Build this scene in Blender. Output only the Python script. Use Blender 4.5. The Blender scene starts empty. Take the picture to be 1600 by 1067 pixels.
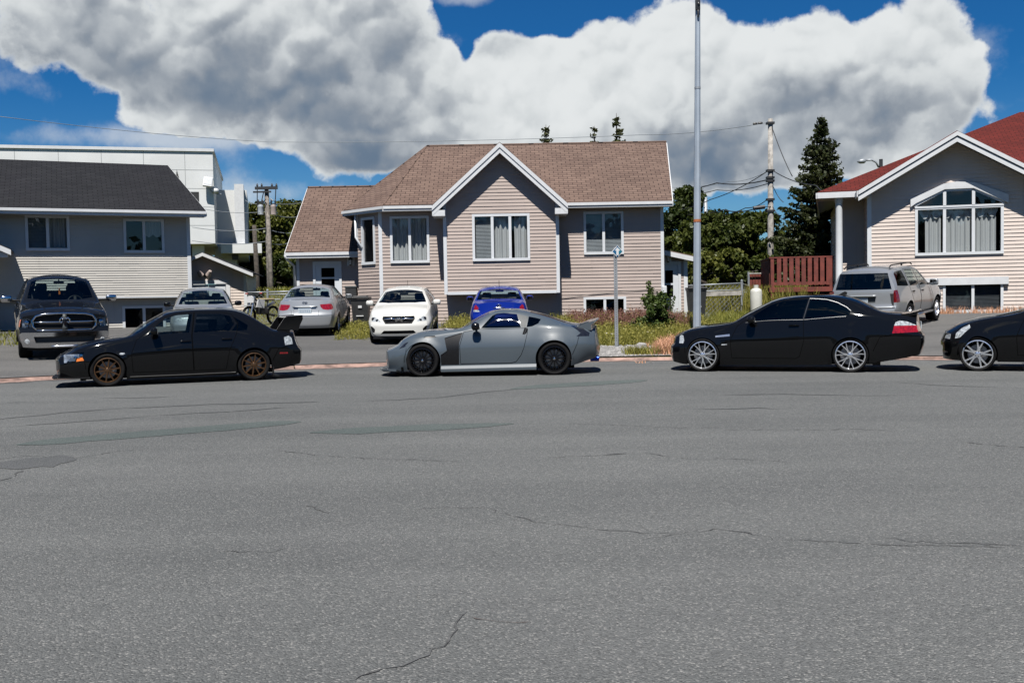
import bpy, bmesh, math, random
import numpy as np
from mathutils import Vector, Matrix
from mathutils.geometry import delaunay_2d_cdt

C = bpy.context.scene.collection
R = math.radians
random.seed(7)
rng = np.random.default_rng(11)

# ------------------------------------------------------------------ camera
FPX, YH, ROLL, HCAM = 1556.0, 469.0, 0.018, 1.46
PITCH = math.atan((533.5 - YH) / FPX)
cam_d = bpy.data.cameras.new('camera')
cam_d.sensor_width = 36.0
cam_d.lens = FPX / 1600.0 * 36.0
cam_d.clip_end = 3000
cam = bpy.data.objects.new('camera', cam_d)
C.objects.link(cam)
cam.location = (0, 0, HCAM)
cam.rotation_mode = 'QUATERNION'
_q = Matrix.Rotation(math.pi / 2 - PITCH, 3, 'X') @ Matrix.Rotation(-ROLL, 3, 'Z')
cam.rotation_quaternion = _q.to_quaternion()
bpy.context.scene.camera = cam


def ray(px, py):
    v = _q @ Vector((px - 800.0, 533.5 - py, -FPX))
    return v / v.y


def at(px, py, Y):
    d = ray(px, py)
    return Vector((d.x * Y, Y, HCAM + d.z * Y))


# ------------------------------------------------------------------ light
SUN_EL, SUN_AZ = R(60), R(187)      # azimuth clockwise from +Y; the sun stands behind the camera, a little left
sunv = Vector((math.sin(SUN_AZ) * math.cos(SUN_EL), math.cos(SUN_AZ) * math.cos(SUN_EL), math.sin(SUN_EL)))
sd = bpy.data.lights.new('sun', 'SUN')
sd.energy = 5.0
sd.angle = R(0.5)
sd.color = (1.0, 0.955, 0.89)
sun = bpy.data.objects.new('sun', sd)
C.objects.link(sun)
sun.location = (-10, -30, 60)
sun.rotation_mode = 'QUATERNION'
sun.rotation_quaternion = sunv.to_track_quat('Z', 'Y')

sc = bpy.context.scene
sc.view_settings.view_transform = 'Standard'
sc.view_settings.look = 'None'
sc.view_settings.exposure = 0.95
sc.view_settings.gamma = 1.0
sc.view_settings.use_curve_mapping = False
try:
    sc.cycles.use_denoising = True
    sc.cycles.max_bounces = 8
    sc.cycles.transparent_max_bounces = 16
    sc.cycles.sample_clamp_indirect = 4.0
    sc.cycles.caustics_reflective = False
    sc.cycles.caustics_refractive = False
except Exception:
    pass

# ------------------------------------------------------------------ sky with clouds
world = bpy.data.worlds.new('World')
sc.world = world
world.use_nodes = True


class NT:
    """small helper to write node graphs as expressions"""
    def __init__(self, tree):
        self.t = tree

    def n(self, kind, **kw):
        nd = self.t.nodes.new(kind)
        for k, v in kw.items():
            setattr(nd, k, v)
        return nd

    def put(self, sock, v):
        if hasattr(v, 'node'):
            self.t.links.new(v, sock)
        else:
            sock.default_value = v

    def m(self, op, a, b=0.0, c=None, clamp=False):
        nd = self.n('ShaderNodeMath', operation=op)
        nd.use_clamp = clamp
        self.put(nd.inputs[0], a)
        self.put(nd.inputs[1], b)
        if c is not None:
            self.put(nd.inputs[2], c)
        return nd.outputs[0]

    def ss(self, x, lo, hi, a=0.0, b=1.0):
        nd = self.n('ShaderNodeMapRange', interpolation_type='SMOOTHSTEP')
        self.put(nd.inputs['Value'], x)
        self.put(nd.inputs['From Min'], lo)
        self.put(nd.inputs['From Max'], hi)
        self.put(nd.inputs['To Min'], a)
        self.put(nd.inputs['To Max'], b)
        return nd.outputs['Result']

    def noise(self, vec, scale, detail=6.0, rough=0.55, dist=0.0, lac=2.0):
        nd = self.n('ShaderNodeTexNoise')
        if vec is not None:
            self.t.links.new(vec, nd.inputs['Vector'])
        nd.inputs['Scale'].default_value = scale
        nd.inputs['Detail'].default_value = detail
        nd.inputs['Roughness'].default_value = rough
        nd.inputs['Distortion'].default_value = dist
        nd.inputs['Lacunarity'].default_value = lac
        return nd.outputs['Fac']

    def mix(self, f, a, b, blend='MIX'):
        nd = self.n('ShaderNodeMix', data_type='RGBA', blend_type=blend)
        self.put(nd.inputs[0], f)
        self.put(nd.inputs[6], a)
        self.put(nd.inputs[7], b)
        return nd.outputs[2]


def c4(c):
    return (c[0], c[1], c[2], 1.0)


def build_world():
    t = world.node_tree
    t.nodes.clear()
    N = NT(t)
    out = N.n('ShaderNodeOutputWorld')
    sky = N.n('ShaderNodeTexSky', sky_type='NISHITA')
    sky.sun_disc = False
    sky.sun_elevation = SUN_EL
    sky.sun_rotation = SUN_AZ
    sky.altitude = 50
    sky.air_density = 1.0
    sky.dust_density = 0.3
    sky.ozone_density = 2.5
    bg1 = N.n('ShaderNodeBackground')
    bg1.inputs['Strength'].default_value = 0.05
    tc = N.n('ShaderNodeTexCoord')
    sep = N.n('ShaderNodeSeparateXYZ')
    t.links.new(tc.outputs['Generated'], sep.inputs[0])
    x, y, z = sep.outputs
    az = N.m('ARCTAN2', x, y)
    el = N.m('ARCSINE', z)
    tint = N.mix(N.ss(el, .03, .22), (0.36, 0.62, 0.84, 1), (0.085, 0.41, 0.74, 1))
    N.put(bg1.inputs['Color'], N.mix(1.0, sky.outputs[0], tint, 'MULTIPLY'))
    # warp of the outlines
    vec = tc.outputs['Generated']

    def blob(b):
        px, py, rx, ry, a = b
        a0 = math.atan((px - 800) / FPX)
        e0 = math.atan((YH - py - (px - 800) * ROLL) / FPX * math.cos(a0))
        sx, sy = rx / FPX, ry / FPX
        dx = N.m('DIVIDE', N.m('SUBTRACT', az, a0), sx)
        dy = N.m('DIVIDE', N.m('SUBTRACT', el, e0), sy)
        d2 = N.m('ADD', N.m('MULTIPLY', dx, dx), N.m('MULTIPLY', dy, dy))
        return N.m('MULTIPLY', N.m('EXPONENT', N.m('MULTIPLY', d2, -1.0)), a)

    def field(bs):
        f = blob(bs[0])
        for b in bs[1:]:
            f = N.m('ADD', f, blob(b))
        return f

    def shifted(v, dz):
        nd = N.n('ShaderNodeVectorMath', operation='ADD')
        t.links.new(v, nd.inputs[0])
        nd.inputs[1].default_value = (-.35 * dz, 0, dz)
        return nd.outputs[0]

    # a wobble keeps the billows from looking like cells
    wob = N.n('ShaderNodeTexNoise')
    t.links.new(vec, wob.inputs['Vector'])
    wob.inputs['Scale'].default_value = 16.0
    wob.inputs['Detail'].default_value = 6.0
    wsub = N.n('ShaderNodeVectorMath', operation='MULTIPLY_ADD')
    t.links.new(wob.outputs['Color'], wsub.inputs[0])
    wsub.inputs[1].default_value = (.075, .075, .075)
    t.links.new(vec, wsub.inputs[2])
    wv = wsub.outputs[0]

    def puffs(v, scale):
        nd = N.n('ShaderNodeTexVoronoi', feature='SMOOTH_F1')
        t.links.new(v, nd.inputs['Vector'])
        nd.inputs['Scale'].default_value = scale
        nd.inputs['Smoothness'].default_value = .35
        return N.m('SUBTRACT', .5, nd.outputs['Distance'])

    big = N.noise(vec, 6.0, 8.0, 0.54)
    fine = N.noise(vec, 22.0, 8.0, 0.60)
    n1 = N.m('SUBTRACT', big, 0.5)
    n2 = N.m('SUBTRACT', fine, 0.5)
    b1, b2 = puffs(wv, 15.0), puffs(wv, 38.0)
    b1u, b2u = puffs(shifted(wv, .022), 15.0), puffs(shifted(wv, .009), 38.0)
    bigu = N.noise(shifted(vec, .045), 6.0, 5.0, 0.54)
    cover = field(CLOUDS)
    calm = N.ss(cover, .75, 1.4, 1.0, .45)
    tiny = N.m('SUBTRACT', N.noise(vec, 70.0, 5.0, 0.62), .5)
    puffy = N.m('ADD', N.m('ADD', N.m('MULTIPLY', b1, .95), N.m('MULTIPLY', tiny, .40)), N.m('MULTIPLY', b2, .50))
    dens = N.m('ADD', N.m('MINIMUM', cover, 1.1), N.m('MULTIPLY', calm, N.m('ADD', N.m('ADD', N.m('MULTIPLY', n1, 1.5), N.m('MULTIPLY', n2, 1.1)), puffy)))
    # broken cloud over the rest of the dome
    rest = N.ss(N.noise(vec, 2.3, 5.0, 0.55), 0.58, 0.74, 0.0, 0.6)
    away = N.ss(N.m('ABSOLUTE', az), 0.55, 0.9)
    up = N.ss(el, 0.36, 0.55)
    dens = N.m('ADD', dens, N.m('MULTIPLY', rest, N.m('MAXIMUM', away, up)))
    mask = N.ss(dens, 0.37, 0.70)
    wisp = N.ss(N.m('ADD', N.m('MULTIPLY', n1, 2.2), N.m('ADD', N.m('MULTIPLY', n2, 1.2), field(WISPS))), 0.20, 1.0, 0.0, 0.65)
    mask = N.m('MAXIMUM', mask, wisp)
    # billows: the side towards the light is pale, the other side grey
    relief = N.m('ADD', N.m('MULTIPLY', N.m('SUBTRACT', bigu, big), 1.15), N.m('ADD', N.m('MULTIPLY', N.m('SUBTRACT', b1u, b1), .55), N.m('MULTIPLY', N.m('SUBTRACT', b2u, b2), .50)))
    dark = N.m('ADD', N.m('MULTIPLY', field(SHADES), .62), N.m('ADD', relief, N.m('ADD', N.m('MULTIPLY', n1, .25), N.m('MULTIPLY', n2, .38))))
    edge = N.ss(dens, 0.42, 1.0)
    dk = N.m('MULTIPLY', N.ss(dark, -.36, 1.05), N.m('ADD', N.m('MULTIPLY', edge, .75), .25))
    ramp = N.n('ShaderNodeValToRGB')
    el_ = ramp.color_ramp.elements
    el_[0].position = 0.0
    el_[0].color = (0.400, 0.414, 0.418, 1)
    el_[1].position = 1.0
    el_[1].color = (0.070, 0.100, 0.142, 1)
    for pos, col in ((0.20, (0.335, 0.352, 0.360, 1)), (0.42, (0.232, 0.250, 0.268, 1)), (0.70, (0.140, 0.160, 0.186, 1))):
        e = el_.new(pos)
        e.color = col
    t.links.new(dk, ramp.inputs[0])
    bg2 = N.n('ShaderNodeBackground')
    t.links.new(ramp.outputs[0], bg2.inputs['Color'])
    bg2.inputs['Strength'].default_value = 1.0
    # no cloud below the horizon
    mask = N.m('MULTIPLY', mask, N.ss(el, -0.01, 0.02))
    mx = N.n('ShaderNodeMixShader')
    t.links.new(mask, mx.inputs[0])
    t.links.new(bg1.outputs[0], mx.inputs[1])
    t.links.new(bg2.outputs[0], mx.inputs[2])
    t.links.new(mx.outputs[0], out.inputs['Surface'])
    world.cycles.sampling_method = 'MANUAL'
    world.cycles.sample_map_resolution = 512


# photo-pixel centre, radii (pixels of view angle), weight
CLOUDS = [
    (300, -10, 330, 95, 1.0), (560, 30, 150, 85, .75), (120, 45, 150, 50, .55), (330, 125, 190, 60, .70), (560, 150, 130, 90, .80), (190, 100, 110, 50, .45),
    (255, 192, 70, 24, .75), (330, 212, 90, 16, .45), (620, 215, 120, 40, .7), (555, 255, 85, 22, .62), (470, 225, 80, 20, .4),
    (820, 165, 150, 85, .95), (720, 210, 160, 70, .60), (800, 90, 50, 30, .45), (690, 130, 60, 50, .4),
    (1010, 140, 180, 105, .95), (900, 120, 90, 45, .4), (1130, 80, 130, 65, .65), (1280, 50, 60, 45, .5), (1420, 70, 95, 70, .9), (1370, 160, 170, 90, .8),
    (1180, 215, 240, 80, .70), (1120, 270, 80, 26, .5), (1020, 230, 180, 80, .5), (1440, 205, 80, 50, .4), (1480, 130, 70, 70, .5),
    (860, 135, 110, 70, .95), (410, 178, 80, 34, .45), (900, 235, 260, 70, .5), (1150, 262, 170, 45, .4), (1310, 255, 140, 40, .4),
    (735, 100, 14, 26, -.6), (880, 20, 120, 38, -.9), (720, 25, 50, 50, -.5), (1230, 20, 40, 30, -.4), (1580, 60, 45, 120, -.7), (30, 165, 120, 36, -.6), (250, 20, 18, 20, -.5), (1345, 5, 20, 22, -.5), (420, 260, 90, 18, -.3),
]
WISPS = [(740, 6, 70, 14, .75), (710, 70, 50, 28, .6), (470, 300, 170, 22, .5), (190, 222, 200, 18, .55), (20, 80, 70, 45, .6), (1530, 175, 80, 22, .45), (1510, 90, 60, 60, .4), (330, 214, 170, 14, .5), (40, 140, 50, 20, .35)]
SHADES = [
    (180, 115, 160, 50, .62), (300, 70, 330, 120, .42), (330, 150, 160, 40, .40), (560, 150, 150, 75, .62), (480, 180, 150, 40, .30), (560, 258, 90, 24, .95), (620, 205, 90, 40, .35),
    (1200, 220, 260, 70, .50), (1300, 150, 160, 45, .32), (1110, 275, 110, 36, .75), (1400, 215, 110, 55, .35), (640, 60, 40, 50, .25),
    (900, 110, 190, 70, -.25), (1010, 60, 130, 50, -.25), (1250, 60, 150, 45, -.25), (780, 170, 120, 60, -.25), (430, 15, 130, 50, -.28), (265, 190, 80, 20, -.5), (1420, 60, 80, 60, -.2),
]
build_world()

# ------------------------------------------------------------------ materials
MATS = {}
ALB = 0.62      # matte surfaces, against the exposure above


def mat(name, base=(0.5, 0.5, 0.5), rough=0.6, metal=0.0, coat=0.0, spec=0.5, var=0.0, vscale=6.0, bump=0.0, bscale=40.0, base2=None, coat_rough=0.03, emit=None):
    if metal < .5 and base[1] > .03:
        base = tuple(v * ALB for v in base)
        base2 = tuple(v * ALB for v in base2) if base2 else None
    m = bpy.data.materials.new(name)
    m.use_nodes = True
    t = m.node_tree
    p = t.nodes['Principled BSDF']
    p.inputs['Base Color'].default_value = c4(base)
    p.inputs['Roughness'].default_value = rough
    p.inputs['Metallic'].default_value = metal
    p.inputs['Coat Weight'].default_value = coat
    p.inputs['Coat Roughness'].default_value = coat_rough
    p.inputs['Specular IOR Level'].default_value = spec
    N = NT(t)
    tc = None
    if var or bump or base2:
        tc = N.n('ShaderNodeTexCoord')
    if var or base2:
        f = N.noise(tc.outputs['Object'], vscale, 5.0, 0.6)
        b2 = base2 or tuple(max(0.0, v * (1 - var)) for v in base)
        b1 = base if base2 else tuple(v * (1 + var * 0.5) for v in base)
        N.put(p.inputs['Base Color'], N.mix(N.ss(f, 0.32, 0.68), c4(b1), c4(b2)))
    if bump:
        f = N.noise(tc.outputs['Object'], bscale, 4.0, 0.6)
        bn = N.n('ShaderNodeBump')
        bn.inputs['Strength'].default_value = bump
        bn.inputs['Distance'].default_value = 0.02
        N.put(bn.inputs['Height'], f)
        N.put(p.inputs['Normal'], bn.outputs[0])
    MATS[name] = m
    return m


def glass_mat(name, tint=(0.6, 0.65, 0.65), refl=1.0):
    """thin pane: see-through with a Fresnel reflection"""
    m = bpy.data.materials.new(name)
    m.use_nodes = True
    t = m.node_tree
    t.nodes.clear()
    N = NT(t)
    out = N.n('ShaderNodeOutputMaterial')
    tr = N.n('ShaderNodeBsdfTransparent')
    tr.inputs[0].default_value = c4(tint)
    gl = N.n('ShaderNodeBsdfGlossy')
    gl.inputs['Roughness'].default_value = 0.015
    fr = N.n('ShaderNodeFresnel')
    fr.inputs[0].default_value = 1.5
    geo = N.n('ShaderNodeNewGeometry')
    fac = N.m('MULTIPLY', fr.outputs[0], refl, clamp=True)
    fac = N.m('MULTIPLY', fac, N.m('SUBTRACT', 1.0, geo.outputs['Backfacing']))
    mx = N.n('ShaderNodeMixShader')
    N.put(mx.inputs[0], fac)
    t.links.new(tr.outputs[0], mx.inputs[1])
    t.links.new(gl.outputs[0], mx.inputs[2])
    t.links.new(mx.outputs[0], out.inputs['Surface'])
    MATS[name] = m
    return m


# ------------------------------------------------------------------ object helpers
def tag(o, label=None, cat=None, group=None, kind=None):
    if label:
        o['label'] = label
    if cat:
        o['category'] = cat
    if group:
        o['group'] = group
    if kind:
        o['kind'] = kind
    return o


def empty(name, loc=(0, 0, 0), rz=0.0):
    o = bpy.data.objects.new(name, None)
    C.objects.link(o)
    o.location = loc
    o.rotation_euler = (0, 0, rz)
    o.empty_display_size = 0.2
    return o


def copy_tree(o, parent=None):
    c = o.copy()
    C.objects.link(c)
    c.parent = parent
    for ch in list(o.children):
        copy_tree(ch, c)
    return c


class MB:
    """collects geometry, builds ONE mesh object"""
    def __init__(self):
        self.v, self.f, self.mi, self.uv, self.mats = [], [], [], [], []

    def slot(self, m):
        m = MATS[m] if isinstance(m, str) else m
        if m not in self.mats:
            self.mats.append(m)
        return self.mats.index(m)

    def poly(self, pts, m, uv=None):
        i = len(self.v)
        self.v += [tuple(p) for p in pts]
        self.f.append(tuple(range(i, i + len(pts))))
        self.mi.append(self.slot(m))
        self.uv.append(uv)

    def mesh(self, vs, fs, m):
        i = len(self.v)
        self.v += [tuple(p) for p in vs]
        k = self.slot(m)
        for f in fs:
            self.f.append(tuple(i + j for j in f))
            self.mi.append(k)
            self.uv.append(None)

    def box(self, a, b, m, M=None, bev=0.0):
        x0, y0, z0 = a
        x1, y1, z1 = b
        x0, x1 = min(x0, x1), max(x0, x1)
        y0, y1 = min(y0, y1), max(y0, y1)
        z0, z1 = min(z0, z1), max(z0, z1)
        if bev > 0:
            bm = bmesh.new()
            bmesh.ops.create_cube(bm, size=1.0)
            for v in bm.verts:
                v.co = Vector(((x0 + x1) / 2 + v.co.x * (x1 - x0), (y0 + y1) / 2 + v.co.y * (y1 - y0), (z0 + z1) / 2 + v.co.z * (z1 - z0)))
            bmesh.ops.bevel(bm, geom=list(bm.edges), offset=bev, segments=2, affect='EDGES', profile=0.5)
            bm.verts.index_update()
            vs = [v.co.copy() for v in bm.verts]
            fs = [[v.index for v in f.verts] for f in bm.faces]
            bm.free()
        else:
            vs = [Vector(p) for p in ((x0, y0, z0), (x1, y0, z0), (x1, y1, z0), (x0, y1, z0), (x0, y0, z1), (x1, y0, z1), (x1, y1, z1), (x0, y1, z1))]
            fs = [(3, 2, 1, 0), (4, 5, 6, 7), (0, 1, 5, 4), (1, 2, 6, 5), (2, 3, 7, 6), (3, 0, 4, 7)]
        if M is not None:
            vs = [M @ v for v in vs]
        self.mesh(vs, fs, m)

    def tube(self, pts, r, m, seg=8, cap=True):
        pts = [Vector(p) for p in pts]
        rs = r if isinstance(r, (list, tuple)) else [r] * len(pts)
        vs, fs = [], []
        up = None
        for i, p in enumerate(pts):
            d = (pts[min(i + 1, len(pts) - 1)] - pts[max(i - 1, 0)]).normalized()
            if up is None:
                up = Vector((0, 0, 1)) if abs(d.z) < 0.9 else Vector((1, 0, 0))
            a = d.cross(up).normalized()
            b = a.cross(d).normalized()
            up = b
            for k in range(seg):
                t = 2 * math.pi * k / seg
                vs.append(p + (a * math.cos(t) + b * math.sin(t)) * rs[i])
        for i in range(len(pts) - 1):
            for k in range(seg):
                k2 = (k + 1) % seg
                fs.append((i * seg + k, i * seg + k2, (i + 1) * seg + k2, (i + 1) * seg + k))
        if cap:
            fs.append(tuple(range(seg - 1, -1, -1)))
            n = (len(pts) - 1) * seg
            fs.append(tuple(range(n, n + seg)))
        self.mesh(vs, fs, m)

    def lathe(self, prof, m, seg=32, M=None, closed=False):
        """profile (radius, height) turned about local Z"""
        vs, fs = [], []
        n = len(prof)
        for k in range(seg):
            t = 2 * math.pi * k / seg
            for r, h in prof:
                v = Vector((r * math.cos(t), r * math.sin(t), h))
                vs.append(M @ v if M is not None else v)
        for k in range(seg):
            k2 = (k + 1) % seg
            for i in range(n if closed else n - 1):
                j = (i + 1) % n
                fs.append((k * n + i, k2 * n + i, k2 * n + j, k * n + j))
        self.mesh(vs, fs, m)

    def prism(self, poly, d, m, M=None):
        """outline in local XY pulled out along local Z from 0 to d"""
        n = len(poly)
        vs = [Vector((p[0], p[1], 0)) for p in poly] + [Vector((p[0], p[1], d)) for p in poly]
        if M is not None:
            vs = [M @ v for v in vs]
        fs = [tuple(range(n - 1, -1, -1)), tuple(range(n, 2 * n))]
        for i in range(n):
            j = (i + 1) % n
            fs.append((i, j, n + j, n + i))
        self.mesh(vs, fs, m)

    def build(self, name, parent=None, smooth=False, loc=None, rz=None, weld=0.0, sharp=None, recalc=True):
        me = bpy.data.meshes.new(name)
        me.from_pydata(self.v, [], self.f)
        for m in self.mats:
            me.materials.append(m)
        me.polygons.foreach_set('material_index', self.mi)
        if any(u is not None for u in self.uv):
            l = me.uv_layers.new(name='UVMap')
            for p, u in zip(me.polygons, self.uv):
                if u is not None:
                    for li, c in zip(p.loop_indices, u):
                        l.data[li].uv = c
        if weld > 0 or recalc:
            bm = bmesh.new()
            bm.from_mesh(me)
            if weld > 0:
                bmesh.ops.remove_doubles(bm, verts=bm.verts, dist=weld)
            if recalc:
                bmesh.ops.recalc_face_normals(bm, faces=bm.faces)
            bm.to_mesh(me)
            bm.free()
        if smooth:
            me.polygons.foreach_set('use_smooth', [True] * len(me.polygons))
            if sharp:
                me.set_sharp_from_angle(angle=R(sharp))
        me.update()
        o = bpy.data.objects.new(name, me)
        C.objects.link(o)
        if parent:
            o.parent = parent
        if loc is not None:
            o.location = loc
        if rz is not None:
            o.rotation_euler = (0, 0, rz)
        return o


def build_pair(mb, name, parent=None, **kw):
    """one object for the pieces on each side of local y = 0"""
    for s in (-1, 1):
        m = MB()
        m.v, m.mats = mb.v, mb.mats
        for f, mi, uv in zip(mb.f, mb.mi, mb.uv):
            if sum(mb.v[i][1] for i in f) * s > 0:
                m.f.append(f)
                m.mi.append(mi)
                m.uv.append(uv)
        used = sorted({i for f in m.f for i in f})
        idx = {i: k for k, i in enumerate(used)}
        m.v = [mb.v[i] for i in used]
        m.f = [tuple(idx[i] for i in f) for f in m.f]
        m.build(name, parent, **kw)


def struct(o):
    o['kind'] = 'structure'
    return o
# ------------------------------------------------------------------ car kit
def pchip(pts):
    X = np.array([p[0] for p in pts], float)
    Y = np.array([p[1] for p in pts], float)
    if len(X) == 1:
        return lambda x: np.full_like(np.asarray(x, float), Y[0])
    h = np.diff(X)
    d = np.diff(Y) / h
    m = np.zeros(len(X))
    m[0], m[-1] = d[0], d[-1]
    for i in range(1, len(X) - 1):
        if d[i - 1] * d[i] > 0:
            w1, w2 = 2 * h[i] + h[i - 1], h[i] + 2 * h[i - 1]
            m[i] = (w1 + w2) / (w1 / d[i - 1] + w2 / d[i])

    def f(x):
        x = np.clip(np.asarray(x, float), X[0], X[-1])
        i = np.clip(np.searchsorted(X, x, side='right') - 1, 0, len(h) - 1)
        t = (x - X[i]) / h[i]
        t2, t3 = t * t, t * t * t
        return (2 * t3 - 3 * t2 + 1) * Y[i] + (t3 - 2 * t2 + t) * h[i] * m[i] + (-2 * t3 + 3 * t2) * Y[i + 1] + (t3 - t2) * h[i] * m[i + 1]
    return f


def in_poly(px, py, poly):
    """vectorised even-odd test"""
    r = np.zeros(len(px), bool)
    n = len(poly)
    for i in range(n):
        x1, y1 = poly[i]
        x2, y2 = poly[(i + 1) % n]
        if y1 == y2:
            continue
        c = ((y1 > py) != (y2 > py)) & (px < (x2 - x1) * (py - y1) / (y2 - y1) + x1)
        r ^= c
    return r


def seg_dist(P, poly):
    d = np.full(len(P), 1e9)
    n = len(poly)
    for i in range(n):
        a = np.array(poly[i])
        b = np.array(poly[(i + 1) % n])
        ab = b - a
        L2 = max(1e-12, (ab ** 2).sum())
        t = np.clip(((P - a) @ ab) / L2, 0, 1)
        q = a + t[:, None] * ab
        d = np.minimum(d, np.sqrt(((P - q) ** 2).sum(1)))
    return d


def densify(poly, step):
    out = []
    n = len(poly)
    for i in range(n):
        a, b = poly[i], poly[(i + 1) % n]
        k = max(1, int(math.hypot(b[0] - a[0], b[1] - a[1]) / step))
        for j in range(k):
            out.append((a[0] + (b[0] - a[0]) * j / k, a[1] + (b[1] - a[1]) * j / k))
    return out


def smooth_poly(poly, it=2):
    """corner cutting: rounds an outline"""
    for _ in range(it):
        o = []
        n = len(poly)
        for i in range(n):
            a, b = poly[i], poly[(i + 1) % n]
            o.append((a[0] * .75 + b[0] * .25, a[1] * .75 + b[1] * .25))
            o.append((a[0] * .25 + b[0] * .75, a[1] * .25 + b[1] * .75))
        poly = o
    return poly


def triangulate(pts, loops, boundary, gap):
    """pts: inner points; boundary and loops: constraint outlines; returns 2-D points and triangles inside the boundary"""
    P = np.array(pts)
    for l in loops:
        P = P[seg_dist(P, l) > gap]
    V = [Vector(p) for p in boundary]
    E = [(i, (i + 1) % len(V)) for i in range(len(V))]
    for l in loops:
        o = len(V)
        V += [Vector(p) for p in l]
        E += [(o + i, o + (i + 1) % len(l)) for i in range(len(l))]
    V += [Vector(p) for p in P]
    v, e, f, _, _, _ = delaunay_2d_cdt(V, E, [], 0, 1e-6)
    v = np.array([(p.x, p.y) for p in v])
    f = np.array([t for t in f if len(t) == 3])
    a, b, c = v[f[:, 0]], v[f[:, 1]], v[f[:, 2]]
    area = (b[:, 0] - a[:, 0]) * (c[:, 1] - a[:, 1]) - (b[:, 1] - a[:, 1]) * (c[:, 0] - a[:, 0])
    f[area < 0] = f[area < 0][:, ::-1]
    f = f[np.abs(area) > 1e-10]
    cen = v[f].mean(1)
    f = f[in_poly(cen[:, 0], cen[:, 1], boundary)]
    return v, f


KS = 0.45      # scale of the section parameter against metres in the flat layout


class CarBody:
    def __init__(s, sp):
        s.sp = sp
        s.L, s.W = sp['L'], sp['W']
        for k in ('zb', 'zsh', 'zr', 'zt', 'wb', 'wm', 'wsh', 'wr'):
            setattr(s, k, pchip(sp[k]))
        s.nose, s.tail = pchip(sp['nose']), pchip(sp['tail'])
        s.Af, s.Ar = sp.get('Af', .22), sp.get('Ar', .18)
        s.Lf, s.Lr = sp.get('Lf', .6), sp.get('Lr', .6)

    def raw(s, x, q):
        zb, zsh, zr, zt = s.zb(x), s.zsh(x), s.zr(x), s.zt(x)
        wb, wm, wsh, wr = s.wb(x), s.wm(x), s.wsh(x), s.wr(x)
        t = np.clip(q, 0, 1)
        tc = s.sp.get('tc', .60)
        wb = wb - .03
        y1 = np.where(t < tc, wb + (wm - wb) * (1 - np.abs(1 - t / tc) ** 1.7), wm - (wm - wsh) * np.abs((t - tc) / (1 - tc)) ** 1.3)
        z1 = zb + (zsh - zb) * t
        u = np.clip(q - 1, 0, 1)
        bul = np.clip((zr - zsh) / .4, 0, 1) * .022
        y2 = wsh + (wr - wsh) * u + bul * 4 * u * (1 - u)
        z2 = zsh + (zr - zsh) * u
        w = np.clip(q - 2, 0, 2)
        y3 = wr * (1 - w)
        z3 = zr + (zt - zr) * (1 - np.abs(1 - w) ** 2.2)
        y = np.where(q <= 1, y1, np.where(q <= 2, y2, y3))
        z = np.where(q <= 1, z1, np.where(q <= 2, z2, z3))
        return y, z

    def sec(s, x, q):
        h = s.sp.get('fillet', .075)
        Y = Z = 0
        for o, w in ((-1, 1), (-.6, 2), (-.3, 3), (0, 3), (.3, 3), (.6, 2), (1, 1)):
            y, z = s.raw(x, np.clip(q + o * h, 0, 4))
            Y = Y + y * w / 15
            Z = Z + z * w / 15
        return Y, Z

    def warp(s, x, y, z):
        e = np.abs(y) / s.W
        ff = np.clip(1 - x / s.Lf, 0, 1) ** 1.6
        fr = np.clip(1 - (s.L - x) / s.Lr, 0, 1) ** 1.6
        nx = x + (s.Af * e ** 2.6 + s.nose(z)) * ff - (s.Ar * e ** 2.6 + s.tail(z)) * fr
        dy = 0
        for cx, cz, r, a, wd in s.sp.get('flares', []):
            d = np.hypot(x - cx, z - cz) - r
            dy = dy + a * np.exp(-(np.clip(d, -.02, 9) / wd) ** 2) * np.clip((np.abs(y) / s.W - .55) / .3, 0, 1)
        return nx - s.L / 2, y + np.sign(y) * dy, z

    def side(s, P):
        x, q = P[:, 0], P[:, 1] / KS
        y, z = s.sec(x, np.clip(q, 0, 3))
        return np.stack(s.warp(x, -y, z), 1)

    def cap(s, P, front):
        x = np.full(len(P), 0.0 if front else s.L)
        return np.stack(s.warp(x, P[:, 0], P[:, 1]), 1)

    def q_of(s, x, z):
        """section parameter on the flank whose height is z"""
        return float(s.q_many(np.array([float(x)]), np.array([float(z)]))[0])

    def q_many(s, x, z):
        lo = np.zeros(len(x))
        hi = np.full(len(x), 2.2)
        for _ in range(18):
            m = (lo + hi) / 2
            up = s.sec(x, m)[1] < z
            lo = np.where(up, m, lo)
            hi = np.where(up, hi, m)
        return (lo + hi) / 2

    def flat(s, poly, kind):
        """side outline given as (x, z) or (x, q) -> layout plane"""
        P = np.array(poly, float)
        q = s.q_many(P[:, 0], P[:, 1]) if kind == 'z' else P[:, 1]
        return [(float(a), float(b) * KS) for a, b in zip(P[:, 0], q)]

    def normal(s, fn, P):
        e = 1e-3
        d1 = fn(P + np.array([e, 0])) - fn(P - np.array([e, 0]))
        d2 = fn(P + np.array([0, e])) - fn(P - np.array([0, e]))
        n = np.cross(d1, d2)
        return n / np.maximum(1e-9, np.linalg.norm(n, axis=1))[:, None]


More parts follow.
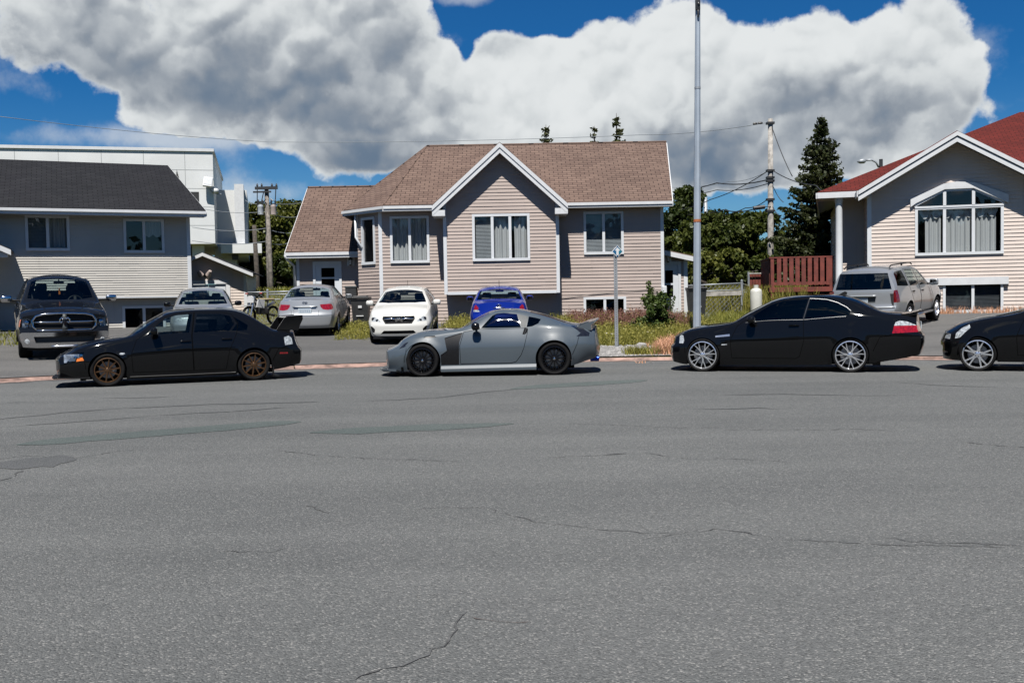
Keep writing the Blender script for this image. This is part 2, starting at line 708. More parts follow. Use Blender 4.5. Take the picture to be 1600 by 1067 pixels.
def mesh_obj(name, parts, parent, smooth=True, weld=1e-4, uvfn=None):
    """parts: list of (verts Nx3, faces, material name)"""
    V, F, MI, mats, o = [], [], [], [], 0
    for v, f, m in parts:
        if m not in mats:
            mats.append(m)
        V += [tuple(p) for p in v]
        F += [tuple(int(i) + o for i in t) for t in f]
        MI += [mats.index(m)] * len(f)
        o += len(v)
    me = bpy.data.meshes.new(name)
    me.from_pydata(V, [], F)
    for m in mats:
        me.materials.append(MATS[m])
    me.polygons.foreach_set('material_index', MI)
    bm = bmesh.new()
    bm.from_mesh(me)
    if weld:
        bmesh.ops.remove_doubles(bm, verts=bm.verts, dist=weld)
    loose = [v for v in bm.verts if not v.link_faces]
    bmesh.ops.delete(bm, geom=loose, context='VERTS')
    bm.to_mesh(me)
    bm.free()
    if smooth:
        me.polygons.foreach_set('use_smooth', [True] * len(me.polygons))
        me.set_sharp_from_angle(angle=R(52))
    ob = bpy.data.objects.new(name, me)
    C.objects.link(ob)
    ob.parent = parent
    return ob


def mirror(part):
    v, f, m = part
    v = np.array(v) * np.array([1, -1, 1])
    return v, [tuple(t[::-1]) for t in f], m


def make_wheel(rad, width, rim_r, style, rim_mat, root, pos, side, tyre_mat='tyre'):
    """side -1: outer face to -Y"""
    Mx = Matrix.Rotation(R(90), 4, 'X')            # lathe axis Z -> -Y
    b = MB()
    b.lathe([(rim_r * .93, .02), (rim_r * .90, -width * .9), (rim_r * .3, -width * .9)], 'wheel_dark', 28, Mx)
    b.lathe([(.02, -.085), (rim_r * .66, -.085), (rim_r * .66, -.105), (.02, -.105)], 'disc', 28, Mx)
    w = b.build('wheel', root, smooth=True, sharp=40)
    t = MB()
    r, h = rad, width
    t.lathe([(rim_r * .98, .0), (rim_r * 1.03, .022), (rim_r + (r - rim_r) * .55, .034), (r * .965, .022), (r * .99, .004), (r, -.025),
             (r, -h + .025), (r * .985, -h), (rim_r, -h)], tyre_mat, 48, Mx)
    ty = t.build('tyre', w, smooth=True, sharp=60)
    k = MB()
    k.lathe([(rim_r * .99, -.005), (rim_r * .995, .020), (rim_r * .935, .024), (rim_r * .905, .008), (rim_r * .90, -.04)], rim_mat, 48, Mx)
    k.lathe([(.0, .012), (rim_r * .13, .010), (rim_r * .20, .002), (rim_r * .24, -.03)], rim_mat, 20, Mx)

    def spoke(a0, r0, a1, r1, w0, w1, d0=.004, d1=.006):
        p0 = Vector((math.cos(a0) * r0, math.sin(a0) * r0, 0))
        p1 = Vector((math.cos(a1) * r1, math.sin(a1) * r1, 0))
        n = (p1 - p0).normalized()
        n = Vector((-n.y, n.x, 0))
        th = .028
        vs = [p0 + n * w0 / 2 + Vector((0, 0, d0 - th)), p0 - n * w0 / 2 + Vector((0, 0, d0 - th)), p1 - n * w1 / 2 + Vector((0, 0, d1 - th)), p1 + n * w1 / 2 + Vector((0, 0, d1 - th)),
              p0 + n * w0 * .32 + Vector((0, 0, d0)), p0 - n * w0 * .32 + Vector((0, 0, d0)), p1 - n * w1 * .32 + Vector((0, 0, d1)), p1 + n * w1 * .32 + Vector((0, 0, d1))]
        vs = [Mx @ v for v in vs]
        k.mesh(vs, [(3, 2, 1, 0), (4, 5, 6, 7), (0, 1, 5, 4), (1, 2, 6, 5), (2, 3, 7, 6), (3, 0, 4, 7)], rim_mat)
    ro = rim_r * .955
    if style == 'ten':
        for i in range(10):
            a = 2 * math.pi * (i + .25) / 10
            spoke(a, rim_r * .14, a, ro, .036, .026)
    elif style == 'csl':
        for i in range(7):
            a = 2 * math.pi * (i + .3) / 7
            spoke(a, rim_r * .14, a, rim_r * .42, .050, .042)
            spoke(a - .02, rim_r * .38, a - .19, ro, .026, .020)
            spoke(a + .02, rim_r * .38, a + .19, ro, .026, .020)
    elif style == 'net':
        for i in range(12):
            a = 2 * math.pi * i / 12
            spoke(a, rim_r * .15, a, rim_r * .62, .03, .022)
            spoke(a, rim_r * .58, a - .15, ro, .020, .016)
            spoke(a, rim_r * .58, a + .15, ro, .020, .016)
        for i in range(12):
            a = 2 * math.pi * (i + .5) / 12
            M2 = Mx @ Matrix.Translation((math.cos(a) * rim_r * .72, math.sin(a) * rim_r * .72, 0))
            k.lathe([(0, .016), (.006, .014), (.008, .004)], 'chrome', 8, M2)
        M2 = Mx
        k.lathe([(0, .022), (.022, .018), (.03, .006)], 'chrome', 16, M2)
    elif style == 'five_v':
        for i in range(5):
            a = 2 * math.pi * (i + .1) / 5
            spoke(a, rim_r * .12, a, rim_r * .34, .075, .07)
            spoke(a - .05, rim_r * .30, a - .21, ro, .042, .032)
            spoke(a + .05, rim_r * .30, a + .21, ro, .042, .032)
    else:
        for i in range(7):
            a = 2 * math.pi * i / 7
            spoke(a, rim_r * .14, a, ro, .055, .045)
    for i in range(5):
        a = 2 * math.pi * i / 5
        M2 = Mx @ Matrix.Translation((math.cos(a) * rim_r * .17, math.sin(a) * rim_r * .17, 0))
        k.lathe([(0, .012), (.009, .010), (.010, -.005)], 'wheel_dark', 6, M2)
    rm = k.build('rim', w, smooth=True, sharp=35)
    w.location = pos
    if side > 0:
        w.rotation_euler = (0, 0, math.pi)
    return w


def make_seat(root, x, y, z, m='seat_cloth', light=None):
    """front seat facing -X (the car's nose)"""
    b = MB()
    b.box((x - .25, y - .25, z), (x + .27, y + .25, z + .17), m, bev=.05)
    Mt = Matrix.Translation((x + .26, y, z + .12)) @ Matrix.Rotation(R(14), 4, 'Y')
    b.box((-.06, -.24, 0), (.07, .24, .56), m, Mt, bev=.05)
    b.box((-.05, -.13, .60), (.05, .13, .80), m, Mt, bev=.045)
    b.box((-.01, -.07, .54), (.01, -.05, .64), 'black_plastic', Mt)
    b.box((-.01, .05, .54), (.01, .07, .64), 'black_plastic', Mt)
    return b.build('seat', root, smooth=True, sharp=50)


def build_car(name, sp, loc, heading, label, cat, group=None):
    """heading: world angle of the car's nose-to-tail axis (local +X runs from nose to tail)"""
    B = CarBody(sp)
    root = empty(name, loc, heading)
    tag(root, label, cat, group)
    paint = sp['paint']
    L, W = B.L, B.W
    wx = sp['wheels']            # (front x, rear x)
    rad = sp['rad']
    # ---------------------------------------------------------- flank, roof and bonnet: one flat layout
    nx = int(L / .042)
    u = np.linspace(0, 1, nx)
    xs = L * (u - .35 * np.sin(2 * np.pi * u) / (2 * np.pi))
    ql = np.concatenate([np.linspace(0, 1, 15), np.linspace(1, 2, 10)[1:], np.linspace(2, 3, 11)[1:]])
    gx, gq = np.meshgrid(xs[1:-1], ql[1:-1])
    inner = np.stack([gx.ravel(), gq.ravel() * KS], 1)
    top = 3 * KS
    bnd = [(x, 0.0) for x in xs] + [(L, q * KS) for q in ql[1:-1]] + [(x, top) for x in xs[::-1]] + [(0.0, q * KS) for q in ql[1:-1][::-1]]
    feats = []
    arch_r = sp.get('arch', rad + .055)
    for cx in wx:
        ar = arch_r if not isinstance(arch_r, (tuple, list)) else arch_r[0 if cx == wx[0] else 1]
        pts = []
        for k in range(49):
            a = math.pi * 1.15 * (k / 48) - .075 * math.pi
            x, z = cx + ar * math.cos(a), rad + ar * math.sin(a)
            if z > float(B.zb(x)) + .01:
                pts.append((x, B.q_of(x, z) * KS))
        pts = [(pts[0][0], -.05)] + pts + [(pts[-1][0], -.05)]
        feats.append(dict(name='arch', flat=pts, drop=True))
    for f in sp['side']:
        f = dict(f)
        p = f['poly']
        if f.get('round', 0):
            p = smooth_poly(densify(p, .12), f['round'])
        p = densify(p, .035)
        f['flat'] = B.flat(p, f.get('in', 'z'))
        feats.append(f)
    clip_top = [[(x, min(y, top)) for x, y in f['flat']] for f in feats]
    v2, tri = triangulate(inner, [l for l in clip_top], bnd, .011)
    cen = v2[tri].mean(1)
    own = np.full(len(tri), -1)
    for i, f in enumerate(feats):
        hit = in_poly(cen[:, 0], cen[:, 1], clip_top[i]) & (own < 0)
        own[hit] = i
    v3 = B.side(v2)
    nrm = B.normal(B.side, v2)
    body_parts = []

    def take(sel, off=0.0):
        t = tri[sel]
        ids, inv = np.unique(t, return_inverse=True)
        inv = inv.reshape(t.shape)
        return v3[ids] + nrm[ids] * off, [tuple(r) for r in inv]

    bv, bf = take(own < 0)
    body_parts += [(bv, bf, paint), mirror((bv, bf, paint))]
    made = {}                     # name -> list of (parts on one side, side, feature)

    def skirt(v, f, off, nn, m):
        """walls between the body's edge and a patch set in by off"""
        ed = {}
        for t in f:
            for a, b in ((t[0], t[1]), (t[1], t[2]), (t[2], t[0])):
                k = (min(a, b), max(a, b))
                ed[k] = None if k in ed else (a, b)
        vs, fs = [], []
        for e in ed.values():
            if e is None:
                continue
            a, b = e
            o = len(vs)
            vs += [v[a], v[b], v[b] + nn[b] * off, v[a] + nn[a] * off]
            fs.append((o + 3, o + 2, o + 1, o) if off > 0 else (o, o + 1, o + 2, o + 3))
        return np.array(vs), fs, m

    for i, f in enumerate(feats):
        if f.get('drop') or not (own == i).any():
            continue
        off = f.get('off', 0.0)
        v0, fc = take(own == i)
        t = tri[own == i]
        ids = np.unique(t)
        nn = nrm[ids]
        parts = [(v0 + nn * off, fc, f['mat'])]
        if off:
            parts.append(skirt(v0, fc, off, nn, f.get('wall', f['mat'])))
        made.setdefault(f['name'], []).append((parts, f))
    # ---------------------------------------------------------- nose and tail faces
    cap_made = {}
    for front in (True, False):
        x0 = 0.0 if front else L
        yq, zq = B.sec(np.full(len(ql), x0), ql)
        half = list(zip(yq, zq))
        outline = [(float(y), float(z)) for y, z in half] + [(-float(y), float(z)) for y, z in half[::-1][1:]]
        # bottom edge
        outline = outline[::-1]
        n_bot = 20
        yb, zb0 = half[0]
        bot = [(-yb + 2 * yb * k / n_bot, float(zb0)) for k in range(1, n_bot)]
        outline = outline + bot[0:0]
        # outline runs from (-y bottom) over the top to (+y bottom); close it along the bottom
        loop = outline
        if abs(loop[0][0] + yb) > 1e-6:
            pass
        closing = [(float(y), float(zb0)) for y in np.linspace(loop[-1][0], loop[0][0], n_bot + 1)[1:-1]]
        loop = loop + closing
        gy, gz = np.meshgrid(np.linspace(-yb * 1.1, yb * 1.1, 46), np.linspace(zb0, zq.max(), 24))
        pts = np.stack([gy.ravel(), gz.ravel()], 1)
        pts = pts[in_poly(pts[:, 0], pts[:, 1], loop)]
        pts = pts[seg_dist(pts, loop) > .012]
        cf = []
        for f in sp['front' if front else 'rear']:
            p = f['poly']
            if f.get('round', 0):
                p = smooth_poly(densify(p, .15), f['round'])
            p = densify(p, .04)
            cf.append((dict(f), p))
            if f.get('pair', False):
                cf.append((dict(f, flip=True), [(-y, z) for y, z in p[::-1]]))
        c2, ct = triangulate(pts, [p for _, p in cf], loop, .010)
        cc = c2[ct].mean(1)
        cown = np.full(len(ct), -1)
        for i, (f, p) in enumerate(cf):
            cown[in_poly(cc[:, 0], cc[:, 1], p) & (cown < 0)] = i
        fn = lambda P: B.cap(P, front)
        c3 = fn(c2)
        cn = B.normal(fn, c2) * (-1 if front else 1)

        def ctake(sel):
            t = ct[sel]
            ids, inv = np.unique(t, return_inverse=True)
            inv = inv.reshape(t.shape)
            fs = [tuple(r[::-1]) if front else tuple(r) for r in inv]
            return c3[ids], fs, cn[ids]
        v0, fs, _ = ctake(cown < 0)
        body_parts.append((v0, fs, paint))
        for i, (f, p) in enumerate(cf):
            if not (cown == i).any():
                continue
            v0, fs, nn = ctake(cown == i)
            off = f.get('off', 0.0)
            parts = [(v0 + nn * off, fs, f['mat'])]
            if off:
                parts.append(skirt(v0, fs, off, nn, f.get('wall', f['mat'])))
            if f['name'] == 'body':
                body_parts += parts
                continue
            key = f['name']
            if f.get('pair'):
                cap_made.setdefault((key, 1 if f.get('flip') else -1), []).extend(parts)
            else:
                cap_made.setdefault((key, 0), []).extend(parts)
    # ---------------------------------------------------------- seams along the doors, trims
    sb = MB()
    for f in feats:
        if f.get('seam'):
            P = np.array(f['flat'] + [f['flat'][0]])
            q3 = B.side(P) - B.normal(B.side, P) * .002
            sb.tube(q3, f.get('seam_r', .006), 'seam', 5, cap=False)
            sb.tube(q3 * np.array([1, -1, 1]), f.get('seam_r', .006), 'seam', 5, cap=False)
    for kind, line, r, m in sp.get('lines', []):
        P = np.array(B.flat(line, kind))
        # resample an open line
        Q = []
        for i in range(len(P) - 1):
            k = max(1, int(np.linalg.norm(P[i + 1] - P[i]) / .04))
            for j in range(k):
                Q.append(P[i] + (P[i + 1] - P[i]) * j / k)
        Q.append(P[-1])
        Q = np.array(Q)
        q3 = B.side(Q) + B.normal(B.side, Q) * .001
        sb.tube(q3, r, m, 6)
        sb.tube(q3 * np.array([1, -1, 1]), r, m, 6)
    if sb.v:
        body_parts += [([v for v in sb.v], [f for f, mi in zip(sb.f, sb.mi) if mi == k], sb.mats[k].name) for k in range(len(sb.mats))]
    body = mesh_obj('body', body_parts, root)
    # ---------------------------------------------------------- patches to objects
    parents = {}
    order = sorted(made, key=lambda k: 0 if k.split('.')[0] == 'door' else 1)
    for nm in order:
        merged = made[nm]
        centre = merged[0][1].get('centre', False)
        if centre:
            ps = []
            for parts, f in merged:
                ps += parts + [mirror(p) for p in parts]
            ps += cap_made.pop((nm, 0), [])
            ob = mesh_obj(nm.split('.')[0], ps, root)
            parents[nm, 0] = ob
            continue
        for sd_ in (-1, 1):
            ps = []
            for parts, f in merged:
                ps += parts if sd_ < 0 else [mirror(p) for p in parts]
            ps += cap_made.pop((nm, sd_), [])
            par = root
            pn = merged[0][1].get('of')
            if pn:
                par = parents[pn, sd_]
            parents[nm, sd_] = mesh_obj(nm.split('.')[0], ps, par)
    for (nm, sd_), ps in cap_made.items():
        parents[nm, sd_] = mesh_obj(nm.split('.')[0], ps, root)
    # ---------------------------------------------------------- underside and wheel wells
    ub = MB()
    zf = float(B.zb(np.array([L / 2]))[0]) if hasattr(B.zb(np.array([L / 2])), '__len__') else float(B.zb(L / 2))
    rw = (rad + .07)
    xs_ = [-L / 2 + .45, wx[0] - L / 2 - rw, wx[0] - L / 2 + rw, wx[1] - L / 2 - rw, wx[1] - L / 2 + rw, L / 2 - .8]
    for i in range(5):
        yy = W * .90 if i % 2 == 0 else W - .34
        if xs_[i + 1] - xs_[i] > .02:
            ub.box((xs_[i], -yy, zf + .02), (xs_[i + 1], yy, zf + .10), 'underbody')
    for cx in wx:
        ar = (arch_r if not isinstance(arch_r, (tuple, list)) else arch_r[0 if cx == wx[0] else 1]) + .012
        for sgn in (-1, 1):
            vs, fs = [], []
            K = 24
            for k in range(K + 1):
                a = math.pi * 1.06 * k / K - .03 * math.pi
                x, z = cx - L / 2 + ar * math.cos(a), rad + ar * math.sin(a)
                vs += [(x, sgn * (W - .045), z), (x, sgn * (W - .40), z)]
            for k in range(K):
                fs.append((2 * k, 2 * k + 1, 2 * k + 3, 2 * k + 2))
            fs.append(tuple(2 * k + 1 for k in range(K + 1)))
            ub.mesh(vs, fs, 'underbody')
    ub.build('underbody', root)
    # ---------------------------------------------------------- wheels
    tr = W - sp.get('tuckin', .05)
    rim_r = sp.get('rim_r', rad * .68)
    made_w = None
    for cx in wx:
        for sgn in (-1, 1):
            p = (cx - L / 2, sgn * tr, rad)
            if made_w is None:
                made_w = make_wheel(rad, sp.get('tyre_w', .22), rim_r, sp.get('rim', 'seven'), sp.get('rim_mat', 'alloy'), root, p, sgn)
            else:
                c = copy_tree(made_w, root)
                c.location = p
                c.rotation_euler = (0, 0, 0 if sgn < 0 else math.pi)
    # ---------------------------------------------------------- inside
    if sp.get('inside', True):
        zi = sp.get('seat_z', .34)
        xf, xr = sp['cabin']
        b = MB()
        b.box((xf - L / 2, -W * .86, zi - .12), (xr - L / 2, W * .86, zi - .06), 'cabin_dark')
        b.box((xf - L / 2 - .02, -W * .84, zi - .1), (xf - L / 2 + .10, W * .84, float(B.zsh(xf)) - .10), 'cabin_dark')
        b.box((xr - L / 2 - .05, -W * .84, zi - .1), (xr - L / 2 + .10, W * .84, float(B.zsh(xr)) - .10), 'cabin_dark')
        b.build('cabin_floor', root)
        d = MB()
        zd = float(B.zsh(xf)) - .05
        d.box((xf - L / 2 + .02, -W * .82, zd - .35), (xf - L / 2 + .55, W * .82, zd), 'cabin_dark', bev=.06)
        d.build('dashboard', root, smooth=True, sharp=50)
        xs1 = sp.get('seat_x', xf + 1.25) - L / 2
        sm = sp.get('seat_mat', 'seat_cloth')
        make_seat(root, xs1, -.37, zi, sm)
        make_seat(root, xs1, .37, zi, sm)
        if sp.get('bench', True):
            b = MB()
            x2 = xs1 + sp.get('bench_dx', .85)
            b.box((x2 - .22, -.62, zi), (x2 + .3, .62, zi + .2), sm, bev=.05)
            Mt = Matrix.Translation((x2 + .28, 0, zi + .15)) @ Matrix.Rotation(R(18), 4, 'Y')
            b.box((-.06, -.62, 0), (.08, .62, .52), sm, Mt, bev=.05)
            for y in (-.38, .38):
                b.box((-.05, y - .13, .53), (.05, y + .13, .68), sm, Mt, bev=.04)
            b.build('rear_bench', root, smooth=True, sharp=50)
        s_ = MB()
        Ms = Matrix.Translation((xs1 - .52, -.37, zi + .46)) @ Matrix.Rotation(R(-64), 4, 'Y')
        s_.lathe([(.17 + .016 * math.cos(a), .016 * math.sin(a)) for a in np.linspace(0, 2 * math.pi, 9)[:-1]], 'black_plastic', 24, Ms, closed=True)
        s_.box((-.16, -.03, -.01), (.16, .03, .01), 'black_plastic', Ms)
        s_.build('steering_wheel', root, smooth=True, sharp=50)
        if sp.get('mirror_in', True):
            m_ = MB()
            xm = sp.get('hdr', xf + .95) - L / 2
            zm = float(B.zt(xm + L / 2)) - .13
            m_.box((xm - .03, -.12, zm - .035), (xm + .03, .12, zm + .035), 'black_plastic', bev=.015)
            m_.box((xm - .01, -.015, zm), (xm + .01, .015, zm + .08), 'black_plastic')
            m_.build('rear_view_mirror', root)
    root['_L'] = L
    return root, B


def surf_pt(B, x, z, off=0.0, side=-1):
    P = np.array([[x, B.q_of(x, z) * KS]])
    p = B.side(P)[0] + B.normal(B.side, P)[0] * off
    return Vector((p[0], p[1] * (1 if side < 0 else -1), p[2]))


def cap_pt(B, y, z, front, off=0.0):
    P = np.array([[y, z]])
    fn = lambda Q: B.cap(Q, front)
    n = B.normal(fn, P)[0] * (-1 if front else 1)
    p = fn(P)[0] + n * off
    return Vector(p)


def side_mirrors(root, B, x, z, size=(.11, .20, .13), m='black_paint', out=.10, sides=(-1, 1), glass_face=True):
    for s in sides:
        p = surf_pt(B, x, z, 0, s)
        b = MB()
        c = Vector((p.x, p.y + s * (out + size[1] / 2), p.z + .05))
        b.box((c.x - size[0] / 2, c.y - size[1] / 2, c.z - size[2] / 2), (c.x + size[0] / 2, c.y + size[1] / 2, c.z + size[2] / 2), m, bev=min(size) * .38)
        b.tube([(p.x, p.y - s * .02, p.z), (c.x, c.y - s * size[1] * .3, c.z - size[2] * .2)], .022, 'black_plastic', 8)
        o = b.build('side_mirror', root, smooth=True, sharp=60)
        if glass_face:
            g = MB()
            x1 = c.x + size[0] / 2 + .002
            g.box((x1 - .004, c.y - size[1] * .38, c.z - size[2] * .36), (x1 + .002, c.y + size[1] * .38, c.z + size[2] * .36), 'mirror_glass')
            g.build('mirror_glass', o)


def handle(root, B, x, z, parents, m, ln=.19, tilt=0.0):
    """door handle on both doors; parents: dict side -> door object"""
    for s in (-1, 1):
        p = surf_pt(B, x, z, .018, s)
        b = MB()
        Mh = Matrix.Translation(p) @ Matrix.Rotation(-tilt, 4, 'Y')
        b.box((-ln / 2, -.014, -.016), (ln / 2, .014, .016), m, Mh, bev=.011)
        b.build('handle', parents.get(s, root), smooth=True, sharp=60)


def plate(root, B, z, front, w=.31, h=.155, off=.006, m='plate', y=0.0):
    p = cap_pt(B, y, z, front, off)
    b = MB()
    sx = -1 if front else 1
    b.box((p.x, p.y - w / 2, p.z - h / 2), (p.x + sx * .012, p.y + w / 2, p.z + h / 2), m)
    for k in range(6):         # worn, unreadable characters in a row
        yy = p.y - w * .36 + k * w * .145
        b.box((p.x + sx * .012, yy - .014, p.z - h * .18), (p.x + sx * .0135, yy + .014, p.z + h * .2), 'plate_ink')
    b.box((p.x + sx * .012, p.y - w * .4, p.z + h * .3), (p.x + sx * .0135, p.y + w * .4, p.z + h * .42), 'plate_band')
    return b.build('licence_plate', root)


def doors_of(root, nm='door'):
    r = {}
    for c in root.children:
        if c.name.split('.')[0] == nm:
            y = sum(v.co.y for v in c.data.vertices) / max(1, len(c.data.vertices))
            r.setdefault(-1 if y < 0 else 1, []).append(c)
    return r
# ------------------------------------------------------------------ car materials
def paint_mat(name, base, metal=0.0, rough=0.35, flake=0.0, spec=.2):
    m = mat(name, base, rough=rough, metal=metal, coat=1.0, coat_rough=0.045, spec=spec)
    if base[1] < .02:
        m.node_tree.nodes['Principled BSDF'].inputs['Coat IOR'].default_value = 1.38
    t = m.node_tree
    p = t.nodes['Principled BSDF']
    N = NT(t)
    tc = N.n('ShaderNodeTexCoord')
    f = N.noise(tc.outputs['Object'], 3.0, 3.0)
    g = N.noise(tc.outputs['Object'], 900.0, 1.0)
    k = N.m('ADD', N.m('MULTIPLY', f, .05), N.m('MULTIPLY', g, flake))
    N.put(p.inputs['Roughness'], N.m('ADD', k, rough - .03))
    N.put(p.inputs['Coat Roughness'], N.m('ADD', N.m('MULTIPLY', N.ss(f, .4, .8), .02), .042))     # a film of road dust
    return m


paint_mat('black_paint', (.0035, .0038, .0045), spec=0.0)
paint_mat('truck_black', (.006, .007, .009), spec=0.0)
paint_mat('navy_black', (.004, .006, .011), spec=0.0)
paint_mat('grey_paint', (.078, .099, .118), rough=.4)
paint_mat('silver_paint', (.27, .285, .30), metal=.6, rough=.38, flake=.05)
paint_mat('silver_blue', (.42, .44, .46), metal=.45, rough=.38, flake=.05)
paint_mat('white_paint', (.74, .74, .70), rough=.4)
paint_mat('blue_paint', (.001, .014, .19), metal=.3, rough=.35, flake=.04)
mat('carbon', (.008, .0085, .0095), rough=.35, spec=.25, var=.4, vscale=60)
mat('tyre', (.007, .007, .0075), rough=.8, spec=.12, var=.3, vscale=20, bump=.15, bscale=60)
mat('wheel_dark', (.004, .004, .005), rough=.6, spec=.15)
mat('disc', (.25, .25, .26), rough=.35, metal=.9, var=.3, vscale=14)
mat('alloy', (.78, .79, .81), rough=.26, metal=.9, var=.12, vscale=20)
mat('alloy_dull', (.42, .43, .45), rough=.35, metal=.8, var=.12, vscale=20)
mat('bronze', (.17, .095, .05), rough=.32, metal=.85, var=.15, vscale=20)
mat('rim_black', (.004, .004, .005), rough=.2, spec=.35)
mat('chrome', (.55, .56, .58), rough=.10, metal=1.0, var=.04, vscale=20)
mat('chrome_bright', (.80, .81, .83), rough=.14, metal=1.0)
glass_mat('mid_glass', (.34, .38, .40))
mat('brushed', (.55, .56, .58), rough=.3, metal=1.0, var=.1, vscale=30)
mat('black_plastic', (.009, .009, .010), rough=.5, spec=.2, var=.3, vscale=30)
mat('grey_plastic', (.05, .06, .065), rough=.6, var=.25, vscale=30)
mat('seam', (.003, .003, .003), rough=.95, spec=0.0)
mat('trim_grey', (.09, .093, .097), rough=.35, metal=.6)
mat('underbody', (.003, .003, .003), rough=.95, spec=0.0)
mat('cabin_dark', (.016, .016, .018), rough=.85, var=.3, vscale=12)
mat('seat_cloth', (.022, .022, .026), rough=.9, var=.3, vscale=40)
mat('seat_grey', (.30, .30, .29), rough=.9, var=.2, vscale=40)
mat('plate', (.62, .70, .76), rough=.4, var=.12, vscale=30)
mat('plate_ink', (.30, .38, .48), rough=.5)
mat('plate_band', (.42, .52, .66), rough=.5)
mat('red_lens', (.22, .004, .007), rough=.12, coat=1.0, var=.45, vscale=26)
mat('dark_red_lens', (.12, .004, .006), rough=.12, coat=1.0, var=.5, vscale=30)
mat('clear_lens', (.48, .52, .55), rough=.12, coat=1.0, var=.5, vscale=24)
mat('smoke_lens', (.012, .012, .014), rough=.10, coat=1.0, var=.4, vscale=20)
mat('amber_lens', (.75, .20, .02), rough=.15, coat=1.0, var=.3, vscale=30)
mat('lamp_bowl', (.40, .47, .58), rough=.3, metal=.6, var=.6, vscale=16)
mat('mirror_glass', (.55, .58, .60), rough=.03, metal=1.0)
mat('blue_steel', (.012, .03, .22), rough=.2, metal=.9)
glass_mat('car_glass', (.62, .70, .70))
glass_mat('tint_glass', (.10, .11, .12))
glass_mat('dark_glass', (.035, .038, .042))
glass_mat('lamp_glass', (.80, .84, .88))


def scl(pts, sx=1.0, sz=1.0):
    return [(x * sx, z * sz) for x, z in pts]


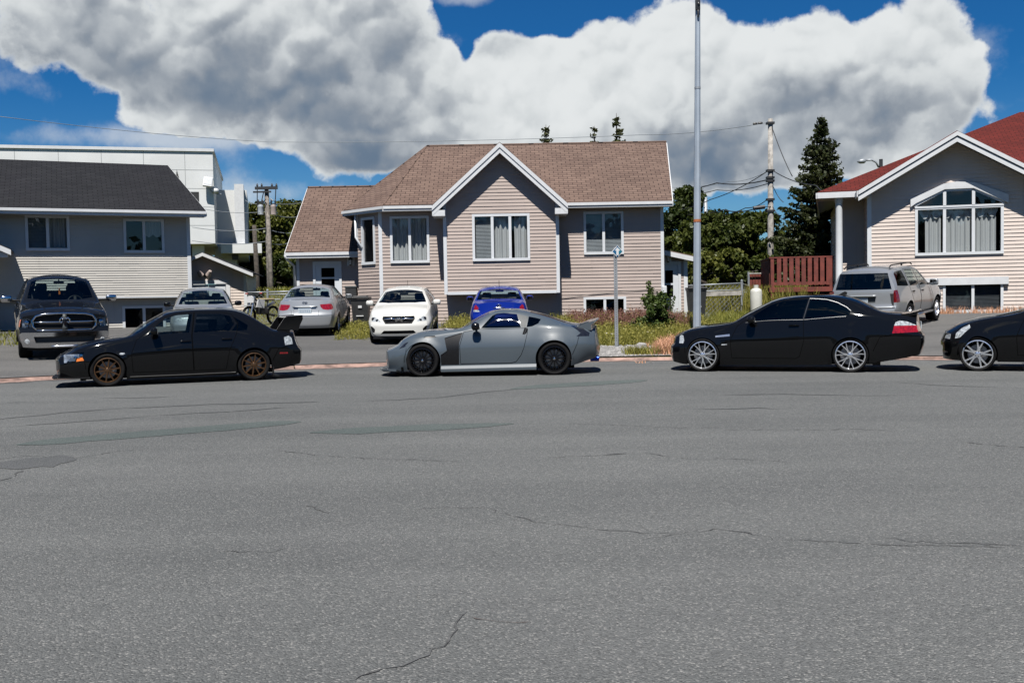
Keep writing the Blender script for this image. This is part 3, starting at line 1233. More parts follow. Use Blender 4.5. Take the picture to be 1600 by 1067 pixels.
# ------------------------------------------------------------------ black sedan with the tall wing
def spec_sedan_wing():
    return dict(
        L=4.55, W=.885, paint='black_paint', wheels=(.92, 3.545), rad=.308, arch=.332, rim_r=.232, rim='ten', rim_mat='bronze', tyre_w=.235,
        zb=[(0, .20), (.5, .15), (.9, .12), (1.3, .11), (3.1, .11), (3.6, .15), (4.1, .20), (4.55, .27)],
        zsh=[(0, .57), (.15, .62), (.4, .70), (.8, .79), (1.2, .85), (1.6, .90), (2.4, .945), (3.4, .95), (3.9, .93), (4.2, .91), (4.55, .87)],
        zr=[(0, .585), (.15, .645), (.4, .74), (.8, .83), (1.2, .885), (1.45, .95), (1.7, 1.13), (1.95, 1.285), (2.2, 1.35), (2.6, 1.37), (3.0, 1.37), (3.25, 1.335), (3.5, 1.24), (3.8, 1.06), (3.98, .965), (4.2, .945), (4.55, .90)],
        zt=[(0, .60), (.15, .665), (.43, .776), (.78, .86), (1.14, .907), (1.23, .915), (1.5, 1.10), (1.88, 1.314), (2.0, 1.37), (2.25, 1.405), (2.62, 1.418), (3.0, 1.415), (3.27, 1.39), (3.43, 1.335), (3.92, 1.015), (4.0, .985), (4.2, .975), (4.55, .93)],
        wb=[(0, .66), (.3, .80), (.6, .83), (3.9, .83), (4.3, .78), (4.55, .66)],
        wm=[(0, .72), (.25, .83), (.6, .885), (1.6, .875), (2.5, .875), (3.3, .885), (4.0, .87), (4.3, .83), (4.55, .72)],
        wsh=[(0, .64), (.3, .75), (.8, .80), (1.4, .80), (2.5, .815), (3.5, .80), (4.2, .74), (4.55, .64)],
        wr=[(0, .53), (.3, .63), (.8, .70), (1.2, .72), (1.45, .71), (1.95, .60), (2.4, .575), (3.0, .575), (3.4, .58), (3.9, .62), (4.2, .65), (4.55, .56)],
        nose=[(.2, .03), (.35, 0), (.5, 0), (.57, .05), (.62, .11)], tail=[(.2, .10), (.35, .01), (.55, 0), (.62, .05), (.9, .15)], Af=.20, Ar=.17,
        flares=[(.92, .308, .332, .014, .05), (3.545, .308, .332, .016, .05)],
        side=[
            dict(name='side_window.a', of='door.a', poly=[(1.62, .935), (1.78, 1.09), (1.95, 1.225), (2.15, 1.285), (2.44, 1.305), (2.37, .96)], mat='car_glass'),
            dict(name='side_window.b', of='door.b', poly=[(2.53, 1.305), (2.95, 1.295), (3.13, 1.255), (3.21, 1.11), (3.10, .967), (2.46, .96)], mat='tint_glass'),
            dict(name='quarter_window', poly=[(3.185, 1.245), (3.30, 1.175), (3.46, 1.07), (3.43, .975), (3.15, .97), (3.26, 1.11)], mat='dark_glass'),
            dict(name='door.a', seam=True, poly=[(1.36, .25), (1.34, .60), (1.44, .86), (1.62, .965), (1.95, 1.255), (2.16, 1.315), (2.475, 1.335), (2.41, .90), (2.43, .24)], mat='black_paint'),
            dict(name='door.b', seam=True, poly=[(2.487, 1.335), (3.0, 1.325), (3.17, 1.285), (3.27, 1.12), (3.24, .92), (3.10, .62), (3.02, .24), (2.443, .24), (2.423, .90)], mat='black_paint'),
            dict(name='amber_lamp', poly=[(.35, .485), (.37, .535), (.49, .56), (.52, .50)], mat='amber_lens'),
            dict(name='headlight', poly=[(.12, .525), (.20, .575), (.36, .64), (.52, .65), (.51, .57), (.36, .54), (.33, .50), (.2, .49)], mat='lamp_glass', off=0.0),
            dict(name='taillight', poly=[(4.19, .815), (4.36, .845), (4.45, .80), (4.45, .68), (4.20, .665)], mat='clear_lens'),
            dict(name='marker_lamp', poly=[(4.04, .50), (4.05, .53), (4.24, .525), (4.24, .497)], mat='red_lens'),
            dict(name='turn_lamp', poly=[(1.13, .60), (1.15, .62), (1.22, .62), (1.23, .60), (1.20, .585), (1.15, .585)], mat='clear_lens'),
            dict(name='windshield', centre=True, **{'in': 'q'}, poly=[(1.25, 3.2), (1.30, 2.5), (1.43, 2.10), (1.96, 2.10), (1.95, 3.2)], mat='car_glass'),
            dict(name='rear_window', centre=True, **{'in': 'q'}, poly=[(3.36, 3.2), (3.36, 2.12), (3.84, 2.12), (3.90, 2.5), (3.92, 3.2)], mat='tint_glass'),
        ],
        front=[dict(name='grille', poly=[(-.46, .26), (-.36, .44), (.36, .44), (.46, .26)], mat='black_plastic', off=-.04)],
        rear=[],
        lines=[('z', [(1.30, .165), (2.2, .165), (3.2, .175)], .011, 'black_plastic'), ('z', [(.55, .34), (.53, .50)], .005, 'seam'), ('z', [(3.90, .38), (4.02, .60), (4.2, .64)], .005, 'seam'),
               ('z', [(1.35, .60), (2.4, .64), (3.2, .66)], .005, 'seam')],
        cabin=(1.25, 3.75), seat_x=2.42, seat_z=.28, hdr=2.02, tyre_mat='tyre')


def black_sedan(loc, hd):
    sp = spec_sedan_wing()
    root, B = build_car('sedan', sp, loc, hd, 'glossy black sedan with a tall rear wing and bronze spoked wheels, parked at the kerb', 'car', 'cars parked along the kerb')
    h = sp['L'] / 2
    w = MB()
    for s in (-1, 1):
        w.prism([(4.02 - h, .965), (4.17 - h, 1.185), (4.22 - h, 1.222), (4.53 - h, 1.243), (4.535 - h, 1.16), (4.48 - h, 1.05), (4.44 - h, .94)], .035, 'black_paint',
                Matrix(((1, 0, 0, 0), (0, 0, -1, s * .60 + .0175), (0, 1, 0, 0), (0, 0, 0, 1))))
    w.prism([(4.19 - h, 1.195), (4.24 - h, 1.218), (4.50 - h, 1.232), (4.535 - h, 1.222), (4.40 - h, 1.195), (4.27 - h, 1.183)], 1.163, 'black_paint', Matrix(((1, 0, 0, 0), (0, 0, -1, .5815), (0, 1, 0, 0), (0, 0, 0, 1))))
    w.build('spoiler', root)
    lip = MB()
    lip.prism([(-h + .0, -.70), (-h + .62, -.86), (-h + .62, .86), (-h + .0, .70), (-h - .05, .4), (-h - .05, -.4)], .025, 'black_plastic', Matrix.Translation((0, 0, .17)))
    lip.build('front_lip', root)
    side_mirrors(root, B, 1.74, .955, (.13, .20, .13), 'black_paint', .06)
    d = doors_of(root)
    for s in (-1, 1):
        ds = sorted(d[s], key=lambda o: sum(v.co.x for v in o.data.vertices) / len(o.data.vertices))
        handle(root, B, 2.30, .80, {s: ds[0]}, 'black_paint') if s < 0 else None
        handle(root, B, 3.05, .82, {s: ds[1]}, 'black_paint') if s < 0 else None
    bz = MB()
    for s in (-1, 1):
        for i, (x, z) in enumerate(((.30, .57), (.43, .60))):
            p = surf_pt(B, x, z, -.045, s)
            bz.lathe([(0, .02), (.035, .015), (.045, -.02)], 'chrome', 14, Matrix.Translation(p) @ Matrix.Rotation(R(90 if s < 0 else -90), 4, 'X'))
        p = surf_pt(B, .32, .57, -.075, s)
        bz.box((p.x - .22, p.y - .03, p.z - .07), (p.x + .2, p.y + .03, p.z + .08), 'lamp_bowl')
    build_pair(bz, 'lamp_bowl', root, smooth=True, sharp=40)
    fl = MB()
    for s in (-1, 1):
        fl.box((3.9 - h, s * .80 - .06, .06), (3.92 - h, s * .80 + .06, .26), 'black_plastic')
    build_pair(fl, 'mud_flap', root)
    return root


# ------------------------------------------------------------------ grey two-seat coupe
def spec_grey():
    k = .12
    return dict(
        L=4.36, W=.93, paint='grey_paint', wheels=(.88, 3.44), rad=.318, arch=(.352, .362), rim_r=.245, rim='net', rim_mat='rim_black', tyre_w=.27, tuckin=.035,
        zb=[(0, .13), (.5, .10), (1.3, .09), (3.1, .105), (3.9, .18), (4.36, .30)],
        zsh=[(0, .49), (.2, .59), (.5, .70), (.9, .775), (1.3, .82), (1.7, .872), (2.0, .893), (2.5, .90), (2.85, .915), (3.2, .965), (3.5, .955), (3.8, .91), (4.1, .86), (4.36, .80)],
        zr=[(0, .505), (.2, .63), (.5, .765), (.9, .855), (1.3, .89), (1.6, .915), (1.85, 1.0), (2.08, 1.14), (2.3, 1.225), (2.6, 1.25), (2.85, 1.22), (3.1, 1.165), (3.4, 1.075), (3.7, .98), (3.9, .945), (4.1, .92), (4.36, .87)],
        zt=[(0, .52), (.15, .60), (.30, .70), (.58, .82), (.91, .895), (1.23, .917), (1.49, .91), (1.82, 1.08), (2.08, 1.214), (2.21, 1.26), (2.47, 1.297), (2.7, 1.29), (2.99, 1.24), (3.34, 1.144), (3.66, 1.03), (3.82, .99), (4.05, .965), (4.36, .93)],
        wb=[(0, .60), (.4, .80), (1.3, .85), (3.0, .87), (3.9, .82), (4.36, .60)],
        wm=[(0, .68), (.3, .82), (.7, .895), (1.4, .875), (2.4, .865), (3.0, .90), (3.4, .925), (3.9, .89), (4.2, .81), (4.36, .68)],
        wsh=[(0, .60), (.3, .72), (.8, .80), (1.3, .79), (1.8, .765), (2.6, .745), (3.0, .765), (3.4, .80), (3.8, .77), (4.2, .69), (4.36, .58)],
        wr=[(0, .48), (.4, .60), (.9, .67), (1.4, .71), (1.7, .695), (2.1, .59), (2.5, .545), (2.9, .535), (3.3, .53), (3.7, .56), (4.0, .58), (4.36, .50)],
        nose=[(.1, .05), (.16, .07), (.36, .05), (.50, .06), (.56, .13), (.62, .20)], tail=[(.2, .12), (.35, .02), (.5, 0), (.7, .03), (.95, .07)], Af=.30, Ar=.26, Lf=.75, Lr=.75, tc=.58, crease=0.0,
        flares=[(.88, .318, .352, .022, .07), (3.44, .318, .362, .03, .09)],
        side=[
            dict(name='side_window', poly=[(2.02, .925), (2.08, .995), (2.24, 1.165), (2.33, 1.20), (2.46, 1.212), (2.72, 1.185), (2.80, .928)], mat='mid_glass'),
            dict(name='quarter_window', poly=[(2.955, 1.135), (3.08, 1.11), (3.19, 1.08), (3.14, 1.0), (3.02, .945), (2.91, .932)], mat='dark_glass'),
            dict(name='pillar_trim', poly=[(2.73, 1.184), (2.945, 1.138), (2.90, .931), (2.81, .928)], mat='grey_plastic'),
            dict(name='fender_vent', poly=[(1.31, .745), (1.40, .775), (1.665, .848), (1.60, .66), (1.59, .225), (1.245, .225), (1.235, .42), (1.36, .50)], mat='carbon', off=-.012),
            dict(name='bonnet_vent', poly=[(.90, .755), (.93, .785), (1.12, .795), (1.145, .765), (1.0, .748)], mat='carbon', off=-.01),
            dict(name='door', seam=True, poly=[(1.62, .245), (1.61, .60), (1.685, .86), (1.98, .905), (2.87, .912), (2.93, .84), (2.86, .55), (2.80, .40), (2.70, .27), (2.60, .245)], mat='grey_paint'),
            dict(name='headlight', poly=[(.25, .545), (.34, .62), (.43, .655), (.56, .685), (.50, .64), (.44, .61), (.48, .60), (.40, .575)], mat='smoke_lens'),
            dict(name='taillight', poly=[(3.78, .945), (3.93, .94), (4.10, .885), (4.26, .80), (4.25, .735), (3.93, .738), (4.04, .80), (3.95, .86)], mat='smoke_lens'),
            dict(name='windshield', centre=True, **{'in': 'q'}, poly=[(1.52, 3.2), (1.56, 2.5), (1.72, 2.10), (2.16, 2.10), (2.14, 3.2)], mat='car_glass'),
            dict(name='rear_window', centre=True, **{'in': 'q'}, poly=[(2.98, 3.2), (2.98, 2.14), (3.66, 2.14), (3.72, 3.2)], mat='dark_glass'),
        ],
        front=[dict(name='grille', poly=[(-.40, .18), (-.46, .34), (.46, .34), (.40, .18)], mat='black_plastic', off=-.05, round=1)],
        rear=[dict(name='rear_diffuser', poly=[(-.42, .24), (-.46, .40), (.46, .40), (.42, .24)], mat='carbon', off=-.01)],
        lines=[('z', [(.52, .30), (.50, .56)], .004, 'seam'), ('z', [(3.82, .40), (3.95, .60), (4.0, .735)], .004, 'seam')], cabin=(1.5, 3.0), seat_x=2.52, seat_z=.24, bench=False, hdr=2.2)


def grey_coupe(loc, hd):
    sp = spec_grey()
    root, B = build_car('coupe', sp, loc, hd, 'flat grey two-door coupe with black wheels and a black vent behind the front wheel', 'car', 'cars parked along the kerb')
    h = sp['L'] / 2
    Mt = Matrix(((1, 0, 0, 0), (0, 0, -1, 0), (0, 1, 0, 0), (0, 0, 0, 1)))
    # ducktail: lofted blade
    vs, fs = [], []
    n = 17
    for i in range(n):
        y = -.66 + 1.32 * i / (n - 1)
        e = abs(y) / .66
        dx = -.10 * e ** 2.4
        dz = -.05 * e ** 2.0
        for x, z in ((3.86, .955), (4.02, .985), (4.18, 1.045), (4.335, 1.082), (4.345, 1.068), (4.26, .99), (4.27, .90), (3.90, .90)):
            vs.append((x - h + dx, y, z + dz))
    for i in range(n - 1):
        for j in range(8):
            k = (j + 1) % 8
            fs.append((i * 8 + j, i * 8 + k, (i + 1) * 8 + k, (i + 1) * 8 + j))
    fs += [tuple(range(7, -1, -1)), tuple(range((n - 1) * 8, n * 8))]
    b = MB()
    b.mesh(vs, fs, 'grey_paint')
    b.build('spoiler', root, smooth=True, sharp=35)
    b = MB()
    out = [(-h + .36, -.86), (-h + .20, -.78), (-h + .02, -.56), (-h - .06, -.30), (-h - .07, 0)]
    out = out + [(x, -y) for x, y in out[::-1][1:]]
    b.prism(out, .035, 'grey_paint', Matrix.Translation((0, 0, .115)))
    b.prism([(x + .03, y * .98) for x, y in out], .02, 'carbon', Matrix.Translation((0, 0, .095)))
    b.build('front_lip', root)
    for s in (-1, 1):
        b = MB()
        pr = [(.84, .10), (.905, .085), (.925, .10), (.925, .15), (.885, .205), (.85, .21)]
        n = 12
        vs, fs = [], []
        for i in range(n):
            t = i / (n - 1)
            x = 1.24 + (3.09 - 1.24) * t - h
            for y, z in pr:
                vs.append((x, s * (y + .012 * t), z + .02 * t))
        m = len(pr)
        for i in range(n - 1):
            for j in range(m):
                k = (j + 1) % m
                fs.append((i * m + j, i * m + k, (i + 1) * m + k, (i + 1) * m + j))
        fs += [tuple(range(m)), tuple(range((n - 1) * m, n * m))]
        b.mesh(vs, fs, 'grey_paint')
        b.build('side_skirt', root, smooth=True, sharp=35)
    d = doors_of(root)
    for s in (-1, 1):
        p = surf_pt(B, 2.885, .845, .012, s)
        b = MB()
        Mh = Matrix.Translation(p) @ Matrix.Rotation(R(18), 4, 'Y')
        b.box((-.035, -.010, -.075), (.035, .010, .075), 'black_plastic', Mh, bev=.009)
        b.box((-.005, s * .010, -.06), (.012, s * .018, .055), 'trim_grey', Mh, bev=.004)
        b.build('handle', d[s][0])
    side_mirrors(root, B, 1.93, .915, (.16, .17, .15), 'rim_black', .10)
    b = MB()
    for s in (-1, 1):
        b.lathe([(.035, 0), (.052, .0), (.056, .02), (.055, .17), (.045, .175), (.042, .02)], 'blue_steel', 18,
                Matrix.Translation((h - .215, s * .48, .285)) @ Matrix.Rotation(R(90), 4, 'Y'))
    build_pair(b, 'exhaust', root, smooth=True, sharp=40)
    b = MB()
    p = surf_pt(B, .98, .54, .012)
    return root


# ------------------------------------------------------------------ black two-door with silver multi-spoke wheels
def spec_black_coupe():
    return dict(
        L=4.86, W=.89, paint='black_paint', wheels=(.80, 3.53), rad=.322, arch=.338, rim_r=.272, rim='csl', rim_mat='alloy', tyre_w=.25, tuckin=.035,
        zb=[(0, .17), (.4, .13), (1.2, .11), (3.2, .12), (3.9, .16), (4.3, .22), (4.86, .30)],
        zsh=[(0, .64), (.25, .71), (.6, .79), (1.0, .85), (1.4, .91), (1.8, .935), (2.7, .985), (3.5, 1.035), (3.9, 1.045), (4.3, 1.01), (4.86, .95)],
        zr=[(0, .66), (.25, .745), (.6, .83), (1.0, .885), (1.35, .94), (1.6, 1.06), (1.9, 1.22), (2.1, 1.32), (2.35, 1.385), (2.8, 1.42), (3.1, 1.415), (3.4, 1.375), (3.7, 1.275), (3.95, 1.165), (4.15, 1.09), (4.86, 1.03)],
        zt=[(0, .68), (.2, .755), (.38, .80), (.6, .86), (.9, .91), (1.22, .94), (1.30, .95), (1.57, 1.117), (1.92, 1.295), (2.09, 1.373), (2.32, 1.431), (2.76, 1.465), (3.09, 1.466), (3.38, 1.446), (3.60, 1.39), (3.85, 1.28), (4.08, 1.155), (4.2, 1.125), (4.86, 1.09)],
        wb=[(0, .66), (.3, .80), (.6, .83), (3.9, .83), (4.3, .78), (4.86, .66)],
        wm=[(0, .72), (.25, .83), (.6, .88), (1.6, .87), (2.6, .87), (3.4, .89), (4.0, .87), (4.3, .83), (4.86, .74)],
        wsh=[(0, .64), (.3, .75), (.8, .80), (1.4, .80), (2.5, .805), (3.5, .80), (4.2, .74), (4.86, .65)],
        wr=[(0, .53), (.3, .63), (.8, .70), (1.3, .72), (1.6, .68), (2.0, .60), (2.4, .575), (3.0, .57), (3.4, .575), (3.9, .62), (4.2, .65), (4.86, .57)],
        nose=[(.15, .12), (.3, .08), (.48, .07), (.53, .12), (.70, .16)], tail=[(.2, .14), (.40, .04), (.58, 0), (.68, 0), (.74, .05), (1.1, .12)], Af=.22, Ar=.17,
        flares=[(.80, .322, .338, .018, .06), (3.53, .322, .338, .02, .06)],
        side=[
            dict(name='side_window.a', of='door', poly=[(1.62, .955), (1.75, 1.07), (1.95, 1.20), (2.08, 1.275), (2.32, 1.35), (2.77, 1.375), (2.665, 1.0)], mat='dark_glass'),
            dict(name='quarter_window', poly=[(2.82, 1.375), (3.1, 1.352), (3.3, 1.29), (3.46, 1.205), (3.54, 1.13), (3.51, 1.065), (2.72, 1.005)], mat='dark_glass'),
            dict(name='door', seam=True, poly=[(1.36, .27), (1.33, .60), (1.46, .88), (1.60, .975), (1.95, 1.235), (2.10, 1.31), (2.33, 1.375), (2.795, 1.395), (2.69, .98), (2.70, .60), (2.62, .30), (2.55, .26)], mat='black_paint'),
            dict(name='headlight', poly=[(.16, .555), (.17, .69), (.25, .715), (.33, .70), (.37, .60), (.33, .55)], mat='clear_lens'),
            dict(name='fender_grille', poly=[(1.05, .668), (1.05, .702), (1.32, .733), (1.325, .688)], mat='brushed', off=-.004),
            dict(name='marker_lamp', poly=[(1.165, .515), (1.17, .535), (1.27, .54), (1.275, .52)], mat='clear_lens'),
            dict(name='taillight_top', poly=[(4.30, .865), (4.33, .925), (4.42, .955), (4.60, .935), (4.86, .865)], mat='clear_lens'),
            dict(name='taillight', poly=[(4.26, .725), (4.30, .862), (4.86, .862), (4.86, .745)], mat='red_lens'),
            dict(name='windshield', centre=True, **{'in': 'q'}, poly=[(1.32, 3.2), (1.37, 2.5), (1.50, 2.10), (2.06, 2.10), (2.04, 3.2)], mat='tint_glass'),
            dict(name='rear_window', centre=True, **{'in': 'q'}, poly=[(3.42, 3.2), (3.43, 2.14), (3.96, 2.14), (4.02, 2.5), (4.04, 3.2)], mat='dark_glass'),
        ],
        front=[dict(name='grille', poly=[(-.20, .56), (-.20, .66), (.20, .66), (.20, .56)], mat='black_plastic', off=-.03)],
        rear=[dict(name='taillight', pair=True, poly=[(-.80, .745), (-.80, .862), (-.52, .862), (-.42, .76)], mat='red_lens'),
              dict(name='taillight_top', pair=True, poly=[(-.80, .865), (-.76, .935), (-.58, .935), (-.52, .865)], mat='clear_lens')],
        lines=[('z', [(2.80, 1.388), (3.1, 1.365), (3.31, 1.302), (3.47, 1.215), (3.545, 1.145)], .007, 'trim_grey'), ('z', [(2.69, .99), (2.80, 1.385)], .007, 'trim_grey'),
               ('z', [(1.62, .945), (2.69, .99), (3.46, 1.045)], .004, 'trim_grey'),
               ('z', [(.42, .36), (.40, .52)], .005, 'seam'), ('z', [(3.93, .40), (4.05, .66), (4.25, .70)], .005, 'seam'), ('z', [(1.15, .60), (2.6, .63)], .005, 'seam')],
        cabin=(1.3, 3.85), seat_x=2.45, seat_z=.30, hdr=2.12)


def black_coupe(loc, hd):
    sp = spec_black_coupe()
    root, B = build_car('coupe', sp, loc, hd, 'low black two-door coupe with dark windows and silver multi-spoke wheels', 'car', 'cars parked along the kerb')
    h = sp['L'] / 2
    b = MB()
    vs, fs = [], []
    n = 15
    for i in range(n):
        y = -.62 + 1.24 * i / (n - 1)
        e = abs(y) / .62
        for x, z in ((4.48, 1.105), (4.64, 1.125), (4.79, 1.165), (4.80, 1.15), (4.72, 1.08), (4.50, 1.06)):
            vs.append((x - h - .06 * e ** 2.5, y, z - .035 * e ** 2))
    for i in range(n - 1):
        for j in range(6):
            k = (j + 1) % 6
            fs.append((i * 6 + j, i * 6 + k, (i + 1) * 6 + k, (i + 1) * 6 + j))
    fs += [tuple(range(5, -1, -1)), tuple(range((n - 1) * 6, n * 6))]
    b.mesh(vs, fs, 'black_paint')
    b.build('spoiler', root, smooth=True, sharp=35)
    b = MB()
    b.prism([(-.10, 0), (.06, 0), (.075, .055), (.03, .075), (-.02, .05)], .05, 'black_plastic', Matrix(((1, 0, 0, 3.40 - h), (0, 0, -1, .025), (0, 1, 0, 1.440), (0, 0, 0, 1))))
    b.build('antenna', root)
    side_mirrors(root, B, 1.74, .96, (.15, .19, .13), 'black_paint', .07)
    d = doors_of(root)
    for s in (-1, 1):
        handle(root, B, 2.52, .88, {s: d[s][0]}, 'black_paint')
    plate(root, B, .84, False)
    b = MB()
    for s in (-1, 1):
        for q in (0, 1):
            b.lathe([(.026, 0), (.036, .0), (.038, .15), (.03, .155), (.028, .02)], 'chrome', 14, Matrix.Translation((h - .30, s * (.46 + .09 * q), .33)) @ Matrix.Rotation(R(90), 4, 'Y'))
    build_pair(b, 'exhaust', root, smooth=True, sharp=40)
    return root


# ------------------------------------------------------------------ generic four-door and five-door shapes
def spec_generic(L, W, H, paint, kind='sedan', **kw):
    sx, sz, sw = L / 4.5, H / 1.48, W / .885
    P = lambda pts: scl(pts, sx, sz)
    Q = lambda pts: scl(pts, sx, sw)
    if kind == 'sedan':
        zt = [(0, .76), (.3, .86), (.9, .98), (1.12, 1.02), (1.5, 1.2), (1.95, 1.41), (2.3, 1.47), (2.7, 1.48), (3.1, 1.46), (3.4, 1.38), (3.9, 1.15), (4.02, 1.12), (4.5, 1.08)]
        zr = [(0, .74), (.3, .83), (.9, .94), (1.25, .98), (1.5, 1.08), (1.9, 1.30), (2.2, 1.38), (2.8, 1.405), (3.2, 1.37), (3.6, 1.22), (3.9, 1.10), (4.2, 1.06), (4.5, 1.03)]
        zsh = [(0, .72), (.3, .80), (.9, .90), (1.4, .95), (2.5, .98), (3.6, 1.02), (4.1, 1.02), (4.5, .99)]
        wr = [(0, .62), (.3, .68), (.9, .72), (1.25, .74), (1.5, .71), (1.95, .60), (2.4, .58), (3.0, .59), (3.4, .625), (3.9, .70), (4.5, .66)]
        rear_q = [(3.30, 3.2), (3.33, 2.06), (3.85, 2.05), (3.90, 2.5), (3.92, 3.2)]
        winb = [(2.52, 1.355), (2.95, 1.335), (3.18, 1.275), (3.38, 1.16), (3.26, 1.035), (2.48, 1.005)]
        doorb = [(2.47, 1.38), (3.0, 1.365), (3.22, 1.30), (3.44, 1.16), (3.32, .98), (3.12, .64), (3.04, .30), (2.445, .29), (2.43, .95)]
        tail = [(.2, .10), (.35, .01), (.60, 0), (.72, .05), (1.08, .14)]
        wbr = .66
    else:
        zt = [(0, .80), (.25, .88), (.7, .98), (1.05, 1.04), (1.15, 1.06), (1.5, 1.22), (1.95, 1.40), (2.3, 1.465), (2.7, 1.48), (3.4, 1.46), (3.9, 1.40), (4.2, 1.32), (4.5, 1.26)]
        zr = [(0, .78), (.25, .85), (.7, .94), (1.2, 1.0), (1.5, 1.10), (1.9, 1.30), (2.2, 1.375), (2.8, 1.40), (3.4, 1.38), (3.9, 1.30), (4.2, 1.22), (4.5, 1.18)]
        zsh = [(0, .76), (.25, .82), (.7, .90), (1.4, .96), (2.5, .99), (3.6, 1.03), (4.1, 1.03), (4.5, .96)]
        wr = [(0, .64), (.3, .70), (.7, .74), (1.2, .755), (1.5, .72), (1.95, .605), (2.4, .575), (3.4, .58), (4.0, .58), (4.5, .56)]
        rear_q = None
        winb = [(2.52, 1.355), (2.95, 1.345), (3.35, 1.32), (3.60, 1.25), (3.40, 1.04), (2.48, 1.01)]
        doorb = [(2.47, 1.38), (3.0, 1.37), (3.38, 1.345), (3.64, 1.25), (3.46, 1.0), (3.12, .64), (3.04, .30), (2.445, .29), (2.43, .95)]
        tail = [(.2, .10), (.35, .01), (.60, 0), (.95, .04), (1.30, .30)]
        wbr = .66
    side = [
        dict(name='side_window.a', of='door.a', poly=P([(1.60, .99), (1.78, 1.14), (1.98, 1.27), (2.15, 1.325), (2.42, 1.355), (2.38, 1.0)]), mat=kw.get('glass', 'car_glass')),
        dict(name='side_window.b', of='door.b', poly=P(winb), mat=kw.get('glass', 'car_glass')),
        dict(name='door.a', seam=True, poly=P([(1.36, .30), (1.34, .64), (1.46, .93), (1.62, 1.03), (1.97, 1.30), (2.15, 1.355), (2.455, 1.38), (2.415, .95), (2.43, .29)]), mat=paint),
        dict(name='door.b', seam=True, poly=P(doorb), mat=paint),
        dict(name='windshield', centre=True, **{'in': 'q'}, poly=[(x * sx, q) for x, q in [(1.17, 3.2), (1.22, 2.5), (1.38, 2.08), (1.96, 2.10), (1.95, 3.2)]], mat='car_glass'),
    ]
    if rear_q:
        side.append(dict(name='rear_window', centre=True, **{'in': 'q'}, poly=[(x * sx, q) for x, q in rear_q], mat=kw.get('rear_glass', 'car_glass')))
    sp = dict(
        L=L, W=W, paint=paint, wheels=(.90 * sx, 3.56 * sx), rad=.315, arch=.355, rim_r=.21, rim='seven', rim_mat='alloy_dull', tyre_w=.205, tuckin=.045,
        zb=P([(0, .22), (.5, .20), (1.2, .18), (3.2, .19), (4.0, .21), (4.5, .25)]),
        zsh=P(zsh), zr=P(zr), zt=P(zt),
        wb=Q([(0, .70), (.3, .80), (.6, .82), (3.9, .82), (4.3, .79), (4.5, .70)]),
        wm=Q([(0, .78), (.2, .84), (.6, .885), (1.6, .88), (2.6, .88), (3.5, .885), (4.0, .875), (4.3, .84), (4.5, .78)]),
        wsh=Q([(0, .70), (.3, .77), (.8, .81), (1.4, .815), (2.5, .82), (3.5, .81), (4.2, .775), (4.5, .71)]),
        wr=Q(wr),
        nose=[(.2, .05), (.35, 0), (.50, 0), (.62, .04), (.80, .12)], tail=tail, Af=.24, Ar=.20, Lf=.6, Lr=.6 if kind == 'sedan' else .8,
        flares=[(.90 * sx, .315, .355, .008, .05), (3.56 * sx, .315, .355, .008, .05)],
        side=side, front=[], rear=[], lines=[], cabin=(1.2 * sx, (3.7 if kind == 'sedan' else 4.2) * sx), seat_x=2.40 * sx, seat_z=.36, hdr=1.98 * sx)
    sp.update({k: v for k, v in kw.items() if k not in ('glass', 'rear_glass')})
    return sp


def front_lamp(root, B, pts, name='lamp_bowl'):
    """reflector and projector behind a clear headlight, both sides"""
    b = MB()
    for s in (-1, 1):
        for y, z, r, back in pts:
            p = cap_pt(B, s * y, z, True, -back)
            b.lathe([(0, .03), (r * .6, .024), (r, .0), (r * 1.05, -.03)], 'chrome', 16, Matrix.Translation(p) @ Matrix.Rotation(R(-90), 4, 'Y'))
    build_pair(b, name, root, smooth=True, sharp=40)


def oval_emblem(root, p, nx, w, h, bars, m='chrome', name='emblem'):
    """ring with inner strokes, standing in the car's YZ plane, facing nx"""
    b = MB()
    ring = [(p.x + nx * .004, p.y + math.cos(a) * w / 2, p.z + math.sin(a) * h / 2) for a in np.linspace(0, 2 * math.pi, 21)]
    b.tube(ring, .007, m, 6, cap=False)
    for (y0, z0, y1, z1) in bars:
        b.tube([(p.x + nx * .005, p.y + y0 * w / 2, p.z + z0 * h / 2), (p.x + nx * .005, p.y + y1 * w / 2, p.z + z1 * h / 2)], .006, m, 6)
    return b.build(name, root, smooth=True)


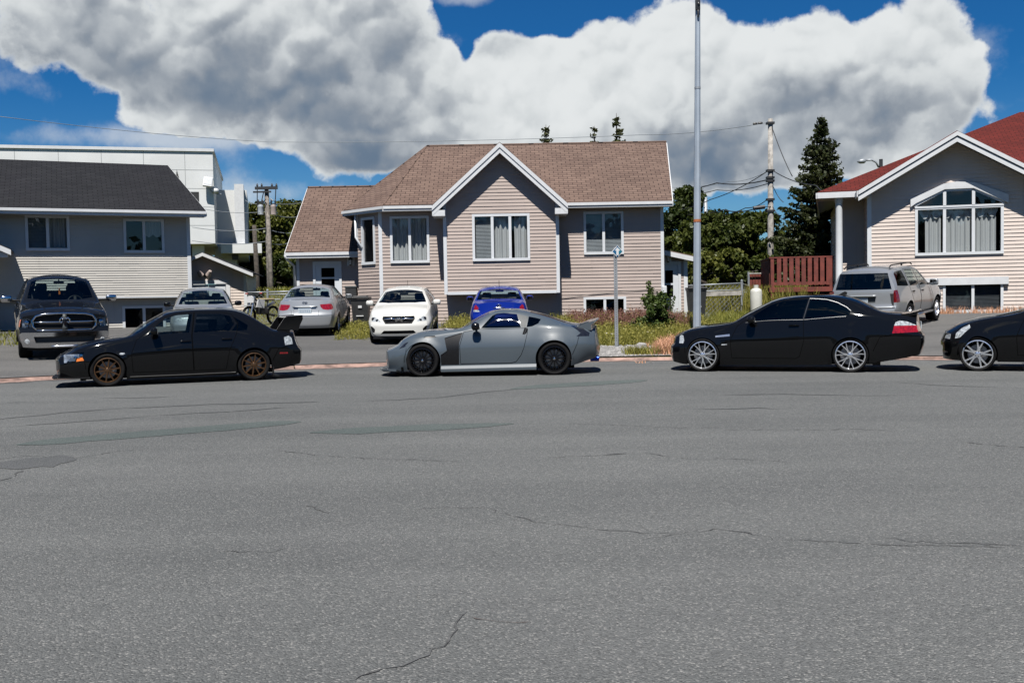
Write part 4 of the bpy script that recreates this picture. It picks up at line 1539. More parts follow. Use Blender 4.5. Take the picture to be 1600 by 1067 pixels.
def white_hatch(loc, hd):
    front = [
        dict(name='grille', poly=[(-.36, .575), (-.44, .70), (-.42, .775), (.42, .775), (.44, .70), (.36, .575)], mat='black_plastic', off=-.05, wall='black_plastic'),
        dict(name='headlight', pair=True, poly=[(-.48, .625), (-.72, .635), (-.815, .68), (-.80, .80), (-.72, .815), (-.66, .76), (-.57, .715)], mat='clear_lens'),
        dict(name='lower_grille', poly=[(-.49, .305), (-.40, .395), (.40, .395), (.49, .305)], mat='black_plastic', off=-.05),
        dict(name='fog_recess', pair=True, poly=[(-.815, .33), (-.825, .53), (-.72, .50), (-.645, .43), (-.66, .34)], mat='black_plastic', off=-.03),
    ]
    rear = [dict(name='rear_window', poly=[(-.62, .99), (-.50, 1.20), (.50, 1.20), (.62, .99)], mat='car_glass')]
    sp = spec_generic(4.42, .872, 1.485, 'white_paint', 'hatch', front=front, rear=rear, zb=scl([(0, .235), (.5, .22), (1.2, .19), (3.2, .19), (4.0, .22), (4.5, .27)], 4.42 / 4.5, 1))
    root, B = build_car('hatchback', sp, loc, hd, 'white hatchback facing the street with a black grille and chrome bar', 'car', 'cars on the driveways')
    h = sp['L'] / 2
    b = MB()
    for s in (-1, 1):
        pts = [cap_pt(B, s * y, z, True, .0) for y, z in ((.10, .70), (.20, .712), (.30, .708), (.40, .715))]
        b.tube(pts, [.028, .026, .020, .013], 'chrome_bright', 8)
    for z in (.60, .64):
        b.tube([cap_pt(B, y, z, True, -.03) for y in (-.36, -.18, 0, .18, .36)], .006, 'black_plastic', 6)
    b.build('grille_bar', root, smooth=True)
    p = cap_pt(B, 0, .70, True, .012)
    e = MB()
    e.lathe([(0, .012), (.05, .010), (.066, 0)], 'chrome', 20, Matrix.Translation(p) @ Matrix.Rotation(R(-90), 4, 'Y') @ Matrix.Diagonal((.62, 1.05, 1, 1)))
    for y, z, r in ((-.03, .012, .011), (.0, .0, .007), (.02, .012, .006), (.035, .0, .006), (.012, -.018, .006), (-.01, -.02, .006)):
        e.lathe([(0, .006), (r, 0)], 'plate', 5, Matrix.Translation(p + Vector((-.012, y, z))) @ Matrix.Rotation(R(-90), 4, 'Y'))
    e.build('emblem', root, smooth=True, sharp=30)
    for s in (-1, 1):
        for y, z, r in ((.585, .665, .036), (.70, .70, .046)):
            lb = MB()
            q = cap_pt(B, s * y, z, True, .004)
            lb.lathe([(0, .012), (r * .6, .010), (r, .0)], 'smoke_lens', 16, Matrix.Translation(q) @ Matrix.Rotation(R(-90), 4, 'Y'))
            lb.build('projector_lamp', root, smooth=True)
    side_mirrors(root, B, 1.66, 1.0, (.13, .21, .15), 'white_paint', .06)
    w = MB()
    for s in (-1, 1):
        w.tube([(-h + 1.20, s * .05, 1.055), (-h + 1.36, s * .05 + .6 * (.9 if s < 0 else .4) - .0, 1.15)], .009, 'black_plastic', 6)
    w.build('wiper', root)
    a = MB()
    a.tube([(h - 1.2, .0, 1.46), (h - 1.15, .0, 1.62)], .006, 'black_plastic', 6)
    a.build('antenna', root)
    chin = MB()
    chin.box((-h + .10, -.70, .17), (-h + .16, .70, .245), 'black_plastic')
    chin.box((-h + .07, -.435, .195), (-h + .10, -.36, .235), 'amber_lens')
    chin.build('air_dam', root)
    return root


def silver_sedan_tail(loc, hd):
    rear = [
        dict(name='taillight', pair=True, poly=[(-.80, .79), (-.81, .925), (-.77, .955), (-.44, .945), (-.455, .87), (-.52, .80), (-.65, .775)], mat='red_lens'),
        dict(name='body', poly=[(-.33, .655), (-.33, .875), (.33, .875), (.33, .655)], mat='silver_blue', off=-.025, wall='silver_blue'),
    ]
    sp = spec_generic(4.5, .885, 1.48, 'silver_blue', 'sedan', rear=rear, zb=[(0, .22), (.5, .2), (1.2, .18), (3.2, .19), (3.9, .215), (4.5, .235)])
    sp['side'].insert(0, dict(name='taillight', poly=[(4.36, .80), (4.33, .87), (4.38, .945), (4.5, .955), (4.5, .785)], mat='red_lens'))
    root, B = build_car('sedan', sp, loc, hd, 'silver sedan with red tail lamps, parked nose in before the white house door', 'car', 'cars on the driveways')
    h = sp['L'] / 2
    plate(root, B, .755, False, .38, .18, -.010)
    p = cap_pt(B, 0, 1.0, False, .008)
    oval_emblem(root, p, 1, .14, .075, [(-.35, -.6, -.2, .6), (.2, -.6, .35, .6), (-.3, 0, .3, 0)])
    b = MB()
    pts = [cap_pt(B, y, .882, False, .010) for y in np.linspace(-.36, .36, 9)]
    b.tube(pts, .016, 'silver_blue', 8)
    b.build('boot_trim', root, smooth=True)
    b = MB()
    for z in (.62,):
        b.tube([cap_pt(B, y, z, False, -.002) for y in np.linspace(-.78, .78, 17)], .006, 'seam', 5)
    for s in (-1, 1):
        b.tube([cap_pt(B, s * .40, z, False, -.002) for z in np.linspace(.63, .77, 5)] + [cap_pt(B, s * (.40 + .02 * k), .77 + .0 * k, False, -.002) for k in range(2)], .005, 'seam', 5)
    b.build('boot_seam', root)
    side_mirrors(root, B, 1.66, .985, (.13, .21, .15), 'silver_blue', .06)
    d = doors_of(root)
    for s in (-1, 1):
        ds = sorted(d[s], key=lambda o: sum(v.co.x for v in o.data.vertices) / len(o.data.vertices))
        handle(root, B, 2.28, .86, {s: ds[0]}, 'silver_blue')
        handle(root, B, 3.08, .88, {s: ds[1]}, 'silver_blue')
    bp = MB()
    bp.box((h - .25, -.66, .17), (h - .17, .66, .24), 'underbody')
    bp.build('rear_apron', root)
    return root


def blue_sedan_tail(loc, hd):
    rear = [
        dict(name='reverse_lamp', pair=True, poly=[(-.735, .795), (-.725, .845), (-.60, .845), (-.54, .80), (-.60, .785)], mat='clear_lens'),
        dict(name='taillight', pair=True, poly=[(-.80, .78), (-.79, .96), (-.74, .985), (-.64, .975), (-.575, .90), (-.595, .847), (-.73, .847), (-.74, .78)], mat='red_lens'),
    ]
    sp = spec_generic(4.37, .85, 1.45, 'blue_paint', 'sedan', rear=rear)
    root, B = build_car('sedan', sp, loc, hd, 'bright blue sedan seen from behind, mostly hidden by the grey coupe', 'car', 'cars on the driveways')
    h = sp['L'] / 2
    p = cap_pt(B, 0, .965, False, .01)
    oval_emblem(root, p, 1, .12, .065, [(-.35, -.6, -.2, .6), (.2, -.6, .35, .6), (-.3, 0, .3, 0)])
    b = MB()
    b.tube([cap_pt(B, y, .90, False, .006) for y in np.linspace(-.16, .16, 5)], .012, 'chrome', 8)
    b.build('boot_trim', root, smooth=True)
    side_mirrors(root, B, 1.62, .97, (.13, .2, .14), 'blue_paint', .05)
    a = MB()
    zt = float(B.zt(3.05))
    a.tube([(3.05 - h, 0, zt - .01), (3.10 - h, 0, zt + .20)], .007, 'black_plastic', 6)
    a.build('antenna', root)
    # items on the parcel shelf
    s_ = MB()
    z0 = float(B.zsh(3.7)) + .02
    s_.box((3.55 - h, -.45, z0), (3.72 - h, -.2, z0 + .07), 'seat_grey', bev=.03)
    s_.box((3.55 - h, .22, z0), (3.72 - h, .48, z0 + .08), 'seat_grey', bev=.03)
    s_.build('shelf_cushion', root, smooth=True)
    sp_ = MB()
    sp_.box((3.32 - h, -.50, float(B.zt(3.35)) - .0), (3.42 - h, .50, float(B.zt(3.35)) + .012), 'blue_paint', bev=.004)
    sp_.build('roof_trim', root)
    return root


def silver_sedan_front(loc, hd):
    front = [dict(name='headlight', pair=True, poly=[(-.46, .64), (-.80, .66), (-.79, .78), (-.60, .74)], mat='clear_lens'),
             dict(name='grille', poly=[(-.38, .58), (-.36, .68), (.36, .68), (.38, .58)], mat='black_plastic', off=-.03)]
    sp = spec_generic(4.55, .88, 1.45, 'silver_paint', 'sedan', front=front, seat_mat='seat_grey')
    root, B = build_car('sedan', sp, loc, hd, 'silver sedan facing the street, only its roof and windscreen showing above the winged sedan', 'car', 'cars on the driveways')
    side_mirrors(root, B, 1.66, .97, (.13, .2, .14), 'black_paint', .08)
    h = sp['L'] / 2
    b = MB()
    b.prism([(-.07, .05), (.07, .05), (0, -.06)], .006, 'black_plastic', Matrix(((0, 0, 1, 1.97 - h), (1, 0, 0, 0), (0, .6, 0, 1.20), (0, 0, 0, 1))))
    b.build('air_freshener', root)
    return root


def right_hatch(loc, hd):
    front = [dict(name='grille', poly=[(-.42, .24), (-.50, .46), (.50, .46), (.42, .24)], mat='black_plastic', off=-.05, round=1)]
    sp = spec_generic(4.46, .88, 1.50, 'black_paint', 'hatch', front=front, rim='five_v', rim_mat='alloy', rim_r=.262, rad=.315, arch=.335, wheels=(.69, 3.33), flares=[(.69, .315, .335, .01, .05)],
                      zt=[(0, .72), (.2, .84), (.5, .94), (.9, 1.02), (1.15, 1.065), (1.3, 1.10), (1.6, 1.22), (1.95, 1.38), (2.3, 1.47), (2.7, 1.50), (3.4, 1.47), (3.9, 1.40), (4.46, 1.26)],
                      zsh=[(0, .66), (.2, .74), (.5, .84), (.9, .92), (1.4, .97), (2.5, 1.0), (3.6, 1.04), (4.46, .98)],
                      zr=[(0, .69), (.2, .79), (.5, .89), (.9, .97), (1.25, 1.02), (1.5, 1.10), (1.9, 1.29), (2.2, 1.385), (2.8, 1.42), (3.4, 1.40), (3.9, 1.32), (4.46, 1.19)],
                      zb=[(0, .19), (.5, .17), (1.2, .16), (3.2, .17), (4.46, .25)], Af=.34, Lf=.75, seat_mat='seat_cloth')
    sp['side'].insert(0, dict(name='headlight', poly=[(.08, .60), (.10, .70), (.25, .79), (.48, .86), (.50, .80), (.32, .70), (.20, .62)], mat='clear_lens'))
    sp['front'].append(dict(name='headlight', pair=True, poly=[(-.70, .585), (-.66, .685), (-.50, .66), (-.46, .60)], mat='clear_lens'))
    root, B = build_car('hatchback', sp, loc, hd, 'black car cut off by the right edge, with silver five-spoke wheels', 'car', 'cars parked along the kerb')
    side_mirrors(root, B, 1.66, 1.0, (.13, .2, .14), 'black_paint', .06)
    return root


# ------------------------------------------------------------------ silver sport utility
def silver_suv(loc, hd):
    L, W = 4.78, .985
    rear = [
        dict(name='rear_window', poly=[(-.775, 1.16), (-.655, 1.605), (.655, 1.605), (.775, 1.16)], mat='tint_glass'),
        dict(name='taillight', pair=True, poly=[(-.90, .80), (-.90, 1.12), (-.83, 1.13), (-.80, .85), (-.84, .79)], mat='dark_red_lens'),
        dict(name='body', poly=[(-.35, .80), (-.37, .97), (.37, .97), (.35, .80)], mat='grey_plastic', off=-.03),
    ]
    sp = dict(
        L=L, W=W, paint='silver_blue', wheels=(.93, 3.63), rad=.375, arch=.42, rim_r=.235, rim='seven', rim_mat='alloy', tyre_w=.235, tuckin=.05,
        zb=[(0, .36), (.6, .34), (1.3, .33), (3.2, .33), (4.1, .36), (4.78, .38)],
        zsh=[(0, .90), (.3, .98), (1.0, 1.06), (1.5, 1.10), (2.6, 1.13), (4.0, 1.15), (4.78, 1.13)],
        zr=[(0, .93), (.3, 1.02), (1.0, 1.11), (1.3, 1.16), (1.6, 1.32), (2.0, 1.56), (2.3, 1.66), (2.8, 1.695), (3.8, 1.69), (4.4, 1.655), (4.78, 1.61)],
        zt=[(0, .95), (.3, 1.05), (1.0, 1.15), (1.25, 1.19), (1.6, 1.42), (2.0, 1.66), (2.3, 1.75), (2.8, 1.785), (3.8, 1.78), (4.4, 1.74), (4.78, 1.68)],
        wb=[(0, .78), (.3, .88), (.7, .92), (4.2, .92), (4.6, .88), (4.78, .82)],
        wm=[(0, .86), (.25, .93), (.7, .98), (2.0, .975), (3.6, .98), (4.4, .965), (4.65, .94), (4.78, .90)],
        wsh=[(0, .80), (.3, .87), (.9, .915), (2.5, .92), (4.0, .91), (4.5, .895), (4.78, .865)],
        wr=[(0, .70), (.3, .76), (1.0, .80), (1.3, .82), (1.6, .79), (2.1, .715), (2.6, .69), (3.8, .69), (4.4, .69), (4.78, .665)],
        nose=[(.3, .03), (.5, 0), (.7, 0), (.95, .08)], tail=[(.35, .05), (.45, 0), (.62, 0), (.70, .05), (1.1, .07), (1.15, .08), (1.7, .20)], Af=.20, Ar=.14, Lf=.6, Lr=1.0,
        flares=[(.93, .375, .42, .012, .06), (3.63, .375, .42, .012, .06)],
        side=[
            dict(name='side_window.a', of='door.a', poly=[(1.62, 1.15), (1.80, 1.30), (2.05, 1.50), (2.25, 1.60), (2.52, 1.63), (2.50, 1.165)], mat='car_glass'),
            dict(name='side_window.b', of='door.b', poly=[(2.60, 1.635), (3.30, 1.64), (3.42, 1.62), (3.38, 1.18), (2.58, 1.17)], mat='car_glass'),
            dict(name='quarter_window', poly=[(3.60, 1.635), (4.28, 1.615), (4.44, 1.56), (4.55, 1.24), (3.55, 1.19)], mat='tint_glass'),
            dict(name='door.a', seam=True, poly=[(1.40, .42), (1.38, .80), (1.46, 1.06), (1.62, 1.18), (2.03, 1.53), (2.24, 1.63), (2.55, 1.66), (2.54, 1.1), (2.55, .42)], mat='silver_blue'),
            dict(name='door.b', seam=True, poly=[(2.565, 1.66), (3.44, 1.66), (3.47, 1.60), (3.44, 1.12), (3.36, .86), (3.18, .62), (3.14, .42), (2.565, .42)], mat='silver_blue'),
            dict(name='taillight', poly=[(4.60, .80), (4.62, 1.13), (4.78, 1.13), (4.78, .79)], mat='dark_red_lens'),
            dict(name='side_cladding', poly=[(1.36, .36), (1.36, .405), (3.2, .405), (3.2, .355)], mat='grey_plastic'),
            dict(name='windshield', centre=True, **{'in': 'q'}, poly=[(1.30, 3.2), (1.34, 2.5), (1.48, 2.08), (2.14, 2.10), (2.12, 3.2)], mat='car_glass'),
        ],
        front=[], rear=rear, lines=[], cabin=(1.3, 4.55), seat_x=2.45, seat_z=.62, bench_dx=.9, hdr=2.16, seat_mat='seat_cloth')
    root, B = build_car('suv', sp, loc, hd, 'silver sport utility vehicle with roof rails, parked nose in beside the cream house', 'car', 'cars on the driveways')
    h = L / 2
    plate(root, B, .87, False, .30, .14, -.02)
    b = MB()
    pts = [cap_pt(B, y, .985, False, .012) for y in np.linspace(-.38, .38, 9)]
    b.tube(pts, .028, 'silver_blue', 8)
    b.build('tailgate_trim', root, smooth=True)
    b = MB()
    b.tube([cap_pt(B, y, .66, False, .004) for y in np.linspace(-.86, .86, 17)], .03, 'silver_blue', 8)
    b.build('bumper_step', root, smooth=True)
    for s in (-1, 1):
        b = MB()
        b.tube([(2.25 - h, s * .62, 1.755), (2.35 - h, s * .62, 1.80), (2.6 - h, s * .62, 1.812), (3.9 - h, s * .62, 1.808), (4.15 - h, s * .62, 1.80), (4.3 - h, s * .62, 1.74)], .018, 'black_plastic', 8)
        b.tube([(3.2 - h, s * .62, 1.75), (3.2 - h, s * .62, 1.80)], .025, 'black_plastic', 8)
        b.build('roof_rail', root, smooth=True)
    side_mirrors(root, B, 1.74, 1.15, (.13, .24, .19), 'silver_blue', .08)
    d = doors_of(root)
    for s in (-1, 1):
        ds = sorted(d[s], key=lambda o: sum(v.co.x for v in o.data.vertices) / len(o.data.vertices))
        handle(root, B, 2.38, 1.0, {s: ds[0]}, 'black_plastic')
        handle(root, B, 3.24, 1.02, {s: ds[1]}, 'black_plastic')
    b = MB()
    for s in (-1, 1):
        b.tube([(1.4 - h, s * .95, .34), (3.2 - h, s * .95, .34)], .035, 'brushed', 8)
    build_pair(b, 'running_board', root, smooth=True)
    return root


# ------------------------------------------------------------------ black pickup
def black_pickup(loc, hd):
    L, W = 5.8, 1.0
    front = [
        dict(name='grille', poly=[(-.58, .70), (-.66, .78), (-.665, .93), (-.60, 1.02), (-.45, 1.06), (0, 1.075), (.45, 1.06), (.60, 1.02), (.665, .93), (.66, .78), (.58, .70)], mat='black_plastic', off=-.06),
        dict(name='headlight', pair=True, poly=[(-.70, .755), (-.94, .775), (-.945, .96), (-.90, .975), (-.71, .965)], mat='lamp_glass'),
        dict(name='bumper_intake', poly=[(-.62, .42), (-.66, .56), (.66, .56), (.62, .42)], mat='grey_plastic', off=-.03),
        dict(name='bumper', poly=[(-.96, .34), (-.98, .60), (-.90, .655), (.90, .655), (.98, .60), (.96, .34), (.6, .31), (-.6, .31)], mat='chrome', off=.05, wall='black_plastic'),
    ]
    sp = dict(
        L=L, W=W, paint='truck_black', wheels=(.98, 4.55), rad=.40, arch=.455, rim_r=.26, rim='seven', rim_mat='chrome', tyre_w=.265, tuckin=.05,
        zb=[(0, .30), (.4, .36), (1.3, .42), (3.8, .42), (5.0, .48), (5.8, .52)],
        zsh=[(0, 1.02), (.3, 1.08), (1.2, 1.16), (1.7, 1.20), (3.9, 1.23), (4.1, 1.26), (5.8, 1.27)],
        zr=[(0, 1.05), (.3, 1.12), (1.2, 1.21), (1.5, 1.26), (1.8, 1.47), (2.15, 1.72), (2.4, 1.80), (2.9, 1.80), (3.7, 1.80), (3.95, 1.70), (4.15, 1.30), (4.3, 1.28), (5.8, 1.28)],
        zt=[(0, 1.10), (.3, 1.20), (1.2, 1.28), (1.42, 1.31), (1.75, 1.54), (2.1, 1.80), (2.35, 1.88), (2.9, 1.915), (3.7, 1.88), (3.93, 1.80), (4.13, 1.32), (4.3, 1.285), (5.8, 1.285)],
        wb=[(0, .90), (.4, .94), (5.4, .94), (5.8, .92)],
        wm=[(0, .96), (.25, .985), (.7, 1.0), (5.3, 1.0), (5.8, .96)],
        wsh=[(0, .90), (.3, .93), (1.2, .94), (3.9, .94), (5.8, .93)],
        wr=[(0, .74), (.3, .78), (1.2, .84), (1.5, .83), (1.8, .78), (2.2, .70), (2.6, .69), (3.7, .69), (3.95, .72), (4.15, .86), (5.8, .86)],
        nose=[(.3, .04), (.45, 0), (.67, 0), (.71, .03), (1.1, .07)], tail=[(.3, .05), (.6, 0), (1.3, .02)], Af=.16, Ar=.05, Lf=.5, Lr=.3, tuck=.02,
        flares=[(.98, .40, .455, .03, .08), (4.55, .40, .455, .03, .08)],
        side=[
            dict(name='side_window.a', of='door.a', poly=[(1.80, 1.25), (1.95, 1.42), (2.18, 1.62), (2.35, 1.72), (2.75, 1.75), (2.75, 1.26)], mat='car_glass'),
            dict(name='side_window.b', of='door.b', poly=[(2.88, 1.755), (3.55, 1.745), (3.70, 1.66), (3.72, 1.27), (2.88, 1.265)], mat='car_glass'),
            dict(name='door.a', seam=True, poly=[(1.55, .55), (1.55, 1.0), (1.66, 1.2), (2.16, 1.66), (2.34, 1.76), (2.81, 1.79), (2.81, .55)], mat='truck_black'),
            dict(name='door.b', seam=True, poly=[(2.825, 1.79), (3.57, 1.78), (3.78, 1.68), (3.80, 1.0), (3.80, .55), (2.825, .55)], mat='truck_black'),
            dict(name='headlight', poly=[(0, .77), (0, .96), (.12, .95), (.16, .86), (.13, .79)], mat='amber_lens'),
            dict(name='windshield', centre=True, **{'in': 'q'}, poly=[(1.47, 3.2), (1.51, 2.5), (1.66, 2.08), (2.20, 2.10), (2.18, 3.2)], mat='car_glass'),
            dict(name='rear_window', centre=True, **{'in': 'q'}, poly=[(3.96, 3.2), (3.965, 2.35), (4.06, 2.35), (4.06, 3.2)], mat='car_glass'),
        ],
        front=front, rear=[], lines=[], cabin=(1.55, 4.0), seat_x=2.75, seat_z=.78, bench=True, bench_dx=.75, hdr=2.25)
    root, B = build_car('pickup', sp, loc, hd, 'black pickup truck facing the street with a chrome grille surround and bumper', 'truck')
    h = L / 2
    b = MB()
    arc = [(-.60, .71), (-.675, .79), (-.68, .93), (-.61, 1.03), (-.45, 1.072), (-.2, 1.087), (0, 1.09), (.2, 1.087), (.45, 1.072), (.61, 1.03), (.68, .93), (.675, .79), (.60, .71)]
    b.tube([cap_pt(B, y, z, True, .004) for y, z in arc], .026, 'chrome', 8)
    b.tube([cap_pt(B, y, .695, True, .004) for y in np.linspace(-.6, .6, 9)], .022, 'chrome', 8)
    b.tube([cap_pt(B, y, .885 + .004, True, -.01) for y in np.linspace(-.66, .66, 9)], .022, 'chrome', 8)
    b.tube([cap_pt(B, 0, z, True, -.01) for z in np.linspace(.70, 1.07, 5)], [.075, .06, .05, .05, .05], 'grey_plastic', 8)
    b.build('grille_surround', root, smooth=True)
    # ram-like head: broad forehead, curled horns
    p = cap_pt(B, 0, .90, True, .05)
    e = MB()
    My = Matrix(((0, 0, -1, p.x), (1, 0, 0, p.y), (0, 1, 0, p.z), (0, 0, 0, 1)))
    e.prism([(-.035, .05), (.035, .05), (.045, .0), (.02, -.08), (-.02, -.08), (-.045, 0)], .03, 'chrome', My)
    for s in (-1, 1):
        e.tube([My @ Vector((s * a, c, .015)) for a, c in ((.02, .06), (.07, .085), (.105, .05), (.105, -.01), (.075, -.035), (.06, .0))], [.02, .022, .02, .016, .012, .008], 'chrome', 8)
    e.build('emblem', root, smooth=True, sharp=40)
    front_lamp(root, B, [(.80, .88, .065, .05), (.80, .80, .03, .04)])
    bw = MB()
    for s in (-1, 1):
        q = cap_pt(B, s * .80, .86, True, -.10)
        bw.box((q.x - .01, q.y - .13, q.z - .12), (q.x + .05, q.y + .13, q.z + .12), 'lamp_bowl')
    build_pair(bw, 'lamp_housing', root)
    f = MB()
    for s in (-1, 1):
        q = cap_pt(B, s * .79, .45, True, .055)
        f.lathe([(0, .012), (.05, .010), (.06, -.005)], 'clear_lens', 16, Matrix.Translation(q) @ Matrix.Rotation(R(-90), 4, 'Y'))
    build_pair(f, 'fog_lamp', root, smooth=True, sharp=40)
    k = MB()
    k.tube([cap_pt(B, y, .345, True, .06) for y in np.linspace(-.30, .30, 5)], .03, 'brushed', 8)
    k.build('skid_bar', root, smooth=True)
    hd_ = MB()
    for s in (-1, 1):
        pts = []
        for x, y in ((.25, .40), (.6, .46), (1.0, .50), (1.35, .46)):
            z = float(B.sec(np.array([x]), np.array([3 - y / float(B.wr(x))]))[1][0])
            pts.append((x - h + .05, s * y, z + .004))
        hd_.tube(pts, [.012, .02, .022, .016], 'truck_black', 8)
    build_pair(hd_, 'bonnet_ridge', root, smooth=True)
    side_mirrors(root, B, 1.92, 1.30, (.12, .25, .16), 'chrome', .17)
    d = doors_of(root)
    for s in (-1, 1):
        ds = sorted(d[s], key=lambda o: sum(v.co.x for v in o.data.vertices) / len(o.data.vertices))
        handle(root, B, 2.66, 1.1, {s: ds[0]}, 'chrome')
        handle(root, B, 3.62, 1.1, {s: ds[1]}, 'chrome')
    b = MB()
    b.box((-h + .25, -.80, .22), (-h + .33, .80, .36), 'black_plastic')
    b.build('air_dam', root)
    t = MB()
    t.tube([(1.98 - h + .05, 0, 1.60), (1.98 - h + .06, .0, 1.56)], .012, 'amber_lens', 6)
    t.box((2.05 - h, -.02, 1.44), (2.065 - h, .02, 1.57), 'amber_lens')
    t.build('air_freshener', root)
    return root
# ------------------------------------------------------------------ setting: materials
def siding_mat(name, c):
    """vinyl: faint fading, vertical run-off streaks and grime"""
    m = mat(name, c, rough=.55, spec=.35)
    t = m.node_tree
    N = NT(t)
    p = t.nodes['Principled BSDF']
    base = tuple(p.inputs['Base Color'].default_value)
    tc = N.n('ShaderNodeTexCoord')
    mp = N.n('ShaderNodeMapping')
    mp.inputs['Scale'].default_value = (5.5, 5.5, .22)
    t.links.new(tc.outputs['Object'], mp.inputs['Vector'])
    streak = N.ss(N.noise(mp.outputs[0], 1.0, 5.0, .65), .56, .82, 0.0, .17)
    big = N.ss(N.noise(tc.outputs['Object'], .55, 4.0, .6), .30, .72, 0.0, .13)
    k = N.m('SUBTRACT', 1.0, N.m('ADD', streak, big))
    cc = N.n('ShaderNodeCombineColor')
    for i in range(3):
        N.put(cc.inputs[i], k)
    N.put(p.inputs['Base Color'], N.mix(1.0, base, cc.outputs[0], 'MULTIPLY'))


mat('concrete', (.34, .30, .27), rough=.9, var=.35, vscale=3.0, bump=.3, bscale=50)
mat('curb_stone', (.36, .235, .195), rough=.9, var=.6, vscale=3.0, bump=.3, bscale=40)
mat('white_trim', (.72, .74, .76), rough=.5, var=.06, vscale=4.0)
mat('white_vinyl', (.74, .77, .80), rough=.4, var=.05, vscale=3.0)
siding_mat('siding_beige', (.50, .415, .372))
siding_mat('siding_cream', (.74, .64, .575))
siding_mat('siding_grey', (.62, .595, .545))
mat('soffit', (.55, .56, .57), rough=.6, var=.05, vscale=3.0)
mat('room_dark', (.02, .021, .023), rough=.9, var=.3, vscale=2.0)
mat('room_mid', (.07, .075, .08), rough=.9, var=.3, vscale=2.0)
mat('blind', (.34, .37, .39), rough=.8, var=.1, vscale=3.0)
mat('metal_panel', (.78, .80, .80), rough=.45, var=.06, vscale=.4)
mat('panel_gap', (.36, .38, .39), rough=.7)
mat('galvanised', (.38, .41, .44), rough=.5, metal=.35, var=.18, vscale=2.5)
mat('pole_steel', (.46, .53, .61), rough=.48, metal=.25, var=.12, vscale=1.5)
mat('orange_band', (.50, .17, .06), rough=.6, var=.2, vscale=8)
mat('old_wood', (.24, .215, .19), rough=.9, var=.45, vscale=7.0, bump=.5, bscale=30)
mat('grey_wood', (.40, .38, .35), rough=.9, var=.4, vscale=5.0, bump=.3, bscale=30)
mat('red_wood', (.19, .036, .024), rough=.65, var=.35, vscale=5.0)
mat('dark_metal', (.03, .032, .035), rough=.5, var=.2, vscale=8)
mat('wire', (.03, .032, .035), rough=.6)
mat('wire_light', (.30, .33, .36), rough=.6)
mat('grey_can', (.48, .52, .56), rough=.5, var=.15, vscale=6)
mat('tan_can', (.48, .40, .37), rough=.5, var=.15, vscale=6)
mat('bin_black', (.014, .015, .016), rough=.55, var=.25, vscale=8)
mat('propane_white', (.66, .66, .60), rough=.4, var=.10, vscale=4.0)
mat('sign_blue', (.012, .12, .27), rough=.35, var=.15, vscale=12)
mat('sign_teal', (.012, .16, .24), rough=.35, var=.15, vscale=12)
mat('sign_white', (.72, .74, .75), rough=.4, var=.04, vscale=12)
mat('lamp_black', (.015, .016, .018), rough=.45)
mat('door_white', (.70, .74, .78), rough=.45, var=.04, vscale=3.0)
mat('lantern_glass', (.55, .57, .58), rough=.2, var=.2, vscale=20)
mat('bike_white', (.72, .73, .74), rough=.35, var=.12, vscale=14)
mat('bike_red', (.30, .03, .02), rough=.4, var=.2, vscale=14)
mat('seat_tan', (.40, .33, .20), rough=.7, var=.25, vscale=12)
glass_mat('house_glass', (.76, .78, .79), 1.5)
glass_mat('dark_house_glass', (.36, .375, .39), 1.5)


def curtain_mat():
    m = mat('curtain', (.62, .64, .64), rough=.9)
    return m


curtain_mat()
mat('valance', (.34, .37, .40), rough=.9, var=.2, vscale=8)


def shingle_mat(name, c1, c2, gap, tw=.31, rh=.145):
    c1, c2, gap = [tuple(v * ALB for v in c) for c in (c1, c2, gap)]
    m = bpy.data.materials.new(name)
    m.use_nodes = True
    t = m.node_tree
    p = t.nodes['Principled BSDF']
    N = NT(t)
    uv = N.n('ShaderNodeTexCoord')
    br = N.n('ShaderNodeTexBrick')
    t.links.new(uv.outputs['UV'], br.inputs['Vector'])
    br.inputs['Color1'].default_value = c4(c1)
    br.inputs['Color2'].default_value = c4(c2)
    br.inputs['Mortar'].default_value = c4(gap)
    br.inputs['Scale'].default_value = 1.0
    br.inputs['Mortar Size'].default_value = .011
    br.inputs['Mortar Smooth'].default_value = .1
    br.inputs['Bias'].default_value = -.1
    br.inputs['Brick Width'].default_value = tw
    br.inputs['Row Height'].default_value = rh
    grain = N.noise(uv.outputs['Object'], 90.0, 3.0)
    big = N.noise(uv.outputs['Object'], .6, 4.0)
    k = N.m('ADD', N.m('MULTIPLY', grain, .55), N.m('MULTIPLY', big, .5))
    col = N.mix(1.0, br.outputs['Color'], N.mix(N.ss(k, .3, .8), (.82, .82, .82, 1), (1.14, 1.14, 1.14, 1)), 'MULTIPLY')
    N.put(p.inputs['Base Color'], col)
    p.inputs['Roughness'].default_value = .92
    p.inputs['Specular IOR Level'].default_value = .15
    bn = N.n('ShaderNodeBump')
    bn.inputs['Strength'].default_value = .5
    bn.inputs['Distance'].default_value = .02
    N.put(bn.inputs['Height'], N.m('ADD', N.m('MULTIPLY', br.outputs['Fac'], -1.0), N.m('MULTIPLY', grain, .5)))
    N.put(p.inputs['Normal'], bn.outputs[0])
    MATS[name] = m


shingle_mat('shingle_brown', (.205, .142, .115), (.150, .102, .084), (.05, .034, .03))
shingle_mat('shingle_black', (.026, .027, .031), (.018, .019, .023), (.008, .008, .009))
shingle_mat('shingle_red', (.145, .024, .019), (.105, .019, .016), (.05, .012, .01))


